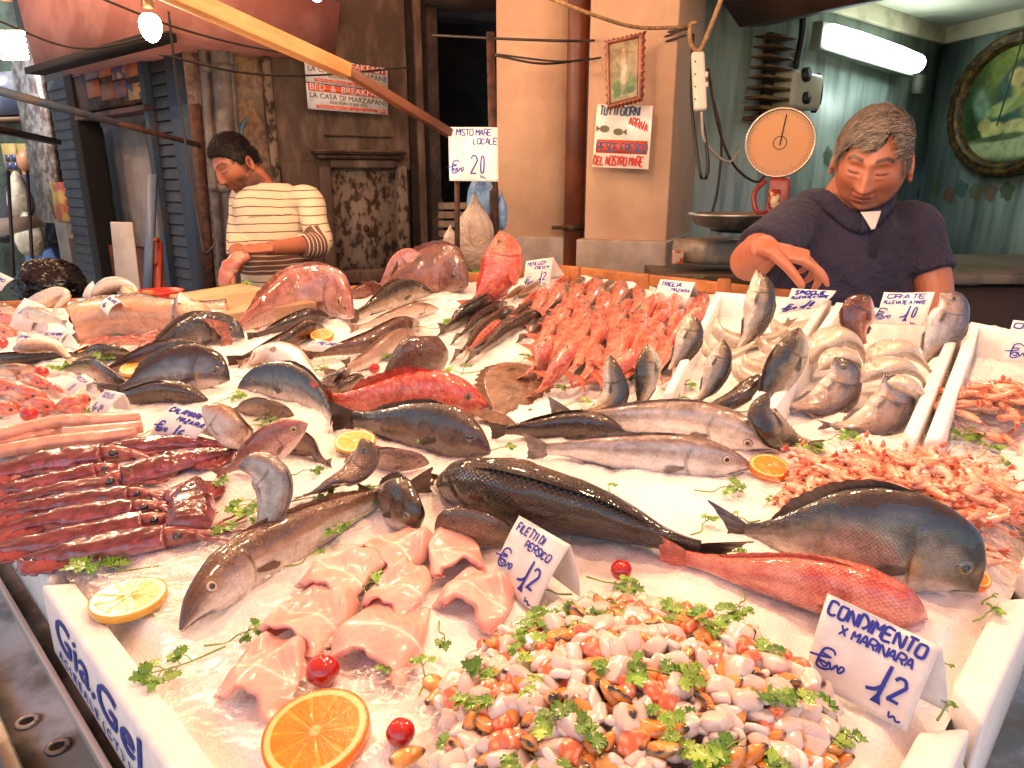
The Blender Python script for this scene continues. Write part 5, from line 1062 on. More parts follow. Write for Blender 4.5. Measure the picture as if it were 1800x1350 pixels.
F('long brown fish lying behind the small blank card in the middle', 'fish', [(738, 570), (700, 578), (650, 598), (600, 612), (560, 622), (512, 628)], 40, 'small', R=(-.1, 1, .7), n=70, m=34, name='brown_fish', lift=.02, col2=dict(back='5b4034', mid='7d5c4c'))
F('silver fish with orange head lying right of the long brown fish', 'fish', [(735, 590), (700, 600), (665, 620), (630, 640), (600, 655), (565, 672)], 46, 'whit', R=(-.1, 1, .7), n=70, m=34, name='silver_fish', lift=.022, eyes=0, col2=dict(back='8c6a58', mid='b39484'))
F('scaly brown umber fish seen from its back, head up right, above the scarlet fish', 'fish', [(770, 592, .05), (755, 615, .045), (725, 642, .036), (695, 665, .024), (665, 684, .012)], 66, 'grouper', R=(-.4, .4, 1), n=70, m=36, name='umber_fish', eyes=0, fins=False, pec=0, tail=False, col2=dict(back='5f4236', mid='7a5a4a', belly='a08672', mat=SP['bigbass']['mat']))
F('dark forked tail and slim body sticking up between the middle fish', 'fish', [(560, 678), (590, 668), (605, 658, .02), (612, 645, .035), (606, 628, .05)], 30, 'small', R=(-.7, .7, .2), n=40, m=24, name='dark_fish', eyes=0, fins=False, pec=0)
F('small shiny fish poking out above the tail of the scarlet fish', 'fish', [(600, 690), (570, 688), (545, 690)], 26, 'stripe', R=(0, 1, .6), n=30, m=24, name='bream', eyes=0, fins=False, tail=False)
# ---- sea bass around and in the bass box
F('sea bass standing head up with open gill in the bass box', 'fish', [(1330, 475, .13), (1338, 510, .105), (1332, 550, .07), (1318, 588, .035), (1300, 615, .01)], 44, 'bass', R=(1, .1, .1), n=90, m=42, name='sea_bass', tail=False, mouth=.05)
F('sea bass leaning head up at the front right of the bass box', 'fish', [(1405, 576, .10), (1395, 612, .085), (1372, 655, .055), (1350, 700, .025), (1345, 735, .01)], 58, 'bass', R=(-1, .3, .3), n=90, m=42, name='sea_bass', mouth=.06, tail=False, col2=dict(mid='86755c'))
F('sea bass folded on the ice before the bass box, tail to the lower right', 'fish', [(1352, 690, .02), (1338, 718, .022), (1350, 748, .020), (1388, 768, .012), (1420, 780, .006), (1450, 788, .003)], 60, 'bass', R=(-.7, -.5, .7), n=80, m=40, name='sea_bass', eyes=0, col2=dict(mid='86755c'))
F('sea bass standing head up just left of the front of the bass box', 'fish', [(1270, 596, .075), (1268, 625, .065), (1256, 660, .040), (1240, 690, .018), (1208, 718, .004)], 38, 'bass', R=(1, .3, .3), n=80, m=38, name='sea_bass', mouth=.05)
F('black sea bass leaning right in front of the bass box', 'fish', [(1335, 658, .05), (1325, 672, .045), (1300, 696, .032), (1265, 715, .02), (1220, 730, .008), (1200, 735, .004)], 40, 'brown', R=(.6, .5, .8), n=80, m=38, name='sea_bass', mouth=.05)
F('leftmost sea bass standing head up between sole and red mullets', 'fish', [(1072, 624, .085), (1078, 655, .07), (1082, 690, .045), (1065, 715, .022), (1030, 728, .01), (965, 728, .003)], 42, 'bass', R=(1, .1, .3), n=90, m=40, name='sea_bass', mouth=.05, col2=dict(mid='7d6548'))
F('middle sea bass in front of the red mullets, its pale belly to the right', 'fish', [(1140, 604, .09), (1140, 640, .07), (1134, 680, .04), (1122, 718, .012)], 42, 'bass', R=(-1, .1, .3), n=90, m=40, name='sea_bass', mouth=.05, tail=False, col2=dict(mid='a48e6c', bb=-.1))
F('sea bass standing head up beside the red mullet card', 'fish', [(1216, 552, .10), (1215, 585, .08), (1200, 620, .05), (1182, 648, .02), (1170, 668, .006)], 40, 'bass', R=(1, .2, .2), n=90, m=40, name='sea_bass', mouth=.05, col2=dict(mid='86755c'))
# ---- pale fish folded in the boxes (belly side out)
def curl(lab, pts, hp, kind='whit', R=(0, -.35, 1), nm='sea_bass', grp=None, **k):
    return F(lab, 'fish', pts, hp*.74, kind, R=R, n=60, m=32, name=nm, eyes=0, pec=.35, fins=True, dor=.05, group=grp, col2=dict(back='5d4c3c', mid='c6b4a2', belly='dfd4c8', kb=1.15, bb=-.1, mat=SP['whit']['mat']), **k)
curl('pale belly up sea bass curled round the left back corner of the bass box', [(1258, 555, .05), (1262, 582, .045), (1290, 598, .04), (1330, 598, .035), (1370, 585, .03), (1395, 555, .03)], 36)
curl('pale belly up sea bass curled under the sea bass price card', [(1357, 560, .045), (1370, 580, .045), (1400, 578, .045), (1430, 562, .045), (1448, 542, .045)], 34)
curl('second pale curled sea bass below the sea bass price card', [(1338, 590, .035), (1345, 610, .035), (1375, 612, .035), (1405, 600, .035), (1425, 585, .035)], 30)
curl('third pale curled sea bass in the middle of the bass box', [(1308, 622, .03), (1318, 640, .03), (1350, 645, .03), (1385, 635, .03)], 30)
curl('lowest pale curled sea bass at the front of the bass box', [(1288, 638, .02), (1302, 662, .02), (1335, 672, .02), (1375, 668, .02)], 28)
curl('pale sea bass hanging over the left wall of the bass box', [(1238, 595, .02), (1245, 620, .02), (1280, 625, .018), (1310, 612, .018), (1340, 590, .018)], 26)
curl('pale belly up bream arched at the back left of the bream box', [(1425, 640, .03), (1440, 610, .055), (1475, 592, .065), (1510, 612, .055), (1525, 650, .035)], 46, nm='gilthead_bream')
curl('pale belly up bream arched at the right of the bream box', [(1530, 650, .03), (1548, 622, .055), (1585, 614, .06), (1620, 636, .05), (1640, 662, .03)], 42, nm='gilthead_bream')
curl('pale belly up bream arched below the right one in the bream box', [(1512, 672, .03), (1540, 650, .05), (1585, 644, .05), (1618, 664, .04), (1630, 690, .025)], 40, nm='gilthead_bream')
curl('pale belly up bream in the middle of the bream box behind the upright left bream', [(1440, 650, .03), (1468, 628, .045), (1498, 634, .045), (1508, 660, .03), (1498, 682, .02)], 36, nm='gilthead_bream')
curl('pale belly up bream at the front right corner of the bream box', [(1560, 672, .03), (1590, 676, .035), (1612, 694, .03), (1614, 716, .02), (1600, 732, .018)], 38, nm='gilthead_bream')
F('gilthead bream curled head up at the front left of the bream box', 'fish', [(1466, 628, .085), (1478, 660, .07), (1462, 694, .04), (1425, 712, .02), (1385, 714, .01), (1345, 708, .008)], 66, 'bream', R=(.9, -.25, .3), n=90, m=42, name='gilthead_bream', mouth=.07, col2=dict(mid='9a8478', back='5c4c4c', kb=.6))
F('gilthead bream curled head up at the front right of the bream box', 'fish', [(1555, 658, .085), (1568, 692, .07), (1548, 728, .04), (1508, 746, .02), (1470, 748, .01), (1425, 742, .008)], 70, 'bream', R=(.9, -.25, .3), n=90, m=42, name='gilthead_bream', mouth=.07, col2=dict(mid='9a8478', back='4c4450', kb=.6))
F('gilthead bream standing head up at the back right corner of the bream box', 'fish', [(1655, 515, .15), (1668, 540, .13), (1655, 580, .09), (1638, 612, .05), (1622, 640, .02)], 58, 'bream', R=(.95, -.1, .1), n=90, m=42, name='gilthead_bream', tail=False, mouth=.06, col2=dict(mid='a08c80', back='4c4450', kb=.5, mark='pink'))
F('reddish gilthead bream leaning at the back left of the bream box', 'fish', [(1528, 520, .11), (1515, 545, .10), (1508, 575, .07), (1520, 605, .04)], 58, 'bream', R=(-.9, .5, .1), n=80, m=40, name='gilthead_bream', tail=False, mouth=.06, col2=dict(mid='8c5244', back='5c2f26', belly='e0c4b6'))
F('reddish fish half hidden between the pink red sea bream and the maroon bream', 'fish', [(668, 508), (640, 512), (610, 522), (585, 530)], 30, 'maroon', R=(0, 1, .3), n=50, m=28, name='maroon_fish', eyes=0)
F('pinkish fish lying behind the lemon and gaping bream tail', 'fish', [(640, 664), (615, 672), (588, 684), (560, 700)], 24, 'small', R=(0, 1, .7), n=40, m=26, name='brown_fish', col2=dict(mid='a08270'))
F('slim silver fish lying just right of the rear gilthead bream', 'fish', [(505, 620), (475, 622), (445, 630), (415, 642)], 22, 'whit', R=(0, 1, .7), n=40, m=24, name='silver_fish', eyes=0)
F('grey fish lying at the foot of the salmon side', 'fish', [(232, 622), (190, 618), (150, 622), (110, 630)], 26, 'bass', R=(0, 1, .6), n=44, m=26, name='grey_fish')
F('small silver fish between the scampi card and the salmon', 'fish', [(175, 588), (150, 590), (125, 596), (100, 604)], 18, 'whit', R=(0, 1, .7), n=30, m=20, name='silver_fish', eyes=0)
F('orange pink fish at the far left under the long leaning card', 'fish', [(60, 570), (20, 566), (-30, 566)], 26, 'scorp', R=(0, 1, .6), n=40, m=24, name='pink_fish')
F('silver fish cut by the left edge behind the long leaning card', 'fish', [(40, 548), (5, 545), (-40, 546)], 24, 'whit', R=(0, 1, .6), n=40, m=24, name='silver_fish', eyes=0)
# ---- dark hakes and gurnards in a fan by the cod card
fan_ = [((862, 535), (762, 590), 44, 'bass', 'broad dark fish at the left end of the fan of small fish'), ((892, 532), (792, 600), 22, 'small', 'slim brown fish second from the left in the fan'),
 ((905, 540), (790, 634), 26, 'small', 'long brown fish third from the left in the fan'), ((960, 530), (870, 590), 26, 'small', 'dark headed brown fish behind the small red fish in the fan'),
 ((955, 548), (816, 634), 30, 'small', 'longest brown fish in the front of the fan'), ((1018, 528), (930, 570), 22, 'small', 'brown fish with bent head at the right of the fan'), ((1020, 546), (905, 600), 26, 'small', 'rightmost dark brown fish at the front of the fan')]
for (h, t, hp, kd, lab) in fan_:
    m_ = ((h[0]+t[0])/2-3, (h[1]+t[1])/2-7)
    F(lab, 'fish', [h, ((h[0]*3+t[0])/4, (h[1]*3+t[1])/4-5), m_, ((h[0]+t[0]*3)/4, (h[1]+t[1]*3)/4), t], hp, kd, R=(.35, .75, 1), n=50, m=26, name='small_cod' if kd == 'small' else 'sea_bass', lift=.022, group='fan of small dark fish')
for (h, t, hp, lab) in (((880, 566), (812, 628), 22, 'small red gurnard lying on the front of the dark fish fan'), ((958, 515), (905, 545), 24, 'red gurnard in the middle of the dark fish fan'), ((1000, 490), (955, 518), 18, 'red gurnard right of the cod card'), ((1035, 504), (992, 530), 18, 'orange gurnard behind the bent brown fish of the fan')):
    F(lab, 'fish', [h, ((h[0]+t[0])/2, (h[1]+t[1])/2-3), t], hp, 'mullet', R=(.3, .8, .8), n=40, m=24, name='gurnard', lift=.028)
k = 0
for (x, y) in ((905, 515), (930, 508), (985, 515), (1010, 500), (1040, 498), (1062, 505), (1080, 512), (1065, 522), (1100, 520), (1030, 515)):
    F('pale silver cod in the heap behind the fan of dark fish', 'fish', [(x+18, y-10), (x, y), (x-28, y+16)], 15, 'small', R=(.3, .7, 1), n=30, m=20, name='small_cod', lift=.024, group='silver cod heap behind the fan', fins=False, pec=0, col2=dict(back='8a6a4c', mid='c0a486', belly='dcc8b2'))
# ---- red mullet pile: heads up, overlapping rows
r_ = random.Random(3); rows = [(990, 640, 7), (960, 600, 8), (985, 575, 8), (1010, 548, 8), (1030, 525, 7)]
spots = []
for i in range(6):
    for j in range(8):
        u, v = j/7, i/5
        x = (972-18*v)*(1-u) + (1168+58*v)*u + r_.uniform(-9, 9) + (13 if i % 2 else -6); y = (625+22*u)*(1-v) + (520+16*u)*v + r_.uniform(-5, 5)
        if i == 0 and j > 5: continue
        spots.append((x, y, v, u))
spots.sort(key=lambda s: s[1])
for (x, y, v, u) in spots:
    ln = 74*(1-.22*v)+r_.uniform(-6, 8); bx = .75-.45*u+r_.uniform(-.12, .12); h = .016+.026*sin(pi*u)*sin(pi*min(1, v+.25))+r_.uniform(0, .008)
    bend = r_.uniform(-5, 5)
    F('glossy red mullet in the heap below its price card', 'fish', [(x+ln*bx*.35, y-ln*.42), (x+bend+ln*bx*.1, y-ln*.15), (x+bend-ln*bx*.15, y+ln*.12), (x-ln*bx*.45, y+ln*.34), (x-ln*bx*.8, y+ln*.56)], 33*(1-.2*v)*r_.uniform(.8, 1.1), 'mullet', R=(-.75, .25, .6) if r_.random() < .75 else (.7, .3, .6), n=36, m=22, name='red_mullet', group='heap of red mullets in the middle', fins=False, pec=.8, lift=.024+h)
for (pp, hp, lab) in (([(905, 610), (885, 630), (868, 658)], 0, ''), ([(1012, 600, .04), (985, 640, .03), (955, 680, .012), (925, 700, .004)], 30, 'red mullet sliding off the heap above the left upright sea bass'), ([(1118, 610, .04), (1085, 650, .028), (1040, 665, .015), (985, 690, .004)], 34, 'red mullet lying lowest at the front of the heap'), ([(968, 590, .03), (955, 625, .025), (950, 655, .012), (945, 670, .004)], 26, 'short red mullet at the left front of the heap'), ([(1240, 540, .05), (1222, 555, .05), (1190, 590, .03), (1160, 625, .015)], 30, 'red mullet under the right edge of its price card'), ([(1000, 555), (965, 580), (930, 606)], 26, 'red mullet tail end spreading at the left of the heap')):
    if hp: F(lab, 'fish', pp, hp, 'mullet', R=(.5, .4, .8), n=44, m=24, name='red_mullet', lift=.02)
# ---- red mullets at the left edge
for k, (h, t, hp, lab) in enumerate((((88, 680), (20, 660), 24, 'topmost red mullet at the left edge below the tomato'), ((86, 702), (-20, 690), 30, 'thick red mullet in the middle of the left edge group'), ((40, 688), (-60, 676), 26, 'red mullet cut by the left edge under the topmost one'), ((100, 718), (18, 712), 26, 'red mullet touching the right side of the left edge group'), ((158, 708), (66, 728), 30, 'rightmost red mullet near the tall narrow card'), ((36, 724), (-60, 722), 28, 'lowest red mullet cut by the left edge'), ((152, 722), (96, 736), 18, 'small red mullet tail at the right of the left edge group'), ((30, 590), (-40, 582), 24, 'red fish at the far left behind the small card'), ((112, 690), (60, 672), 14, 'brownish small mullet lying on the left edge group'))):
    F(lab, 'fish', [h, ((h[0]*2+t[0])/3, (h[1]*2+t[1])/3-4), ((h[0]+2*t[0])/3, (h[1]+2*t[1])/3-3), t], hp, 'mullet', R=(0, 1, .7), n=44, m=24, name='red_mullet', lift=.018, fins=False)
# ---- small pink fish heap behind the salmon
for k in range(16):
    x = 165+ (k % 8)*22 + r_.uniform(-6, 6); y = 585 + (k//8)*16 + r_.uniform(-4, 4)
    F('small pale pink mullet in the heap below the salmon side', 'fish', [(x+30, y-5), (x, y-3), (x-34, y+5)], 12, 'mullet', R=(0, 1, .9), n=26, m=18, name='pink_mullet', lift=.016+.004*(k % 3), fins=False, pec=0, group='small pink mullets below the salmon', col2=dict(back='b8604c', mid='d09a88', belly='e6cabc'))
# ---- salmon side with cut end, salmon heads, hake tails
r = thing('fresh_salmon', 'headless salmon with an orange cut end and a card on its back', 'fish', P(270, 560))
C, L = spline([P(128, 566, .05), P(185, 553, .055), P(250, 551, .05), (P(330, 556, .04)), P(400, 552, .03)], 40)
mb = MB(); A = np.arange(36)/36*2*pi; T = nrm(np.gradient(C, axis=0)); G = []; cc = []
for i in range(40):
    S = nrm(np.cross(T[i], [0, 0, 1])); U = np.cross(S, T[i]); rr = .055*(1-.25*(i/39)**2)*(1 if i else .97)
    sag = np.where(np.sin(A) < 0, 1.12, .92)*(1+.05*np.sin(A*3+i*.2)+.05*math.sin(i*.5))
    G.append([C[i]+S*cos(a)*rr*.8+U*sin(a)*rr*k_ for a, k_ in zip(A, sag)])
    s = np.sin(A); c = mix(lin('cf9a80')*np.ones((36, 3)), lin('57504e'), sm(.72, .95, s)); c = mix(c, lin('e2b6a0'), sm(-.1, -.6, s)); cc.append(c)
mb.grid(np.array(G), cv=True, c=np.array(cc), cap1=True, uv=np.stack(np.meshgrid(np.linspace(0, .7, 40), A*.05, indexing='ij'), -1)); mb.build('skin', SP['salmon']['mat'], parent=r)
mb = MB(); g = []; cc = []
for q in (.0005, .3, .42, .6, .8, .97, 1.0):
    g.append([C[0]+(np.array(G[0][j])-C[0])*q - T[0]*(-.02 if q < .35 else (.006*math.sin(j*1.1)*q)) for j in range(36)])
    cc.append([lin('5a1a12') if q < .35 else (lin('d9694a') if (j % 5) and q < .9 else lin('e8a184')) for j in range(36)])
mb.grid(np.array(g), cv=True, c=np.array(cc)); mb.build('cut_flesh', M('salmon_flesh', attr=True, ns=40, c2='b8452c', rough=.25, coat=.6, bump=.3, bs=90, sss=.2), parent=r)
def salmon_head(lab, pts, hp, R):
    F(lab, 'salmon head', pts, hp, 'salmon', R=R, n=60, m=34, name='cut_salmon', fins=False, pec=0, mouth=.12, eyes=1, trunc=.30)
salmon_head('upright salmon head with dark gill slit beside the red bowl', [(317, 514, .10), (326, 540, .075), (336, 558, .04), (342, 574, .02)], 72, (-.9, .5, .3))
salmon_head('upright salmon head behind the card on the salmon side', [(216, 500, .11), (224, 516, .09), (234, 534, .05), (244, 552, .01)], 56, (-.9, .5, .3))
F('silver ribbon fish looped over the far rim behind the salmon', 'fish', [(160, 520, .05), (190, 502, .09), (215, 498, .10), (235, 505, .08), (248, 520, .05)], 20, 'whit', R=(0, .6, 1), n=50, m=24, name='ribbon_fish', eyes=0, fins=False, pec=0, tail=False, col2=dict(back='b0aca8', mid='cfcac6', belly='b89a7a'))
F('long silver fish with a bent tail beside the cards at the far left', 'fish', [(30, 545, .03), (60, 535, .05), (100, 515, .07), (118, 518, .06), (100, 540, .04)], 20, 'whit', R=(0, .6, 1), n=50, m=24, name='ribbon_fish', eyes=0, fins=False, pec=0, tail=False, col2=dict(back='b0aca8', mid='cfcac6', belly='b89a7a'))
F('thick silver fish lying below the ribbon fish at the far left', 'fish', [(36, 548, .03), (60, 552, .03), (92, 560, .03), (120, 572, .02)], 26, 'whit', R=(0, 1, .6), n=50, m=24, name='silver_fish', eyes=0, fins=False, pec=0, col2=dict(back='8f8c8a', mid='c3bfbb', belly='d0ccc8'))
# ================================================================== squid
m_squid = M('squid_skin', attr=True, ns=70, c2='7c2434', lo=.4, hi=.62, rough=.14, r2=.26, bump=.2, bs=90, coat=.9, amt=.55, sss=.1, cc=.04)
def squid(lab, pts, wpx, dark=.0, arms=True, head=True, seed=0, lift=None):
    r_ = random.Random(seed); mid = pts[len(pts)//2]; R0 = wpx*1.16*depth(*mid[:2])/FPX/2
    C, L = spline([P(q[0], q[1], q[2] if len(q) > 2 else R0*.62) for q in pts], 60); T = nrm(np.gradient(C, axis=0))
    base = np.array([C[30][0], C[30][1], tabz(C[30][0], C[30][1])]); r = thing('squid', lab, 'squid', base, 'red squid at the left')
    t = np.linspace(0, 1, 60); rad = R0*np.interp(t, [0, .04, .15, .35, .6, .85, 1], [.04, .14, .42, .78, 1, .98, .9]); A = np.arange(28)/28*2*pi
    G = np.zeros((60, 28, 3)); up = np.array([0, 0, 1.])
    for i in range(60):
        S = nrm(np.cross(T[i], up)); U = np.cross(S, T[i]); G[i] = C[i]+rad[i]*(np.outer(np.cos(A), S)*1.12+np.outer(np.sin(A), U)*.7)
    s = np.sin(A)[None]*np.ones((60, 1)); loc = np.stack([t[:, None]*4*np.ones((1, 28)), np.cos(A)[None]*np.ones((60, 1)), s], -1)+seed
    c = mix(lin('a0505a')*np.ones(G.shape), lin('641826'), sm(.1, .85, s+.9*(fbm(loc, 3, 3)-.5))); c = mix(c, lin('cf9aa0'), sm(-.05, -.6, s+.5*(fbm(loc, 5, 2)-.5))); c = c*(1-dark)+lin('4a0d10')*dark
    G += (fbm(loc, 3, 3)-.5)[..., None]*R0*.34*nrm(G-C[:, None])
    mb = MB(); mb.grid(G, cv=True, c=c, cap0=True, cap1=True); mb.build('mantle', m_squid, parent=r)
    for sd in (-1, 1):
        g = []
        for i in range(16):
            k = int(2+i*24/15); w_ = R0*1.15*math.sin(pi*(i/15)**.75)**.8; S = nrm(np.cross(T[k], up))*sd
            g.append([C[k]+S*(rad[k]*.8+w_*j/4)-up*(rad[k]*.05+R0*.35*(j/4)**1.5)+up*.0015*math.sin(i*2+j) for j in range(5)])
        mb = MB(); mb.grid(np.array(g), c=lin('8a3032')); mb.build('fin', m_squid, parent=r, solid=.002)
    if head:
        d = T[-1]; p0 = C[-1]; hp_ = [p0-d*R0*.3, p0+d*R0*.4, p0+d*R0*1.1, p0+d*R0*1.7]
        mb = MB(); mb.tube([q-[0, 0, R0*.1*k] for k, q in enumerate(hp_)], [R0*.55, R0*.62, R0*.5, R0*.35], 16, c=lin('96504c')); mb.build('head', m_squid, parent=r)
        S = nrm(np.cross(d, up))
        for sd in (-1, 1):
            mb = MB(); mb.ell(p0+d*R0*.75+S*sd*R0*.5+up*R0*.12, R0*.27, c=lin('1a1216')); mb.build('eye', m_eye, parent=r)
        if arms:
            for k in range(7):
                a = (k-3)*.22; q = hp_[-1]+[0, 0, -R0*.2]; pp = [hp_[-1]-d*R0*.4]; dd = d*cos(a)+S*sin(a)
                for j in range(5):
                    dd = nrm(dd+S*r_.uniform(-.5, .5)+d*.05); q = q+dd*R0*.62; z = tabz(q[0], q[1])+.004+.003*r_.random(); pp.append(np.array([q[0], q[1], max(z, q[2]-R0*.3*(j+1))]))
                qq, _ = spline(pp, 18); mb = MB(); mb.tube(qq, np.linspace(R0*.2, R0*.05, 18), 7, c=lin(['9c5450', '8a3e3c', 'b88880'][k % 3])); mb.build('arm', m_squid, parent=r)
squid('topmost squid lying tip right under the calamari price card', [(400, 782), (310, 778), (212, 786)], 34, seed=1, arms=False)
squid('upper squid with its tip to the right just below the calamari card', [(418, 792), (320, 808), (216, 838)], 46, seed=2)
squid('upper squid at the left edge, pointing left, above the row of five', [(-70, 848), (50, 818), (182, 798)], 48, seed=3)
squid('pinkish squid in second place from the top at the left edge', [(-50, 872), (60, 852), (168, 826)], 36, seed=4, arms=False)
squid('dark red thin squid in the middle of the row at the left edge', [(-60, 898), (70, 868), (215, 848)], 32, .4, seed=5)
squid('squid above the two lowest but one at the left edge', [(-60, 922), (80, 888), (228, 868)], 38, .25, seed=6)
squid('third squid from the bottom at the left edge', [(-50, 948), (80, 915), (238, 892)], 44, .1, seed=7)
squid('second squid from the bottom at the left edge', [(-60, 975), (90, 950), (252, 916)], 46, seed=8)
squid('lowest squid with its tip on the foam rim', [(26, 984), (150, 966), (292, 942)], 52, .1, seed=9)
squid('short squid lying crosswise with its arms on the lowest one', [(345, 838), (336, 880), (335, 925)], 56, .15, seed=10, head=False)
# ================================================================== white fish fillets at the left
m_fil = M('fillet_skin', attr=True, ns=30, c2='c09080', lo=.4, hi=.7, rough=.2, r2=.35, bump=.3, bs=50, coat=.8, amt=.45, sss=.3, stretch=(1, 1, 1))
for k, (pts, wp, lab) in enumerate(([[(245, 738), (170, 738), (100, 742), (40, 755), (-30, 775)], 24, 'top long pale fillet with its end beside the tall narrow card'], [[(250, 752), (180, 758), (110, 765)], 24, 'short fillet at the right of the pale fillets'], [[(240, 764), (150, 772), (80, 780), (-30, 800)], 26, 'middle long pale fillet of the group at the left edge'],
   [[(110, 752), (50, 768), (-20, 782)], 22, 'left fillet overlapped by the top long one'], [[(150, 782), (60, 788), (-30, 796)], 20, 'lowest pale fillet just above the squid'])):
    C, L = spline([P(x, y, .009+.004*(4-k)) for x, y in pts], 44); wd = wp*depth(*pts[1])/FPX*1.5; T = nrm(np.gradient(C, axis=0)); A = np.arange(20)/20*2*pi
    g = []; t = np.linspace(0, 1, 44)
    for i in range(44):
        S = nrm(np.cross(T[i], [0, 0, 1])); r0 = wd/2*min(1, (t[i]*5+.25))*min(1, (1-t[i])*4+.2); g.append([C[i]+S*cos(a)*r0*(1+.12*sin(i*.7))+np.array([0, 0, 1])*(sin(a)*.009+(.003*abs(cos(a*2)) if sin(a) > 0 else 0)) for a in A])
    G = np.array(g); c = mix(lin('d9a592')*np.ones(G.shape), lin('c08878'), fbm(G, 40, 3)); c = mix(c, lin('a86a5c'), .6*np.exp(-((np.cos(A)[None, :, None][..., 0]*np.ones((44, 1)))/.12)**2))
    mb = MB(); mb.grid(G, cv=True, c=c, cap0=True, cap1=True); obj1('fish_fillet', lab, 'fillet', mb, m_fil, 'pale fillets at the left')
# ================================================================== rolled perch fillets
m_per = M('perch_flesh', attr=True, ns=45, c2='f4b8aa', lo=.45, hi=.7, rough=.3, r2=.42, bump=.2, bs=160, coat=.25, amt=.2, sss=.5, sr=(1, .6, .5), srad=.012, cc=.12)
def roll(lab, f0, b0, wpx, hpx, line=.5, curl=.0, tilt=.0, s0=-.24):
    """arched fillet: f0 picture point of the open near end, b0 of the far end"""
    z = depth(*f0); W_ = wpx*z/FPX; Hh = hpx*.78*z/FPX; sd_ = sum(map(ord, lab)) % 50; a = P(*f0); b = P(*b0); ax = b-a; L_ = np.linalg.norm(ax); ax = ax/L_; S = nrm(np.cross(ax, [0, 0, 1])); U = np.array([0, 0, 1.])
    nu, nv = 150, 80; th = np.linspace(-pi*(.0-s0)-0, pi*(1-s0), nu); out = []; inn = []; C = []
    for j in range(nv):
        v = j/(nv-1); o_ = []; i_ = []; c_ = []
        prof = 1-.30*v**2*1.0-.10*(1-v)**3
        for i in range(nu):
            t = th[i]; k = 1 + curl*.25*math.sin(t*2+1); cx = math.cos(t); sz = math.sin(t)
            rr = W_/2*prof*k*(1 if sz > -.05 else .96); hh = Hh*prof*(1 if sz > 0 else .35)
            wv = .0014*math.sin(i*.07+v*4+wpx)+.0006*math.sin(i*.15-v*7); p = a + ax*(L_*v + .16*W_*(1-abs(cx))*(.5-v)*1.0 - .25*L_*(1-v)*(abs(cx)**3)*(.5 if cx > 0 else -.2)) + S*cx*rr + U*(sz*(hh+wv)+.004)
            p = p + U*.006*(float(vn([i*.035+sd_, v*2.2, sd_], 1))-.5)*2 + S*.004*(float(vn([i*.03, v*3+sd_, 4.], 1))-.5)*2 + ax*(.010*(float(vn([i*.09+sd_, 3., v*.5], 1))-.5))*(abs(v-.5)*2)**3; q = p - (S*cx*rr*.22 + U*sz*hh*.22)*min(1, (.0085/(W_*.11)))*1.15
            s_ = i/(nu-1); w1 = math.exp(-((v-line+.10*math.sin(s_*3))/.022)**2)*.8; ch = max(0, math.sin(s_*84 - abs(v-line)*34+2.5*float(vn([s_*6, v*6, wpx*.1]))))**4*.36*sm(.6, .1, abs(v-line))
            cc = lin('eaaca0')*(1-.2*float(vn([s_*8, v*5, wpx], 1))); cc = cc*(1-min(1, w1*.75+ch*.55))+lin('fae8e2')*min(1, w1*.75+ch*.55)
            o_.append(p); i_.append(q); c_.append(cc)
        out.append(o_); inn.append(i_); C.append(c_)
    o = np.array(out); n_ = np.array(inn); C = np.array(C); ring = np.concatenate([o, n_[:, ::-1]], 1); cr = np.concatenate([C, np.broadcast_to(lin('eba090'), C.shape)], 1)
    mb = MB(); mb.grid(ring, cv=True, c=cr)
    k = mb.n-ring.shape[0]*ring.shape[1]; m2 = ring.shape[1]
    for row in (0, nv-1):        # close the cut ends between outer and inner sheet
        for i in range(nu-1):
            q = (row*m2+i, row*m2+i+1, row*m2+(m2-2-i), row*m2+(m2-1-i)); mb.f.append(q if row == 0 else q[::-1]); mb.m.append(0)
    r = obj1('rolled_fillet', lab, 'fillet', mb, m_per, 'rolled pink perch fillets')
roll('pink fillet at the back of the rolls, third from the right, with a white line', (660, 998), (742, 950), 120, 34)
roll('pink fillet roll at the back right beside the perch price card', (805, 1022), (790, 955), 104, 40, line=.55)
roll('pink fillet roll at the back left under the parsley', (558, 1056), (648, 988), 136, 40)
roll('pink fillet in the middle of the rolls with its fold to the right', (668, 1090), (730, 1008), 116, 36)
roll('large open pink fillet roll below the perch price card', (808, 1090), (868, 1032), 138, 54, curl=.5)
roll('broad pink fillet roll in the left centre above the tomato', (505, 1142), (592, 1052), 160, 44)
roll('broad pink fillet roll right of the big tomato', (640, 1182), (706, 1075), 166, 44)
roll('nearest pink fillet roll showing two open loops at the lower left', (425, 1250), (512, 1140), 140, 46, curl=.6)
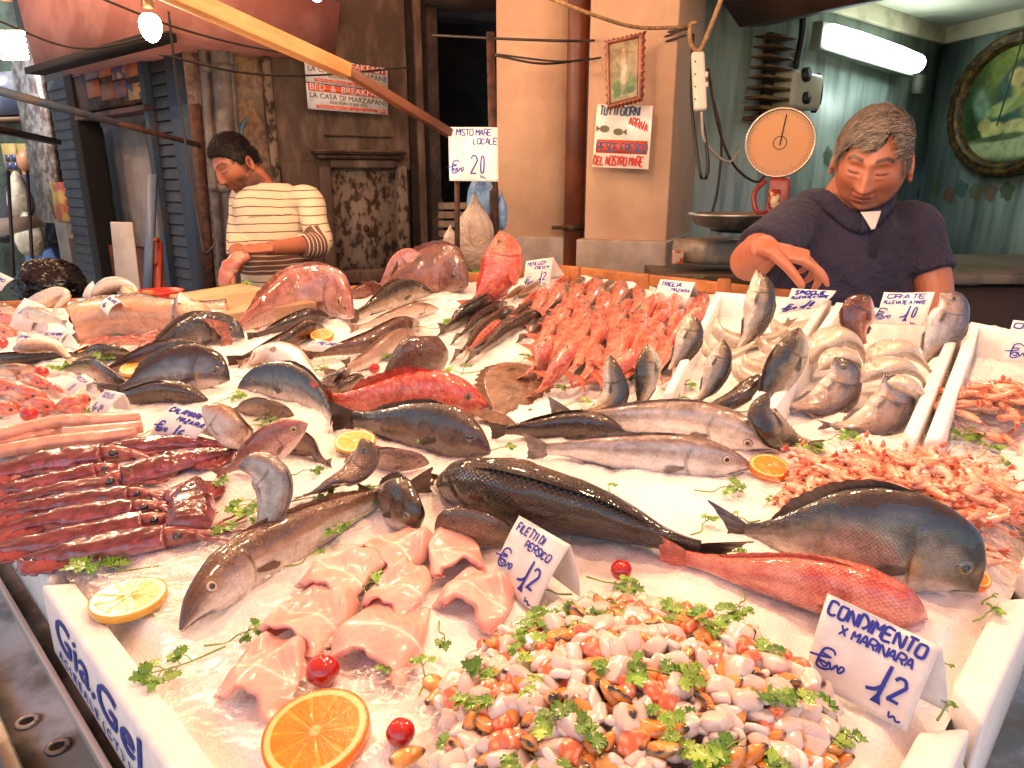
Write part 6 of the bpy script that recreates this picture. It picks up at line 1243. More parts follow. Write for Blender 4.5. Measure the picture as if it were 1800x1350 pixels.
# ================================================================== citrus and tomatoes
def citrus(lab, px, py, wpx, kind='orange', tilt=(0, 0), half=False, segs=10, h=.004, rot=0., thick=.008, sq=1.):
    z = depth(px, py); R0 = wpx*z/FPX/2; c0 = P(px, py, h+thick*.5)
    n = nrm(np.array([tilt[0], tilt[1], 1.])); X = nrm(np.cross([0, 1, 0.], n)); Y = np.cross(n, X); N_ = 96; r = [0.001, .06, .08, .14, .3, .5, .7, .82, .85, .93, .96, 1.0]
    fl, me, pi_, ri = {'orange': ('f08400', 'f8a828', 'f6d088', 'e87400'), 'lemon': ('dcb04a', 'ead08a', 'f0dfb8', 'd9a83c')}[kind]
    A = np.linspace(0, 2*pi if not half else pi, N_, endpoint=half); G = []; C = []
    for q in r:
        row = []; cr = []
        for a in A:
            sg = abs(((a*segs/(2*pi)) % 1)-.5)*2; mem = sg > .9
            d_ = .0 if q > .84 else (-.0004 if mem else .0003*math.sin(a*50+q*60))
            row.append(c0+(X*cos(a+rot)*sq+Y*sin(a+rot))*R0*q*(1+.015*sin(3*a))+n*(thick*.5+d_)); base = lin(pi_) if (q < .1 or .84 < q < .95) else (lin(ri) if q > .95 else (lin(me) if mem else lin(fl)*(.85+.3*float(vn([a*9, q*3, 0], 3))))); cr.append(base)
        G.append(row); C.append(cr)
    for q, d_ in ((1.01, .3), (1.01, -.4), (.98, -.5), (.001, -.5)):
        G.append([c0+(X*cos(a+rot)*sq+Y*sin(a+rot))*R0*q*(1+.015*sin(3*a))+n*thick*d_ for a in A]); C.append([lin(ri) if q > .9 else lin(pi_) for a in A])
    mb = MB(); mb.grid(np.array(G), cv=not half, c=np.clip(np.array(C), 0, 1)); obj1(kind+'_slice', lab, kind, mb, M('citrus', attr=True, ns=90, c2='f08a10', rough=.2, bump=.25, bs=240, coat=.4, amt=.15, sss=.15, sr=(1, .5, .1), srad=.006, cc=.08))
citrus('large orange slice at the bottom edge below the fillet rolls', 556, 1292, 182, tilt=(-.1, -.15), segs=10, thick=.010)
citrus('orange slice in the jaws of the silver hake', 1352, 822, 66, tilt=(0, -.25), rot=.5)
citrus('orange wedge poking out behind the head of the big gilthead bream', 1706, 1012, 62, tilt=(.2, -.3))
citrus('oval lemon slice on the near left ice beside the squid arms', 226, 1054, 122, 'lemon', segs=9, sq=1.0, rot=.3)
citrus('lemon slice half hidden between the umber fish tails in the middle', 624, 778, 70, 'lemon', tilt=(0, -.2))
citrus('small orange slice in front of the two eel shaped fish', 566, 590, 40, tilt=(0, -.3))
citrus('small lemon slice lying on the ice between the left gilthead bream', 236, 648, 46, 'lemon', tilt=(0, -.3))
citrus('small orange piece behind the scampi card at the far left', 150, 618, 22, tilt=(0, -.3))
m_tom = M('tomato_skin', 'c4120c', 'a50d0a', ns=20, rough=.08, coat=1., sss=.15, sr=(1, .1, .05), srad=.006, cc=.03)
for (x, y, w_, lab) in ((567, 1170, 56, 'large cherry tomato touching the nearest fillet rolls'), (704, 1280, 50, 'cherry tomato between the orange slice and the seafood mix'), (793, 911, 31, 'cherry tomato left of the black sea bass'), (1092, 997, 37, 'cherry tomato above the seafood mix and parsley'),
   (574, 888, 31, 'cherry tomato beside the long brown hake tail'), (662, 791, 24, 'half hidden cherry tomato under the lemon slice'), (658, 645, 19, 'cherry tomato left of the umber scaly fish'), (991, 846, 24, 'cherry tomato behind the back of the black sea bass'),
   (285, 673, 21, 'cherry tomato beneath the front left gilthead bream'), (73, 651, 22, 'cherry tomato above the red mullets at the left edge'), (51, 725, 27, 'cherry tomato lying on the lowest left red mullets'), (4, 600, 18, 'cherry tomato cut by the left edge'), (522, 613, 15, 'small cherry tomato left of the blank card')):
    z = depth(x, y); R0 = w_*z/FPX/2; c0 = P(x, y+w_*.15, R0*.82)
    r = thing('cherry_tomato', lab, 'tomato', c0)
    mb = MB(); mb.ell(c0, R0, R0, R0*.94, 22, 28, fn=lambda G: G*(1+.02*np.sin(4*np.arctan2(G[..., 1:2], G[..., 0:1])))); mb.build('fruit', m_tom, parent=r)
# ================================================================== prawns
m_shr = M('prawn_shell', attr=True, ns=60, c2='e8a488', lo=.4, hi=.65, rough=.13, r2=.25, bump=.12, bs=200, coat=.9, amt=.4, sss=.35, sr=(1, .4, .25), srad=.006, cc=.05)
def prawn_proto(k):
    r_ = random.Random(k); bend = (1.0, 2.0, 2.7, 1.5, .5)[k]; n = 44; L_ = .075; C = []; a = -.3; p = np.zeros(3)
    for i in range(n):
        t = i/(n-1); C.append(p.copy()); a += bend/(n-1)*(1.6 if t > .35 else .15); p = p+np.array([cos(a), sin(a), 0])*L_/(n-1)
    C = np.array(C)-C[n//3]; t = np.linspace(0, 1, n); rad = np.interp(t, [0, .06, .2, .38, .6, .85, 1], [.0012, .0035, .0066, .0072, .006, .0036, .0022])
    rad = rad*(1+.10*np.abs(np.sin(t*pi*7))*(t > .36)); T = nrm(np.gradient(C, axis=0)); A = np.arange(14)/14*2*pi; U = np.array([0, 0, 1.]); g = []; cc = []
    for i in range(n):
        S = np.cross(U, T[i]); g.append(C[i]+rad[i]*(np.outer(np.cos(A), S)*1.1+np.outer(np.sin(A), U)*.85)); s = np.cos(A)
        c = mix(lin('ecbca4')*np.ones((14, 3)), lin('e09a7a'), sm(-.2, -.9, s)+0*.3*(math.sin(t[i]*44) > .4)); c = mix(c, lin('eec0a8'), .5*sm(.0, .9, s)); 
        if t[i] > .36 and math.sin(t[i]*44) > .75: c = mix(c, lin('cc5f40'), .5)
        if t[i] < .3: c = mix(c, lin('a8644c'), .35*sm(.25, .75, vn(C[i][None]*np.ones((14, 1))+np.stack([A]*3, -1), 3)))
        cc.append(c)
    mb = MB(); mb.grid(np.array(g), cv=True, c=np.array(cc), cap0=True, cap1=True)
    d = T[0]; S = np.cross(U, d)   # antennae, legs, tail fan
    for j in range(4):
        pp = [C[1]]; q = C[1]; dd = nrm(-d+S*r_.uniform(-.5, .8)+U*r_.uniform(-.3, .3))
        for m_ in range(5): q = q+dd*.009; dd = nrm(dd+S*r_.uniform(-.4, .4)+U*r_.uniform(-.3, .3)); pp.append(q)
        mb.tube(spline(pp, 12)[0], np.linspace(.0005, .0002, 12), 3, c=lin('e0a08a'), cap=False)
    for j in range(7):
        i = 10+j*4; S2 = np.cross(U, T[i]); pp = [C[i]+S2*rad[i]*.8, C[i]+S2*(rad[i]+.006)+T[i]*r_.uniform(-.003, .003), C[i]+S2*(rad[i]+.010)+T[i]*r_.uniform(.0, .008)+U*r_.uniform(-.004, .004)]
        mb.tube(spline(pp, 7)[0], np.linspace(.0008, .0003, 7), 4, c=lin('e8b098'), cap=False)
    mb.tube([C[0], C[0]-d*.008-S*.001], [.0012, .0002], 5, c=lin('c8583a'))
    for v in (-.5, -.18, .18, .5):
        dd = T[-1]*cos(v)+U*sin(v); mb.tube([C[-1], C[-1]+dd*.006, C[-1]+dd*.012], [.0012, .003, .0008], 6, c=lin('d06a48'), flat=.3)
    mb.ell(C[4]-S*.001+U*.0034, .0015, c=lin('0a0808'), nu=6, nv=8); mb.ell(C[4]-S*.001-U*.0034, .0015, c=lin('0a0808'), nu=6, nv=8)
    return mb
PR = []
for k in range(5):
    o = prawn_proto(k).build('prawn', m_shr); tag(o, 'x', 'prawn'); PR.append(o)
def scatter_prawns(n, cpt, ra, rb, hh, lab, grp, rad_pow=.5, seed=1, zmin=.0, inside=None, scl=(.62, .92)):
    r_ = random.Random(seed)
    for k in range(n):
        q = r_.random()**rad_pow; a = r_.uniform(0, 2*pi); x = cpt[0]+ra*q*cos(a); y = cpt[1]+rb*q*sin(a)
        if inside and not inside(x, y): continue
        hz = hh*max(0, 1-q*q)**.8; z = tabz(x, y)+zmin+hz+r_.uniform(-.004, .009)
        o = PR[r_.randrange(5)].copy(); col.objects.link(o)
        o.location = (x, y, z); s = r_.uniform(*scl); o.scale = (s, s*r_.choice((-1, 1)), s)
        sl = hh*1.2/max(ra, .01)*q
        o.rotation_euler = (r_.uniform(-.5, .5)-sl*sin(a)*.6, r_.uniform(-.35, .35)+sl*cos(a)*.6, r_.uniform(0, 2*pi)); o['label'] = lab; o['group'] = grp
    
scatter_prawns(285, mo_sh1, .124, .088, .030, 'small raw pink prawn in the big pile behind the gilthead bream', 'big pile of pink prawns', .6, 2, zmin=.006)
pc2 = P(1745, 735); scatter_prawns(95, pc2+[.02, -.01, 0], .125, .085, .030, 'small raw pink prawn in the pile spilling out of the right foam box', 'prawn pile in the right box', .6, 3, zmin=.006)
k = 0
for (x, y, a) in ((1700, 960, 1.2), (1712, 985, 1.6), (1660, 925, .9), (1690, 930, 2.2), (1402, 872, .2), (1440, 828, .1), (1765, 868, -.4), (1755, 905, -.5)):
    o = PR[k % 5].copy(); col.objects.link(o); o.location = tuple(P(x, y, .007)); o.rotation_euler = (0, 0, a*2); o['label'] = 'small raw pink prawn in the big pile behind the gilthead bream'; o['group'] = 'big pile of pink prawns'; k += 1
for o in PR: D.objects.remove(o)
# ================================================================== chopped seafood mix
def chunk(sx, sy, sz, seed, kind):
    r_ = np.random.default_rng(seed); mb = MB(); n = 7
    def face(fn): mb.grid(np.array([[fn(i/(n-1)*2-1, j/(n-1)*2-1) for j in range(n)] for i in range(n)]))
    for ax in range(3):
        for sg in (-1, 1):
            def fn(u, v):
                q = np.zeros(3); q[ax] = sg; q[(ax+1) % 3] = u*sg; q[(ax+2) % 3] = v
                q = q*.30+nrm(q)*.84; return q
            face(fn)
    v = np.vstack(mb.v); sh = 1+.35*(fbm(v, 1.2, 2, seed)-.5)[:, None]; v = v*sh*np.array([sx, sy, sz])*(1+.06*(fbm(v, 5, 2, seed)-.5)[:, None])
    v[:, 0] += v[:, 2]*r_.uniform(-.4, .4); v[:, 1] += v[:, 0]*r_.uniform(-.3, .3)
    if kind == 'salmon': st = (np.sin(v[:, 0]*900+v[:, 1]*300+2*fbm(v, 90, 2)) > .72)[:, None]; c = np.where(st, lin('f0b090'), lin('e0714a'))
    elif kind == 'white': c = mix(lin('e4d6cc')*np.ones((len(v), 3)), lin('d6bcb0'), fbm(v, 120, 2))
    else: c = mix(lin('e2dcd6')*np.ones((len(v), 3)), lin('d2cac4'), fbm(v, 120, 2))
    m2 = MB(); m2.add(v, mb.f, c); return m2
def mussel(seed):
    mb = MB()
    def fn(G):
        x, y, z = G[..., 0:1], G[..., 1:2], G[..., 2:3]; G = G*np.concatenate([1+0*x, 1-.35*x, 1+.15*np.sin(x*3)], -1); return G*(1+.10*(fbm(G, 3, 2, seed)-.5))[..., None]
    th = np.linspace(.02, pi-.02, 18)[:, None]; ph = (np.arange(26)/26*2*pi)[None]; G = np.stack([np.cos(th)*np.ones_like(ph), np.sin(th)*np.cos(ph), np.sin(th)*np.sin(ph)], -1); G0 = fn(G)
    y = G[..., 1]; z = G[..., 2]; c = mix(lin('d97f20')*np.ones(G.shape), lin('e0a050'), fbm(G, 3, 2, seed+2)); fr = sm(.34, .2, np.abs(z-.15+.12*np.sin(G[..., 0]*9)))*sm(-.5, .0, y)+sm(.7, .9, G[..., 0]); c = mix(c, lin('17100f'), np.clip(fr, 0, 1)); c = mix(c, lin('c9b48e'), .5*sm(.5, .75, fbm(G, 2, 2, seed+8)))
    G0 = G0*np.array([.0115, .0066, .0047])*(1+.12*np.clip(fr, 0, 1))[..., None]; mb.grid(G0, cv=True, c=c, cap0=True, cap1=True); return mb
def ringp(seed):
    mb = MB(); r_ = random.Random(seed); R_ = .009; n = 18; q = np.array([[R_*cos(a), R_*sin(a)*.8, .001*sin(a*3)] for a in np.linspace(0, r_.uniform(2.4, 4.2), n)]); mb.tube(q, np.interp(np.linspace(0, 1, n), [0, .1, .5, .9, 1], [.0015, .0032, .0036, .0032, .0015]), 10, c=lin('e6dcd6')); return mb
m_wht = M('chunk_flesh', attr=True, ns=80, c2='d8a898', lo=.45, hi=.7, rough=.12, r2=.25, bump=.12, bs=150, coat=.9, amt=.15, sss=.5, sr=(1, .88, .8), srad=.008, cc=.04)
m_mus = M('mussel_meat', attr=True, ns=120, c2='a85a28', lo=.45, hi=.7, rough=.12, bump=.2, bs=260, coat=.9, amt=.35, sss=.15, srad=.003, cc=.05)
KI = {}
KI['white_fish_chunk'] = [chunk(.0105, .0092, .0062, s, 'white').build('white_fish_chunk', m_wht) for s in range(6)]
KI['squid_piece'] = [chunk(.0095, .0055, .0036, 10+s, 'squid').build('squid_piece', m_wht) for s in range(3)]+[ringp(s).build('squid_piece', m_wht) for s in range(4)]
KI['salmon_chunk'] = [chunk(.0092, .0075, .0055, 20+s, 'salmon').build('salmon_chunk', m_wht) for s in range(5)]
KI['mussel'] = [mussel(30+s).build('mussel', m_mus) for s in range(5)]
LB = {'white_fish_chunk': ('glossy whitish fish chunk in the seafood mix', 'fish chunk', 'whitish fish chunks in the mix'), 'squid_piece': ('white squid piece in the seafood mix', 'squid piece', 'squid pieces in the mix'), 'salmon_chunk': ('orange salmon cube in the seafood mix', 'salmon chunk', 'salmon cubes in the mix'), 'mussel': ('orange and black shelled mussel in the seafood mix', 'mussel', 'shelled mussels in the mix')}
r_ = random.Random(11); cx, cy = mo_mar[0]+.006, mo_mar[1]-.012
def put(kind, x, y, z, rx, ry, rz, s=1.):
    o = r_.choice(KI[kind]).copy(); col.objects.link(o); o.location = (x, y, z); o.rotation_euler = (rx, ry, rz); o.scale = (s,)*3; l = LB[kind]; tag(o, l[0], l[1], l[2]); return o
RA, RB = .152, .142
cells = []
for layer in range(2):
    i = 0; N_ = 520 if layer else 230
    for k in range(N_):
        q = math.sqrt((k+.5)/N_); a = k*2.399963+layer
        cells.append((q*(.97 if layer else .85), a, layer))
for (q, a, ly) in cells:
    x = cx+RA*q*cos(a)+r_.uniform(-.004, .004); y = cy+RB*q*sin(a)+r_.uniform(-.004, .004)
    if y < .24: continue
    hz = (.040+.006*r_.random())*max(0, 1-q*q)**.75; z = tabz(x, y)+.003+hz+(.006 if ly else -.006)
    u = r_.random(); kd = 'white_fish_chunk' if u < .36 else 'squid_piece' if u < .58 else 'salmon_chunk' if u < .75 else 'mussel'
    if q > .9 and ly and r_.random() < .35: continue
    put(kd, x, y, z, r_.uniform(-.7, .7), r_.uniform(-.7, .7), r_.uniform(0, 6.28), r_.uniform(.7, 1.12))
for (x, y) in ((790, 1212), (772, 1222), (810, 1200), (800, 1225), (716, 1330), (1418, 1216), (1418, 1318), (765, 1205)):
    p = P(x, y, .007); put('mussel', *p, r_.uniform(-.4, .4), 0, r_.uniform(0, 6.28), 1.1)
for l in KI.values():
    for o in l: D.objects.remove(o)
# ================================================================== parsley
m_leaf = M('parsley_leaf', attr=True, ns=40, c2='5a7c2c', lo=.4, hi=.7, rough=.35, r2=.5, bump=.2, bs=120, coat=.35, amt=.5, sss=0)
_ln = m_leaf.node_tree; _b = _ln.nodes['Principled BSDF']
def leaflet(mb, c0, d, n_, L_, col_, r_):
    d = nrm(d); s_ = nrm(np.cross(n_, d)); n_ = np.cross(d, s_)
    out = [(0, 0)]; K = 5
    pr = [(.08, .06), (.22, .34), (.30, .26), (.38, .46), (.50, .44), (.46, .28), (.62, .30), (.72, .36), (.82, .28), (.72, .14), (.90, .12), (1.0, .0)]
    L2 = [(x*(1+r_.uniform(-.08, .08)), y*(1+r_.uniform(-.15, .15))) for x, y in pr]; R2 = [(x*(1+r_.uniform(-.08, .08)), -y*(1+r_.uniform(-.15, .15))) for x, y in pr[:-1]][::-1]
    P2 = out+L2+R2; fold = r_.uniform(.1, .5); crl = r_.uniform(-.5, .2)
    def w3(x, y): return c0 + d*x*L_ + s_*y*L_*.95 + n_*(abs(y)*fold*L_+crl*x*x*L_*.6)
    spine = [w3(.25, 0), w3(.5, 0), w3(.75, 0)]; v = [w3(x, y) for x, y in P2]+spine; k = len(P2); f = []
    for i in range(k):
        j = (i+1) % k; x = (P2[i][0]+P2[j][0])/2; ci = k+(0 if x < .36 else 1 if x < .62 else 2); f.append((i, j, ci))
    for i in range(k):       # bridge between spine centres
        pass
    f += [(0, k, k+1)] if False else []
    f2 = []
    for i in range(k):
        j = (i+1) % k; x0 = (P2[i-1][0]+P2[i][0])/2; x1 = (P2[i][0]+P2[j][0])/2; a = k+(0 if x0 < .36 else 1 if x0 < .62 else 2); b = k+(0 if x1 < .36 else 1 if x1 < .62 else 2)
        if a != b: f2.append((i, b, a))
    mb.add(v, f+f2, col_)
def leaf(mb, c0, d, L_, r_):
    n_ = nrm(np.array([r_.uniform(-.5, .5), r_.uniform(-.7, .2), 1.])); s_ = nrm(np.cross(n_, d)); g = lin(r_.choice(['6b9c2c', '7fb038', '548a28', '92b83e', '62942e']))
    for a, k in ((0, 1.), (.9, .8), (-.9, .8)):
        dd = d*cos(a)+s_*sin(a); leaflet(mb, c0+d*.1*L_*(a == 0), dd, n_, L_*k, g*r_.uniform(.8, 1.2), r_)
def sprig(lab, x, y, s, ang, n=4, h=.006, stem=1., grp=None, seed=None):
    r_ = random.Random(seed if seed is not None else int(x*31+y)); z = depth(x, y); L_ = s*z/FPX; c0 = P(x, y, h); R2 = lambda a: np.array([cos(a), sin(a), 0.])
    r = thing('parsley_sprig', lab, 'parsley', P(x, y), grp); d = R2(ang); side = np.array([-d[1], d[0], 0])
    pts = [c0-d*L_*1.3*stem+side*L_*r_.uniform(-.4, .4), c0-d*L_*.5*stem+side*L_*r_.uniform(-.25, .25), c0+[0, 0, .004], c0+d*L_*.7+[0, 0, .004]]
    for p in pts: p[2] = max(tabz(p[0], p[1])+.003+h*.5, p[2]-.001)
    q, _ = spline(pts, 20); mb = MB(); mb.tube(q, np.linspace(.0011, .0006, 20), 5, c=lin('7d9a3c'))
    lv = MB(); leaf(lv, q[-1], d, L_*.55, r_)
    for k in range(n-1):
        i = 19-int((k//2+1)*3.6); i = max(6, i); a = (.9 if k % 2 else -.9)+r_.uniform(-.3, .3); dd = d*cos(a)+side*sin(a); e = q[i]+dd*L_*.35+[0, 0, .004*r_.random()]
        mb.tube([q[i], (q[i]+e)/2+[0, 0, .002], e], .0006, 4, c=lin('7d9a3c')); leaf(lv, e, dd, L_*r_.uniform(.4, .55), r_)
    mb.build('stem', m_leaf, parent=r); lv.build('leaves', m_leaf, parent=r)
for (x, y, s, a, n, lab) in ((195, 1000, 62, 2.9, 6, 'big parsley sprig below the lowest squid'), (315, 1175, 60, 3.6, 6, 'long parsley sprig left of the fillet rolls'), (420, 1120, 42, .6, 4, 'parsley sprig pointing at the broad left fillet roll'), (640, 1035, 56, 1.8, 6, 'parsley sprig draped over the fillet rolls'),
  (445, 885, 44, 4.6, 5, 'parsley sprig right of the crosswise squid'), (455, 905, 34, 5., 4, 'lower parsley sprig beside the bent silver hake'), (375, 930, 34, .1, 4, 'parsley sprig on the crosswise squid'), (365, 850, 30, .0, 3, 'parsley leaf on the squid arms below the calamari card'), (540, 982, 30, .8, 2, 'dark parsley leaf above the back left fillet roll'),
  (605, 925, 38, 4.2, 5, 'parsley sprig under the middle of the brown hake'), (620, 868, 34, .4, 4, 'parsley sprig between the brown hake and the striped bream'), (552, 878, 38, .2, 4, 'parsley sprig left of the tomato on the hake'), (640, 895, 26, .9, 3, 'parsley leaf touching the tail of the brown hake'), (680, 850, 26, .3, 3, 'parsley leaf above the round headed bream'),
  (870, 892, 34, 5.6, 4, 'parsley sprig lying on the black sea bass head'), (768, 775, 44, 2.4, 5, 'parsley sprig at the cheek of the brown grouper'), (640, 748, 26, 1.3, 3, 'parsley leaf on the tail of the brown grouper'), (880, 790, 22, .2, 3, 'parsley bit right of the grouper mouth'), (965, 752, 28, .3, 3, 'parsley on the head of the black and gold bream'),
  (1268, 860, 36, .1, 4, 'parsley sprig below the orange in the hake jaws'), (1070, 862, 20, 1.3, 2, 'tiny parsley leaf above the middle of the black sea bass'), (1235, 925, 30, .8, 3, 'parsley leaf at the tail of the gilthead bream'), (1305, 915, 22, 2.8, 3, 'small parsley sprig above the black sea bass tail'), (1280, 975, 26, .1, 3, 'parsley leaf on the black sea bass tail fin'),
  (1160, 962, 20, .1, 2, 'parsley leaf at the tail of the rose red scorpionfish'), (1080, 1030, 42, 5.8, 5, 'parsley sprig under the tomato beside the seafood mix'), (965, 1042, 30, 3.2, 3, 'parsley leaf right behind the perch price card'), (780, 1120, 34, 4.9, 2, 'single parsley leaf below the open fillet roll'), (745, 1185, 36, 1.8, 3, 'parsley sprig left of the seafood mix'),
  (600, 1235, 8, .3, 1, 'bare parsley stalk over the big orange slice'), (672, 1170, 26, 5.2, 2, 'parsley leaf on the roll right of the big tomato'), (1300, 1065, 36, 4.4, 3, 'parsley leaf in front of the scorpionfish belly'), (1460, 990, 34, 3.4, 4, 'parsley sprig between the gilthead bream and the scorpionfish'), (1530, 1015, 40, .0, 5, 'parsley sprig under the gilthead bream belly'),
  (1735, 1082, 26, .4, 4, 'parsley leaf right of the gilthead bream chin'), (1738, 1056, 14, .4, 2, 'tiny parsley bit at the right rim above another leaf'), (1660, 1250, 22, .5, 3, 'parsley leaf at the right rim below the marinara card'), (1365, 883, 16, 3., 2, 'tiny parsley leaf left of the prawn pile'), (1535, 745, 34, .2, 4, 'parsley sprig in front of the bream box'),
  (1680, 770, 40, .1, 5, 'parsley sprig on the prawns of the right box'), (1735, 795, 30, .7, 4, 'parsley sprig between the two prawn piles'), (1745, 818, 24, .0, 3, 'parsley leaf above the right end of the big prawn pile'), (1470, 768, 32, .1, 4, 'parsley sprig left of the parsley in front of the bream box'), (1405, 785, 36, 5.6, 4, 'parsley sprig under the tail of the folded sea bass'), (1345, 745, 32, 5.5, 4, 'parsley sprig on the folded sea bass'),
  (1520, 782, 18, 2.0, 2, 'small parsley sprig at the top of the big prawn pile'), (1170, 705, 36, .2, 5, 'parsley sprig below the middle upright sea bass'), (1195, 680, 26, .2, 3, 'parsley sprig right of the middle upright sea bass'), (1125, 650, 34, 1.8, 4, 'parsley between the two upright sea bass'), (1100, 663, 26, 4.8, 3, 'dark parsley leaf at the left upright sea bass'),
  (1020, 650, 30, 1.4, 4, 'parsley at the lower end of the red mullet heap'), (920, 635, 30, 1.1, 4, 'parsley sprig above the sole'), (970, 685, 24, .1, 3, 'parsley sprig right of the sole'), (1010, 710, 28, .2, 3, 'parsley sprig left of the leftmost upright sea bass'), (800, 655, 34, 3.2, 4, 'parsley sprig left of the sole'), (745, 655, 34, .9, 5, 'parsley sprig at the tail of the umber scaly fish'),
  (815, 650, 20, 1.2, 3, 'small parsley leaf above the sole tail'), (685, 625, 34, 5.4, 4, 'parsley sprig above the tomato in the middle'), (560, 645, 36, 4.8, 4, 'parsley sprig above the gaping bream'), (505, 585, 8, .0, 2, 'parsley bit between the eel shaped fish'), (770, 570, 34, .6, 4, 'parsley sprig left of the dark fish fan'), (745, 578, 26, 2.9, 3, 'parsley leaf right of the long brown fish'),
  (825, 485, 30, 1., 4, 'parsley sprig at the nose of the maroon bream'), (470, 735, 34, 5., 4, 'parsley sprig below the small brown striped fish'), (445, 750, 24, 4., 3, 'parsley leaf behind the pink striped bream'), (400, 703, 30, .9, 4, 'parsley sprig right of the black glistening fish'), (535, 830, 28, .1, 2, 'parsley leaf left of the upright striped bream'),
  (265, 760, 30, .7, 3, 'parsley sprig left of the calamari card'), (140, 725, 26, .1, 3, 'parsley leaf below the rightmost left red mullet'), (50, 808, 32, .1, 4, 'parsley sprig on top of the upper left squid'), (92, 845, 24, .4, 2, 'parsley leaf on the pinkish squid'), (155, 630, 44, .4, 6, 'parsley sprig behind the white bellied fish'), (205, 628, 30, .3, 3, 'parsley leaf left of the lemon between bream'),
  (268, 608, 32, .9, 4, 'parsley rosette above the tomato between left bream'), (95, 645, 30, 5.9, 4, 'parsley sprig right of the far left tomato'), (285, 568, 26, .7, 3, 'parsley under the salmon side right end'), (130, 580, 26, .6, 3, 'parsley behind the scampi card'), (440, 660, 18, .4, 2, 'parsley bit beside the pale belly up fish'), (1010, 522, 22, .3, 2, 'parsley leaf on the bent brown fish of the fan'),
  (1225, 490, 18, .3, 2, 'parsley bit at the back rim right of the mullet card'), (1320, 720, 26, .5, 2, 'parsley leaf at the black leaning sea bass'), (415, 500, 20, .3, 2, 'parsley bit near the cutting board'), (1655, 1170, 16, 5.6, 1, 'thin parsley stalk right of the marinara card')):
    sprig(lab, x, y, s, a, n)
r2 = random.Random(5)
for k in range(62):
    q = math.sqrt(r2.random())*.93; a = r2.uniform(0, 2*pi); x = cx+RA*q*cos(a); y = cy+RB*q*sin(a)
    if y < .26: continue
    hz = .047*max(0, 1-q*q)**.75+.013; c0 = np.array([x, y, tabz(x, y)+hz]); r = thing('parsley_leaf', 'bright green parsley leaf scattered over the seafood mix', 'parsley', c0, 'parsley over the seafood mix')
    L_ = r2.uniform(.009, .016); lv = MB(); d = np.array([cos(a*3), sin(a*3), 0.])
    for j in range(r2.choice((1, 2, 3))): leaf(lv, c0+d*L_*.9*j+[0, 0, .002*j], nrm(d+np.array([r2.uniform(-.6, .6), r2.uniform(-.6, .6), 0])), L_, r2)
    lv.build('blade', m_leaf, parent=r); mb = MB(); mb.tube([c0-d*L_*.8-[0, 0, .003], c0, c0+d*L_], .0007, 4, c=lin('7d9a3c')); mb.build('stem', m_leaf, parent=r)
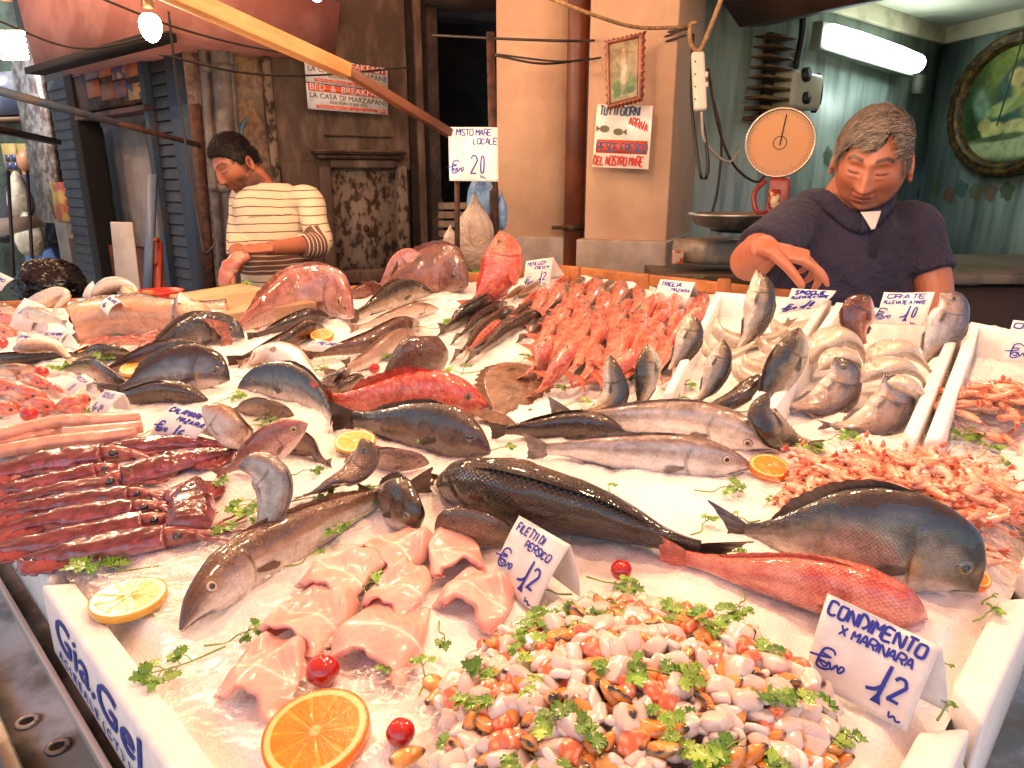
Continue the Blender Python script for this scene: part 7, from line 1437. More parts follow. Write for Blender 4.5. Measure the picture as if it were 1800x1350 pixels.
# ================================================================== price cards
INK = lin('1f2f96')
def card(lab, TL, TR, BR, BL, h, lines=(), back=(30, 40), bend=.006, blank=False, hb=.003, euro=None, price=None, seed=1, zs=None, kg=True):
    if zs is None:
        a, b, c, d = P(*BL, hb), P(*BR, hb), None, None
        # the sheet stands on its lower edge and leans back a little
        def up(px, base):
            d_ = ray(*px); Y = base[1]+.30*h; k = (Y-CAM[1])/d_[1]; return CAM+d_*k
        c, d = up(TR, b), up(TL, a)
    else:
        a, b, c, d = [Q(*p, zs) for p in (BL, BR, TR, TL)]
    n_ = nrm(np.cross(b-a, d-a)); n_ = n_ if np.dot(n_, CAM-a) > 0 else -n_
    def fn(u, v):
        p = (a*(1-u)+b*u)*(1-v)+(d*(1-u)+c*u)*v; return p+n_*bend*(math.sin(pi*v)*.8-(1-v)**2*.6+.3*math.sin(u*5+seed)), n_
    r = thing('price_card', lab, 'price card', a)
    mb = MB(); mb.grid(np.array([[fn(i/14, j/14)[0] for j in range(15)] for i in range(15)])); mb.build('front_panel', m_paper, parent=r, solid=.0005)
    if back:
        e = P(TR[0]+back[0], TR[1]+back[1], .003) if zs is None else None
        w_ = c-d; e = P(BR[0]+back[0], BR[1]+back[1], .003); f_ = e-(b-a)
        mb = MB(); mb.grid(np.array([[(d*(1-u)+c*u)*(1-v)+(f_*(1-u)+e*u)*v+n_*-.004*math.sin(pi*v) for v in np.linspace(0, 1, 9)] for u in np.linspace(0, 1, 9)])); mb.build('back_panel', m_paper, parent=r, solid=.0005)
    W_ = np.linalg.norm(b-a); wd = W_*.021
    mb = MB(); k = 0
    for (s, u, v, su, sv) in lines: write(mb, fn, s, u, v, su, sv, wd*(1.5 if sv > .12 else 1.15), c=INK, seed=seed+k); k += 1
    if euro:
        u, v, s = euro; write(mb, fn, '€', u, v, .12*s, .24*s, wd*1.25, slant=.3, c=INK, seed=seed); pen(mb, fn, spline([(u+.0*s, v+.08*s), (u+.08*s, v+.03*s), (u+.11*s, v+.10*s), (u+.14*s, v+.03*s), (u+.18*s, v+.10*s), (u+.21*s, v+.03*s), (u+.25*s, v+.09*s), (u+.22*s, v+.11*s), (u+.2*s, v+.05*s)], 40)[0], wd*1.1, INK)
        pen(mb, fn, spline([(u-.08*s, v+.10*s), (u+.02*s, v+.12*s), (u+.12*s, v+.15*s)], 12)[0], wd*1.1, INK)
    if price:
        s, u, v, su, sv = price
        if s[0] == '1':     # tall slanting one with a filled foot
            x = u; pen(mb, fn, np.linspace((x+su*.75, v+sv), (x+su*.45, v), 12), wd*2.0, INK); pen(mb, fn, spline([(x+su*.72, v+sv*.5), (x+su*.2, v+sv*.3), (x-su*.45, v+sv*.22)], 14)[0], wd*1.8, INK)
            t = [fn(x+su*.5, v+sv*.3), fn(x+su*.05, v-.01), fn(x+su*.85, v-.01)]; mb.add([q[0]+q[1]*.0008 for q in t], [(0, 1, 2)], INK)
            write(mb, fn, s[1:], u+su*1.15, v+sv*.22, su*.75, sv*.62, wd*1.7, c=INK, seed=seed, jit=.02)
        else: write(mb, fn, s, u, v, su, sv, wd*1.6, c=INK, seed=seed, jit=.02)
        if kg: pen(mb, fn, spline([(u+su*1.5, v-.02), (u+su*1.6, v-.08), (u+su*1.9, v-.05), (u+su*2.1, v-.09), (u+su*2.4, v-.07)], 20)[0], wd, INK)
    if mb.n: mb.build('handwriting', m_att, parent=r)
card('large price card for marinara seafood mix at twelve euro, lower right', (1455, 1043), (1656, 1138), (1592, 1287), (1412, 1192), .075, [('CONDIMENTO', .05, .80, .072, .15), ('X MARINARA', .20, .64, .058, .105)], back=(75, -35), euro=(.08, .20, 1.05), price=('12', .62, .14, .13, .44), bend=.003, seed=3)
card('price card for perch fillets at twelve euro among the fillet rolls', (912, 906), (1003, 958), (938, 1078), (862, 1012), .07, [('FILETTI DI', .08, .80, .058, .12), ('PERSICO', .36, .65, .062, .10)], back=(82, -28), euro=(.02, .22, 1.15), price=('12', .55, .12, .14, .45), bend=.003, seed=4)
card('price card for calamari at sixteen euro above the squid', (306, 709), (386, 733), (326, 793), (256, 766), .06, [('CALAMARI', .06, .78, .075, .13), ('MAZARA', .42, .60, .07, .11)], back=(84, -12), euro=(.08, .22, 1.2), price=('16', .5, .1, .13, .42), bend=.008, seed=5)
card('price card for cod at twelve euro near the back rim', (925, 459), (973, 452), (967, 501), (918, 507), .06, [('MERLUZZI', .08, .80, .07, .11), ('FRESCHI', .35, .64, .065, .09)], back=(28, -14), euro=(.08, .12, 1.1), price=('12', .55, .14, .12, .40), bend=.002, seed=6)
card('price card for red mullet at sixteen euro behind the red mullet heap', (1161, 491), (1222, 496), (1202, 549), (1142, 543), .06, [('TRIGLIA', .08, .80, .08, .13), ('MAZARA', .42, .64, .07, .10)], back=(30, -14), euro=(.02, .16, 1.2), price=('16', .56, .10, .13, .42), bend=.002, seed=7)
card('price card for farmed sea bass at ten euro over the bass box', (1391, 507), (1470, 511), (1442, 540), (1368, 553), .06, [('SPIGOLE', .1, .78, .085, .14), ('ALLEVATE A MARE', .06, .60, .046, .10)], back=None, euro=(.06, .10, 1.2), price=('10', .5, .10, .12, .38), hb=.05, bend=.006, seed=8)
card('price card for farmed gilthead bream at ten euro over the bream box', (1554, 514), (1643, 514), (1624, 572), (1538, 568), .06, [('ORATE', .1, .80, .12, .13), ('ALLEVATE A MARE', .05, .62, .046, .10)], back=None, euro=(-.02, .14, 1.2), price=('10', .52, .12, .13, .44), hb=.05, bend=.008, seed=9)
card('price card cut by the right edge over the empty foam box', (1781, 562), (1880, 572), (1868, 645), (1762, 632), .06, [('ORATE', .05, .80, .14, .13)], back=None, euro=(.1, .10, 1.2), hb=.03, bend=.008, seed=10)
card('tall narrow price card between the left fillets and the bream heads', (184, 684), (219, 692), (182, 733), (152, 730), .05, [('SCOGLIO', .1, .82, .08, .09), ('FRESCO', .2, .70, .08, .08)], back=(48, -12), euro=(.1, .2, 1.2), price=('14', .5, .16, .12, .3), bend=.008, seed=11)
card('small price card touching the red mullets of the left edge', (147, 656), (167, 669), (120, 696), (104, 688), .04, [('ROSSA', .1, .7, .12, .14), ('8', .5, .2, .15, .3)], back=(48, -2), seed=12)
card('price card for scampi above the white bellied fish', (82, 582), (121, 583), (103, 608), (74, 601), .04, [('SCAMPI', .08, .62, .11, .22), ('22', .5, .15, .14, .3)], back=(38, 8), seed=13)
card('small price card left of the scampi card', (38, 583), (61, 591), (54, 604), (27, 604), .03, [('GAMBERI', .1, .5, .1, .3)], back=(18, -3), seed=14)
card('long price card leaning above the scampi card at the far left', (44, 524), (80, 538), (52, 584), (11, 578), .06, [('VONGOLE', .3, .7, .08, .12), ('FRESCHE', .2, .5, .08, .10)], back=(32, 2), seed=15)
card('price card lying on the back of the salmon side', (196, 519), (214, 531), (188, 553), (172, 539), .05, [('SALMONE', .06, .7, .1, .15)], back=(28, -6), hb=.085, euro=(.2, .2, 1.), seed=16)
card('white price card standing behind the salmon at the far left rim', (162, 493), (177, 527), (172, 529), (142, 520), .06, [], back=None, seed=17)
card('price card cut by the left edge beside the black rubbish bag', (-18, 470), (24, 490), (0, 511), (-30, 508), .06, [('POLPO', .2, .6, .1, .15)], back=None, seed=18)
card('folded white card whose back shows left of the salmon', (112, 515), (120, 517), (96, 548), (90, 548), .05, [], back=(-40, 4), seed=19)
card('blank looking small card lying on the long brown fish', (556, 597), (603, 603), (566, 617), (534, 616), .02, [('S. PIETRO', .05, .6, .1, .25)], back=None, hb=.03, seed=20)
card('tiny price card between the maroon bream and the scarlet gurnard', (803, 518), (812, 524), (780, 538), (773, 534), .02, [('10', .4, .3, .2, .4)], back=None, hb=.01, seed=21)
card('white card end beside the salmon head and the rear gilthead bream', (272, 562), (305, 568), (296, 585), (262, 582), .03, [('14', .4, .5, .1, .3)], back=None, seed=22)
card('hanging card for mixed local fish at twenty euro on the thin rusty rod', (788, 223), (875, 224), (876, 319), (790, 317), .1, [('MISTO MARE', .16, .84, .062, .11), ('LOCALE', .50, .68, .062, .10)], back=None, zs=2.12, euro=(.05, .14, 1.), price=('20', .44, .14, .13, .36), bend=.004, seed=23)
# ================================================================== bowls, bags and board at the back
m_teal_b = M('teal_plastic', '2f9aa6', rough=.25, coat=.4)
def bowl(lab, c, R0, hgt, mat, nm='bowl'):
    t = np.arange(40)/40*2*pi; mb = MB(); mb.grid(np.array([[c+np.array([cos(a)*R0*q, sin(a)*R0*q, hgt*z]) for a in t] for q, z in ((.01, 0), (.6, 0), (.85, .5), (.97, 1), (1.03, 1.), (1.03, .95), (.93, .9), (.8, .5), (.55, .06), (.01, .06))]), cv=True); return obj1(nm, lab, 'bowl', mb, mat)
bowl('turquoise plastic bowl in front of the cutting board', P(418, 556, .0), .075, .035, m_teal_b)
bowl('turquoise tub behind the scarlet gurnard at the back rim', P(800, 466, .0), .12, .05, m_teal_b)
bowl('red plastic basin behind the salmon side', P(282, 528, .0), .07, .03, M('red_plastic', 'a81c12', rough=.35))
r = thing('cutting_board', 'pale worn wooden cutting board in front of the man in stripes', 'board', P(420, 538, .0))
mb = MB(); q = [P(250, 535, .0), P(300, 575, .0), P(610, 548, .0), P(520, 512, .0)]; q = [P(300, 545, .0), P(390, 585, .0), P(560, 560, .0), P(430, 524, .0)]
mb.hexa(q, [p+[0, 0, .045] for p in q]); mb.build('slab', M('board_wood', 'b58e6c', '9a7352', ns=7, rough=.6, bump=.2, bs=40), parent=r, bevel=.004)
r = thing('cleaver', 'wide steel cleaver with black handle held over the cutting board', 'knife', Q(372, 520, 2.5))
mb = MB(); f = vplane(350, 2.42, 400, 2.50); slab(mb, f, [(362, 522), (384, 524), (369, 546), (361, 541)], 0, .003); mb.build('blade', m_steel, parent=r)
mb = MB(); mb.beam(Q(376, 523, 2.45), Q(396, 505, 2.55), .03, .02); mb.build('handle', m_cable, parent=r, bevel=.004)
# hanging bags on the iron stand
m_bag = M('thin_white_plastic', 'c8b8aa', 'b09a88', ns=5, rough=.3, bump=1., bs=30, sss=.3, alpha=.7); m_bagb = M('thin_blue_plastic', '4f7aa8', '6f94b8', ns=5, rough=.3, bump=.5, bs=14, alpha=.9)
def sackf(k):
    def fn(G):
        z = G[..., 2:3]; G = G*np.concatenate([(1-.72*sm(.2, 1, z)-.12*sm(-.4, .3, z))*np.ones_like(z)]*2+[np.ones_like(z)], -1); an = np.arctan2(G[..., 1], G[..., 0]); return G*(1+.07*np.sin(an*11+k+z[..., 0]*3)*sm(-.6, .9, z[..., 0])+.12*(fbm(G, 2.5, 2, k)-.5))[..., None]
    return fn
r = thing('plastic_bag', 'bulging white plastic bag hanging behind the mixed fish card', 'bag', Q(830, 420, 2.22))
mb = MB(); mb.ell(Q(835, 412, 2.22), .062, .06, .12, 30, 36, fn=sackf(1)); mb.build('bag', m_bag, parent=r)
mb = MB(); mb.ell(Q(792, 424, 2.22), .025, .015, .05, 14, 16, fn=sackf(3)); mb.build('bag_corner', m_bag, parent=r)
r = thing('blue_bag', 'blue plastic bag hanging behind the mixed fish card', 'bag', Q(850, 350, 2.28))
mb = MB(); mb.ell(Q(850, 345, 2.28), .055, .03, .10, 24, 30, fn=sackf(5)); mb.build('bag', m_bagb, parent=r)
mb = MB(); mb.ell(Q(882, 372, 2.28), .02, .02, .06, 14, 16, fn=sackf(7)); mb.build('bag_corner', m_bagb, parent=r)
# ================================================================== people
def remeshed(mb, vox, it=2, fac=.5):
    me = D.meshes.new('t'); me.from_pydata(np.vstack(mb.v).tolist(), [], mb.f); o = D.objects.new('t', me); col.objects.link(o)
    m_ = o.modifiers.new('r', 'REMESH'); m_.mode = 'VOXEL'; m_.voxel_size = vox
    if it: m_ = o.modifiers.new('s', 'SMOOTH'); m_.iterations = it; m_.factor = fac
    e = D.meshes.new_from_object(o.evaluated_get(bpy.context.evaluated_depsgraph_get())); D.objects.remove(o); D.meshes.remove(me)
    v = np.zeros(len(e.vertices)*3); e.vertices.foreach_get('co', v); f = [tuple(p.vertices) for p in e.polygons]; D.meshes.remove(e)
    return v.reshape(-1, 3), f
def g2(x, z, cx, cz, sx, sz): return np.exp(-((x-cx)/sx)**2-((z-cz)/sz)**2)
def head_shape(G, o):
    """G unit directions -> head surface in metres; face looks to +Y"""
    x, y, z = G[..., 0].copy(), G[..., 1].copy(), G[..., 2].copy(); X = x*.077*o.get('wide', 1.); Y = y*.098; Z = z*.119
    low = sm(0, -1, z); X *= 1-.22*low**1.2*(1-o.get('jaw', .3)); Y = np.where(y < 0, Y*(1-.35*low), Y*(1-.04*low))
    X *= 1-.10*np.abs(z)**6; fr = sm(-.1, .35, y); Z = np.where(z < 0, Z*(1-.02*fr), Z)
    a = np.abs(X); d = 0.
    d = d + .007*np.exp(-((Z-.034)/.011)**2-(a/.052)**4) - .011*g2(a, Z, .031, .017, .017, .012) + .0085*g2(a, Z, .031, .013, .0135, .0085)
    ns = np.clip((.030-Z)/.062, 0, 1)*(Z > -.034) + (Z <= -.034)*np.exp(-((Z+.034)/.0055)**2); d = d + (.004+.021*ns)*np.exp(-(X/(.0085+.005*ns))**2)*sm(.04, .025, Z)
    d = d + .009*g2(a, Z, .0135, -.031, .0065, .0085)
    d = d + .0055*g2(a, Z, .046, -.020, .022, .020) - .004*g2(a, Z, .045, -.055, .02, .02)
    d = d + .006*np.exp(-(X/.026)**4)*(np.exp(-((Z+.0525)/.005)**2)+1.15*np.exp(-((Z+.0655)/.006)**2)) - .006*np.exp(-(X/.025)**4-((Z+.059)/.0022)**2) + .004*g2(X, Z, 0, -.058, .035, .02)
    d = d + .012*g2(X, Z, 0, -.094, .024, .016) - .003*g2(X, Z, 0, -.078, .02, .005)
    d = d - .0022*np.exp(-((a-(.022+.35*np.clip(-.033-Z, 0, .04)))/.003)**2)*sm(-.028, -.036, Z)*sm(-.075, -.06, Z)
    if o.get('old'): d = d + .006*g2(a, Z, .050, -.072, .018, .02) + .005*np.exp(-(X/(.012+.006*ns))**2)*ns + .004*g2(X, Z, 0, -.030, .016, .010) - .0018*np.exp(-((Z-.062)/.002)**2-(a/.04)**4) - .0016*np.exp(-((Z-.074)/.002)**2-(a/.035)**4)
    if o.get('bags'): d = d + .0025*g2(a, Z, .031, -.003, .014, .004) - .0015*g2(a, Z, .031, .002, .015, .002)
    Y = Y + d*fr
    return np.stack([X, Y, Z], -1)
def sph(nu, nv):
    th = np.linspace(.015, pi-.015, nu)[:, None]; ph = (np.arange(nv)/nv*2*pi)[None]
    return np.stack([np.sin(th)*np.cos(ph), np.sin(th)*np.sin(ph), np.cos(th)*np.ones_like(ph)], -1)
def rotm(yaw, pitch, roll):
    """columns: local x, y(face), z(up). yaw 0 faces the camera (-Y world), + turns to picture left"""
    R = np.array(Matrix.Rotation(pi-yaw, 3, 'Z') @ Matrix.Rotation(-pitch, 3, 'X') @ Matrix.Rotation(roll, 3, 'Y')); return R
def skincol(v, R, c0, o):
    L = (v-c0) @ R; X, Y, Z = L[:, 0], L[:, 1], L[:, 2]; a = np.abs(X); inh = (np.linalg.norm(L, axis=1) < .15) & (Z > -.13)
    n = fbm(v, 60, 3)-.5; n2 = fbm(v, 14, 2)-.5; base = lin(o['skin']); c = mix(base*np.ones(v.shape), lin(o['red']), sm(-.15, .35, n*.6+n2*.6)*.55)
    fr = inh*sm(.01, .05, Y)
    c = mix(c, lin(o['red']), fr*(.55*g2(a, Z, .045, -.02, .022, .02)+.5*g2(X, Z, 0, -.028, .012, .012)))
    c = mix(c, lin(o['lip']), np.clip(fr*np.exp(-(X/.023)**4-((Z+.059)/.011)**4), 0, 1)*.75)
    c = mix(c, lin('2a1512'), np.clip(fr*np.exp(-(X/.024)**4-((Z+.0592)/.0016)**2), 0, 1)*.8)
    c = mix(c, lin(o['brow']), np.clip(fr*sm(.010, .016, a)*sm(.056, .046, a)*np.exp(-((Z-.0365-.22*np.clip(a-.015, 0, .02)+.6*np.clip(a-.038, 0, .02))/.0048)**4)*1.2, 0, 1)*(.8+.6*n))
    c = mix(c, lin('1c100c'), np.clip(fr*sm(.016, .021, a)*sm(.049, .042, a)*np.exp(-((Z-.0045-14.*(a-.031)**2)/.0026)**2), 0, 1)*.9)
    c = mix(c, lin(o['red'])*.6, np.clip(fr*g2(a, Z, .030, .020, .016, .006), 0, 1)*.55); c = mix(c, lin(o['red'])*.75, np.clip(fr*g2(a, Z, .030, -.006, .013, .004), 0, 1)*.5); c = mix(c, lin(o['red'])*.6, np.clip(fr*np.exp(-((a-(.022+.35*np.clip(-.033-Z, 0, .04)))/.0028)**2)*sm(-.028, -.036, Z)*sm(-.075, -.06, Z), 0, 1)*.5)  # eye sockets, bags and nasolabial folds shaded in the skin colour
    c = mix(c, lin('3a1812'), np.clip(fr*g2(a, Z, .0085, -.0385, .0035, .0022), 0, 1)*.9)
    if o.get('beard'):
        b = inh*sm(-.02, -.05, Z+.25*np.clip(.06-Y, 0, .05)-.35*np.clip(a-.045, 0, 1))*sm(-.035, .0, Y)*(1-np.exp(-(X/.02)**4-((Z+.060)/.009)**4)*.9); b = np.maximum(b, inh*fr*np.exp(-(X/.03)**4-((Z+.046)/.007)**4)); b = np.maximum(b, inh*g2(Y, Z, .012, -.035, .012, .035)*(a > .05))
        c = mix(c, lin('1d120e'), np.clip(b, 0, 1)*(.72+.6*n))
    else:
        b = inh*sm(-.035, -.065, Z)*sm(-.0, .03, Y); c = mix(c, lin('8a5a48'), b*.25)
    return np.clip(c, 0, 1)
m_skin = M('skin', attr=True, ns=0, rough=.5, bump=.12, bs=420, sss=.18, sr=(1, .35, .2), srad=.006, coat=.12, spec=.5, cc=.3)
m_hair = M('hair', attr=True, ns=0, rough=.55, spec=.25)
def ear(mb, c0, R, sx):
    A = np.linspace(0, 2*pi, 22, endpoint=False); g = []
    for k, (q, off) in enumerate(((1.0, 0), (1.05, .006), (.95, .011), (.78, .009), (.66, .003), (.3, .001), (.02, .003))):
        g.append([c0 + R@np.array([sx*(.077+off+.006*(1-cos(a-2.2))*.8), -.008+.017*q*cos(a)*(1 if sin(a) > -.3 else .7)-.006*sin(a), -.005+.031*q*sin(a)]) for a in A])
    mb.grid(np.array(g), cv=True, cap0=True, cap1=True)
def hand(mb, wrist, F_, U_, curl, s=1., side=1, thumb=.6, spread=.10):
    """wrist point, F_ finger direction, U_ back-of-hand normal"""
    F_ = nrm(F_); U_ = nrm(np.asarray(U_, float)-F_*np.dot(U_, F_)); S = np.cross(F_, U_)*side
    C, _ = spline([wrist-F_*.02*s, wrist+F_*.02*s, wrist+F_*.055*s, wrist+F_*.085*s], 14); w_ = np.interp(np.linspace(0, 1, 14), [0, .3, .7, 1], [.026, .034, .041, .038])*s
    A = np.arange(18)/18*2*pi; mb.grid(np.array([[C[i]+S*cos(a)*w_[i]+U_*sin(a)*(.0155 if i < 9 else .0135)*s for a in A] for i in range(14)]), cv=True, cap0=True, cap1=True)
    for k, (o, L_, r0) in enumerate(((.030, .070, .0092), (.0105, .079, .0095), (-.0105, .073, .0090), (-.030, .058, .0080))):
        p = wrist+F_*(.080-.004*abs(k-1))*s+S*o*s; a = 0; pts = [p-F_*.012*s, p]; d0 = nrm(F_+S*(.5-k/3)*2*spread)
        cu = curl[k] if hasattr(curl, '__len__') else curl
        for j, f in enumerate((.46, .30, .24)): a += cu*(.9, 1.1, .8)[j]; p = p+(d0*cos(a)-U_*sin(a))*L_*f*s; pts.append(p)
        mb.tube(spline(pts, 16)[0], np.interp(np.linspace(0, 1, 16), [0, .5, .62, .9, 1], [1.05, .98, 1.0, .82, .5])*r0*s, 10)
        mb.ell(pts[-1], r0*.62*s, nu=6, nv=8)
    p = wrist+F_*.018*s+S*.030*s; d = nrm(F_*.75+S*.75-U_*.25); pts = [p-d*.01*s, p]
    for j, f in enumerate((.036, .030, .024)): pts.append(pts[-1]+d*f*s); d = nrm(d+(-U_*.5-S*.55*thumb+F_*.3)*thumb)
    mb.tube(spline(pts, 14)[0], np.interp(np.linspace(0, 1, 14), [0, .5, 1], [.0145, .0115, .0085])*s, 10); mb.ell(pts[-1], .0082*s, nu=6, nv=8)
def torso(mb, base, R, rings, n=40):
    A = np.arange(n)/n*2*pi; g = []
    for (z, hw, hd, cx, cy) in rings:
        g.append([base+R@np.array([cx+hw*np.sign(cos(a))*abs(cos(a))**.85, cy+hd*np.sign(sin(a))*abs(sin(a))**.85, z]) for a in A])
    mb.grid(np.array(g), cv=True, cap0=True, cap1=True)
def hair(root, c0, R, line, thick, cols, nstr, flow, seed=1, lenf=.03):
    U = sph(70, 96); H_ = head_shape(U, {'wide': 1}); az = np.arctan2(U[..., 0], U[..., 1]); Z = H_[..., 2]
    m = line(az, Z, H_); off = -.006+(.006+thick(az, Z))*sm(0, 1, m); n = fbm(U, 5, 3, seed)-.5
    V = H_+U*(off+.010*n*sm(.3, 1, m))[..., None]; W = c0+V@R.T
    cc = mix(lin(cols[0])*np.ones(U.shape), lin(cols[1]), sm(.4, .6, fbm(U, 6, 3, seed+3)))
    mb = MB(); mb.grid(W, cv=True, c=cc*.7, cap0=True); r_ = random.Random(seed)
    cnt = 0
    while cnt < nstr:
        i = r_.randrange(2, 60); j = r_.randrange(96)
        if m[i, j] < .35 or r_.random() > math.sin(i/69*pi)+.15: continue
        cnt += 1; p = V[i, j]; u = U[i, j]; pts = [p-u*.002]; d = flow(p, u); L_ = lenf*r_.uniform(.6, 1.2)
        for k in range(4):
            d = nrm(d-u*np.dot(d, u)+np.array([r_.uniform(-.2, .2) for _ in range(3)])); p = p+d*L_/4; u = nrm(p*np.array([1/.077**2, 1/.098**2, 1/.119**2]))
            e = p/np.array([.077, .098, .119]); q = np.linalg.norm(e); tgt = 1+.10*sm(0, 1, 1.)+.03*math.sin(k*.9+cnt); p = p*(max(q, 1.02)/q); pts.append(p+u*(.0035+.004*r_.random()))
        pts = np.array(pts); S = nrm(np.cross(nrm(np.gradient(pts, axis=0)), u))*(.0007*np.array([.8, 1, .9, .7, .2]))[:, None]
        cs = mix(lin(cols[0]), lin(cols[1]), r_.random())*r_.uniform(.7, 1.35); G = np.stack([pts-S, pts+S], 1); mb.grid(c0+G@R.T, c=np.clip(cs, 0, 1))
    return mb.build('hair', m_hair, parent=root)
# ---------------------------------------------------------------- vendor in the navy polo
VH = Q(1533, 288, 1.76); VR = rotm(radians(31), radians(19), radians(-6))
VB = np.array([VH[0]-.02, VH[1]+.09, .02])       # body axis on the floor
r = thing('person', 'grey haired man in a navy polo shirt, one hand raised behind the boxes', 'person', VB)
o_ = dict(skin='a86a50', red='8e4630', lip='86382c', brow='1a100c', wide=1.08, jaw=1.1, bags=1, old=1)
sk = MB(); Hd = head_shape(sph(110, 150), o_); sk.grid(VH+Hd@VR.T*.98, cv=True, cap0=True, cap1=True)
for s in (-1, 1): ear(sk, VH, VR, s)
NB = np.array([VB[0], VB[1]-.01, 1.43])
sk.tube([NB+[0, 0, -.10], NB+[0, -.01, .0], NB*.5+VH*.5+[0, .02, -.02], VH+[0, .025, -.03]], [.085, .072, .066, .062], 28)
B_ = np.eye(3)*1.; BR = np.array(Matrix.Rotation(radians(180+6), 3, 'Z'))
sh = lambda p: VB+BR@np.array(p)
# joints: picture-left arm reaches forward, picture-right arm hangs
SL = Q(1404, 388, 1.84); EL = Q(1316, 462, 1.66); WL = Q(1345, 436, 1.50)
SR_ = Q(1604, 392, 1.86); ER = Q(1640, 500, 1.82); WR = ER+np.array([-.03, -.12, -.16])
sk.tube(spline([SL, (SL+EL)/2+[0, 0, .005], EL], 14)[0], np.linspace(.056, .045, 14), 20)
sk.tube(spline([EL+(EL-WL)*.12, EL, EL*.6+WL*.4, WL], 20)[0], np.interp(np.linspace(0, 1, 20), [0, .15, .4, 1], [.032, .045, .046, .029]), 20)
sk.tube(spline([SR_, ER, WR], 20)[0], np.linspace(.056, .034, 20), 20)
hd = nrm(cR*1.0-cU*.30-cF*.25); hand(sk, WL+hd*.005, hd, nrm(cU*.9-cF*.5), [.30, .62, .75, .85], s=.98, side=1, thumb=.5, spread=.20)
hand(sk, WR, np.array([-.1, -.5, -.6]), np.array([.6, -.5, .5]), .4, s=.98, side=1)
sk_v, sk_f = remeshed(sk, .0026, 2)
mb = MB(); mb.add(sk_v, sk_f, skincol(sk_v, VR, VH, o_)); mb.build('body', m_skin, parent=r)
# polo shirt
po = MB(); torso(po, VB, BR, [(.80, .19, .145, 0, .03), (.95, .20, .155, 0, .035), (1.08, .205, .155, 0, .03), (1.20, .212, .145, 0, .02), (1.29, .215, .13, 0, .01), (1.345, .20, .11, 0, .0), (1.385, .165, .09, 0, 0), (1.415, .11, .078, 0, 0), (1.435, .082, .072, 0, 0)])
po.tube(spline([sh((0.10, 0, 1.33)), SL+[0, 0, -.005], SL*.55+EL*.45, SL*.22+EL*.78], 20)[0], [.060]*4+list(np.linspace(.064, .066, 16)), 26)
po.tube(spline([sh((-.10, 0, 1.33)), SR_+[0, 0, -.005], SR_*.5+ER*.5, SR_*.15+ER*.85], 20)[0], [.060]*4+list(np.linspace(.064, .066, 16)), 26)
v, f = remeshed(po, .006, 5, .7)
m_polo = M('navy_jersey', '1b1930', '242038', ns=8, rough=.85, bump=.9, bs=16, sheen=.05)
w_ = fbm(v, 7, 3)-.5; a_ = (v-SL)@nrm(EL-SL); fold = np.exp(-((v[:, 2]-1.24)/.05)**2)*.004*np.sin((v[:, 0]*60+v[:, 2]*40)); ctr = v*[1, 1, 0]-VB*[1, 1, 0]
v = v + nrm(ctr)*(w_*.016+fold+.005*np.sin(v[:, 2]*95+v[:, 0]*30+6*w_)*sm(1.30, 1.05, v[:, 2]))[:, None]
mb = MB(); mb.add(v, f); mb.build('polo_shirt', m_polo, parent=r)
fwd = BR@np.array([0, 1, 0.]); rt = BR@np.array([1., 0, 0])
fwd = fwd if fwd[1] < 0 else -fwd
# white vest and skin in the open neck, collar flaps, necklace
def chest(x, z): return VB+np.array([x, 0, z])+fwd*(.083+.55*max(0, 1.425-z)-.9*x*x-2.2*max(0, 1.425-z)**2)
def patch(nm, pts2, mat_, off, n=12):
    """quad patch on the chest from 4 (x,z) corners"""
    a, b, c, d = [np.array(p) for p in pts2]; g = []
    for i in range(n):
        g.append([]); 
        for j in range(n):
            u, w__ = i/(n-1), j/(n-1); q = (a*(1-u)+b*u)*(1-w__)+(d*(1-u)+c*u)*w__; g[-1].append(chest(q[0], q[1])+fwd*off)
    mb = MB(); mb.grid(np.array(g)); return mb.build(nm, mat_, parent=r, solid=.002)
cx_ = .0
patch('undershirt', [(cx_-.018, 1.400), (cx_+.034, 1.403), (cx_+.014, 1.36), (cx_+.006, 1.358)], M('vest_white', 'cfc6c0', rough=.8), .022)
patch('placket', [(cx_+.012, 1.35), (cx_+.030, 1.35), (cx_+.022, 1.275), (cx_+.004, 1.275)], M('navy_dark', '15131f', rough=.85), .022)
def collar(sx):
    g = []
    for i in range(14):
        t = i/13; a = radians(90-165*t) if sx > 0 else radians(90+165*t)
        nk = NB+np.array([cos(a)*.088, -sin(a)*.078*1.0, .045-.05*sm(.35, 0., t)]); a0 = nk
        fl = nk+np.array([cos(a)*.030, -sin(a)*.028, -.045-.012*sm(.3, 0, t)]); mid_ = (a0+fl)/2+np.array([cos(a)*.012, -sin(a)*.012, .012])
        g.append(spline([a0+[0, 0, 0], mid_, fl], 7)[0])
    mb = MB(); mb.grid(np.array(g)); mb.build('collar', m_polo, parent=r, solid=.004)
collar(1); collar(-1)
mb = MB(); q = [VH+VR@np.array([-.06, -.02, -.09])+[.0, 0, -.01], NB+[.075, -.055, .03], NB+[.055, -.088, .0], NB+[.028, -.098, -.018]]; q = spline(q, 46)[0]
for k, p in enumerate(q): mb.ell(p, .0022 if k % 2 else .0016, nu=5, nv=6)
mb2 = MB(); mb2.tube(q, .0016, 6); mb2.build('necklace', M('gold', 'c9963c', rough=.2, metal=1.), parent=r)
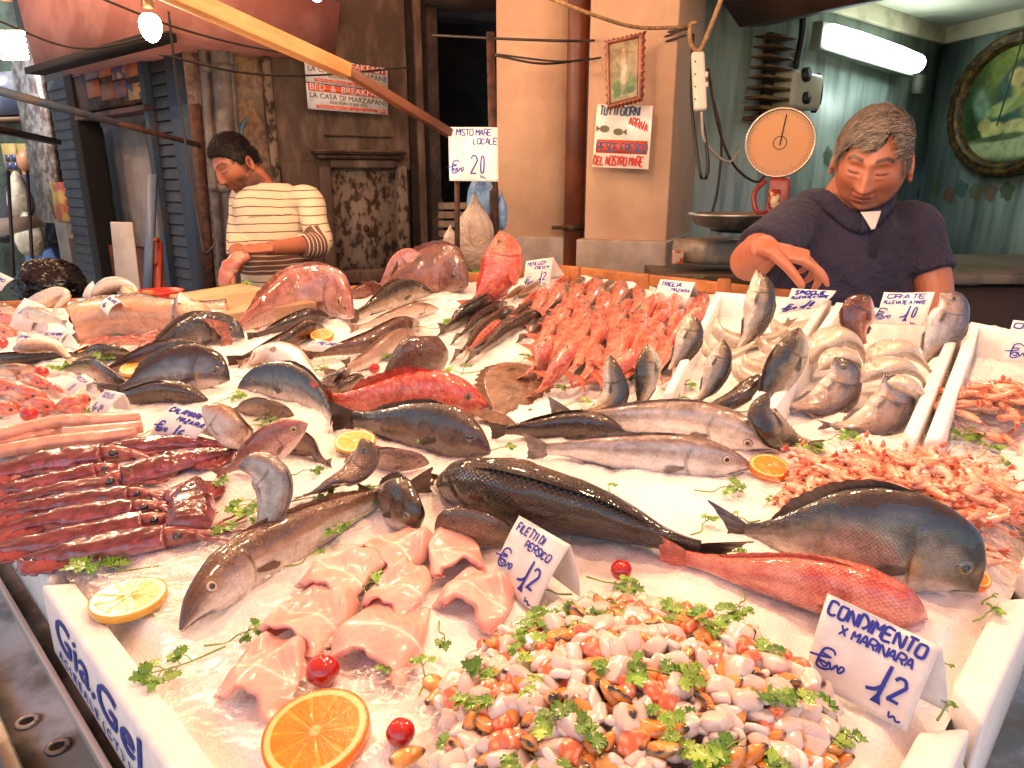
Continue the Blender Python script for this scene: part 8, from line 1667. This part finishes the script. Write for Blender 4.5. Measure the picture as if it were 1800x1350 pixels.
def vline(az, Z, H_):
    a = np.abs(az); side_t = np.sign(az)
    # fringe hangs lower on the picture-left side, temple recedes on the other
    front = np.where(az*1. > -.15, .064+.010*np.sin(az*5), .064+.030*sm(-.15, -.75, az))
    z0 = np.interp(a, [0, .55, .95, 1.25, 1.55, 1.9, 3.2], [0, 0, .04, .012, .012, -.035, -.055]); z0 = np.where(a < .75, front, np.where(a < .95, front*(.95-a)/.2+z0*(a-.75)/.2, z0)); return sm(-.006, .008, Z-z0)
hair(r, VH, VR*.98, vline, lambda az, Z: .003+.015*sm(.02, .09, Z)+.006*np.clip(np.cos(az), 0, 1)*(Z > .04), ('3c2f26', '968a7e'), 9000, lambda p, u: np.array([.9 if p[2] > .04 else .15, .35 if p[1] > 0 else -.4, -.3 if p[2] > .04 else -.9]), 3, .034)
# ---------------------------------------------------------------- man in the striped jumper
MH = Q(418, 290, 3.02); MR = rotm(radians(40), radians(27), radians(4)); MB0 = np.array([Q(480, 400, 3.1)[0], Q(480, 400, 3.1)[1], 0.])
r = thing('person', 'dark haired bearded man in a cream striped jumper cleaning a fish behind the counter', 'person', MB0)
o2 = dict(skin='a5654a', red='8c442f', lip='94483a', brow='120c0a', beard=1, wide=.98, jaw=.45)
sk = MB(); Hd = head_shape(sph(90, 120), o2); sk.grid(MH+Hd@MR.T, cv=True, cap0=True, cap1=True)
for s in (-1, 1): ear(sk, MH, MR, s)
NB2 = np.array([MB0[0]-.03, MB0[1]-.02, 1.455]); sk.tube([NB2+[.02, 0, -.08], NB2, NB2*.45+MH*.55+[.02, .01, -.01], MH+[.025, .02, -.02]], [.075, .062, .056, .055], 24)
S1_ = Q(543, 352, 3.05); E1 = Q(562, 428, 2.98); W1_ = Q(472, 437, 2.78); S2_ = Q(432, 345, 3.12); E2 = Q(420, 425, 3.05); W2_ = Q(415, 470, 2.80)
sk.tube(spline([S1_, E1], 8)[0] if False else [S1_, (S1_+E1)/2, E1], [.048, .044, .040], 16)
sk.tube(spline([E1, E1*.5+W1_*.5, W1_], 14)[0], np.linspace(.042, .028, 14), 16)
sk.tube([S2_, E2], [.045, .04], 16); sk.tube([E2, W2_], [.04, .028], 16)
hand(sk, W1_, nrm(-cR*.95-cU*.05-cF*.2), nrm(cU*.8-cF*.5), .55, s=1.0, side=1, thumb=.7)
hand(sk, W2_, nrm(-cR*.5-cU*.85-cF*.1), nrm(-cR*.8+cU*.3-cF*.4), .6, s=1.0, side=-1, thumb=.7)
v, f = remeshed(sk, .0034, 2); mb = MB(); mb.add(v, f, skincol(v, MR, MH, o2)); mb.build('body', m_skin, parent=r)
BR2 = np.array(Matrix.Rotation(radians(180+28), 3, 'Z'))
ju = MB(); torso(ju, MB0, BR2, [(1.03, .155, .115, 0, .01), (1.12, .155, .115, 0, .012), (1.22, .16, .115, 0, .012), (1.32, .160, .112, 0, .008), (1.40, .160, .10, 0, 0), (1.44, .135, .09, 0, 0), (1.468, .10, .078, 0, 0), (1.482, .072, .068, 0, 0)])
ju.tube(spline([MB0+[.05, 0, 1.40], S1_, (S1_+E1)/2, E1, E1*.62+W1_*.38], 26)[0], [.06]*5+list(np.linspace(.062, .050, 21)), 22)
ju.tube(spline([MB0+[-.05, 0, 1.40], S2_, (S2_+E2)/2, E2, E2*.6+W2_*.4], 26)[0], [.06]*5+list(np.linspace(.062, .050, 21)), 22)
v, f = remeshed(ju, .006, 4, .6); n = fbm(v, 8, 3)-.5; ctr = (v-MB0)*[1, 1, 0]; v = v+nrm(ctr)*(n*.014)[:, None]
d1 = (v-E1)@nrm(W1_-E1); on = (np.linalg.norm(v-E1-np.outer(d1, nrm(W1_-E1)), axis=1) < .075)&(d1 > -.01); Zs = v[:, 2]+.25*(.02*n)
c = np.stack([np.where(on, 1., 0.), np.clip(d1*2, 0, 1), v[:, 2]*0], 1)
mj = D.materials.new('striped_knit'); mj.use_nodes = True; N = mj.node_tree.nodes; L = mj.node_tree.links; b_ = N['Principled BSDF']; b_.inputs['Roughness'].default_value = .9
at_ = N.new('ShaderNodeAttribute'); at_.attribute_name = 'Col'; sc_ = N.new('ShaderNodeSeparateColor'); L.new(at_.outputs[0], sc_.inputs[0]); tc = N.new('ShaderNodeTexCoord'); sx = N.new('ShaderNodeSeparateXYZ'); L.new(tc.outputs['Object'], sx.inputs[0])
def mth(op, a, b=None):
    m_ = N.new('ShaderNodeMath'); m_.operation = op
    for i, q in enumerate((a, b)):
        if q is None: continue
        if isinstance(q, (int, float)): m_.inputs[i].default_value = q
        else: L.new(q, m_.inputs[i])
    return m_.outputs[0]
def mxc(f, a, b):
    m_ = N.new('ShaderNodeMix'); m_.data_type = 'RGBA'; L.new(f, m_.inputs[0])
    for i, q in ((6, a), (7, b)):
        if isinstance(q, str): m_.inputs[i].default_value = (*lin(q), 1)
        else: L.new(q, m_.inputs[i])
    return m_.outputs[2]
Z_ = sx.outputs[2]; nz = N.new('ShaderNodeTexNoise'); nz.inputs['Scale'].default_value = 6; L.new(tc.outputs['Object'], nz.inputs[0]); Z_ = mth('ADD', Z_, mth('MULTIPLY', nz.outputs[0], .022))
st = mth('LESS_THAN', mth('MODULO', Z_, .034), .0045); s2 = mth('LESS_THAN', mth('MODULO', Z_, .021), .004); s3 = mth('LESS_THAN', mth('MODULO', sc_.outputs[1], .036), .008)
body = mxc(st, 'd4c2a4', '6a4838'); band = mxc(s2, '6b4a44', 'd4c2a4'); lowm = mth('MULTIPLY', mth('LESS_THAN', Z_, 1.215), mth('GREATER_THAN', Z_, 1.12)); arm = mxc(s3, '6b4a44', 'd4c2a4')
L.new(mxc(mth('GREATER_THAN', sc_.outputs[0], .5), mxc(lowm, body, band), arm), b_.inputs['Base Color'])
mb = MB(); mb.add(v, f, c); mb.build('jumper', mj, parent=r)
mb = MB(); jz = Q(470, 520, 3.05); torso(mb, MB0, BR2, [(.0, .10, .08, 0, 0), (.5, .14, .10, 0, 0), (.9, .155, .115, 0, 0), (1.045, .15, .11, 0, 0)]); mb.build('jeans', M('denim', '22304a', '16202f', ns=20, rough=.85, bump=.2, bs=300), parent=r)
# lettering across the jumper
A_ = Q(436, 382, 2.93); mb = MB(); r_ = random.Random(4); q = []
for k in range(90): q.append(A_ + cR*(k*.00205) + cU*(.012*k/90 + .004*math.sin(k*1.3)*(1 if k % 17 > 2 else 0)) + cF*(.02*(k/90-.4)**2-.004))
q = np.array(q); mb.tube(q, .0012, 5); mb.build('script_lettering', m_cable, parent=r)
def mline(az, Z, H_):
    a = np.abs(az); z0 = np.interp(a, [0, .5, .85, 1.15, 1.35, 1.6, 2., 3.2], [.070, .068, .056, .03, .0, .012, -.02, -.035]); return sm(-.005, .006, Z-z0)
hair(r, MH, MR, mline, lambda az, Z: .003+.012*sm(.04, .10, Z), ('090605', '170f0b'), 2600, lambda p, u: np.array([0, .8 if p[2] > .05 else .1, .5 if p[2] > .05 else -1]), 5, .02)
# fish being cleaned in his hands
fz = 2.74; C, _ = spline([Q(438, 448, fz), Q(415, 458, fz), Q(399, 478, fz), Q(395, 502, fz), Q(405, 530, fz)], 40); mb = MB(); A = np.arange(24)/24*2*pi; T = nrm(np.gradient(C, axis=0)); g = []
for i in range(40):
    t = i/39; S = nrm(np.cross(T[i], cF)); w_ = np.interp(t, [0, .1, .35, .6, .85, 1], [.012, .026, .032, .026, .013, .003]); g.append([C[i]+S*cos(a)*w_*(1+.35*float(vn([i*.4, a, 1], 1))-.15)-cF*sin(a)*w_*.5 for a in A])
G = np.array(g); c = mix(lin('b56a56')*np.ones(G.shape), lin('c99a80'), sm(.4, .6, fbm(G, 40, 3))); mb.grid(G, cv=True, c=c, cap0=True, cap1=True); obj1('gutted_fish', 'pink gutted fish held by the man in the striped jumper', 'fish', mb, m_per)
# ---------------------------------------------------------------- far person
FP = Q(62, 360, 7.0); b0 = np.array([FP[0], FP[1], 0.])
r = thing('person', 'person seen from behind in a dark jacket and blue jeans at the far left', 'person', b0)
mb = MB(); mb.ell(b0+[0, 0, 1.66], .085, .10, .115); mb.tube([b0+[0, 0, 1.45], b0+[0, 0, 1.6]], .06, 12); v, f = remeshed(mb, .012, 1); m2 = MB(); m2.add(v, f, lin('a06a4c')); m2.build('body', m_skin, parent=r)
mb = MB(); torso(mb, b0, np.eye(3), [(.85, .20, .13, 0, 0), (1.1, .20, .14, 0, 0), (1.35, .23, .14, 0, 0), (1.47, .18, .11, 0, 0), (1.54, .08, .08, 0, 0)]); mb.tube([b0+[.2, 0, 1.42], b0+[.27, -.05, 1.1], b0+[.24, -.2, .92]], .06, 12); mb.tube([b0+[-.2, 0, 1.42], b0+[-.27, -.05, 1.1], b0+[-.24, -.2, .92]], .06, 12)
v, f = remeshed(mb, .02, 3); m2 = MB(); m2.add(v, f); m2.build('jacket', M('jacket', '1d1a24', rough=.8), parent=r)
mb = MB(); mb.tube([b0+[.09, 0, .92], b0+[.1, 0, .5], b0+[.11, .02, .08]], [.1, .08, .065], 14); mb.tube([b0+[-.09, 0, .92], b0+[-.1, 0, .5], b0+[-.12, .02, .08]], [.1, .08, .065], 14); v, f = remeshed(mb, .02, 2); m2 = MB(); m2.add(v, f); m2.build('jeans', M('denim2', '2f4468', rough=.85), parent=r)
for s in (-1, 1):
    m2 = MB(); m2.ell(b0+[s*.115, -.05, .045], .05, .13, .045); m2.build('shoe', m_cable, parent=r)
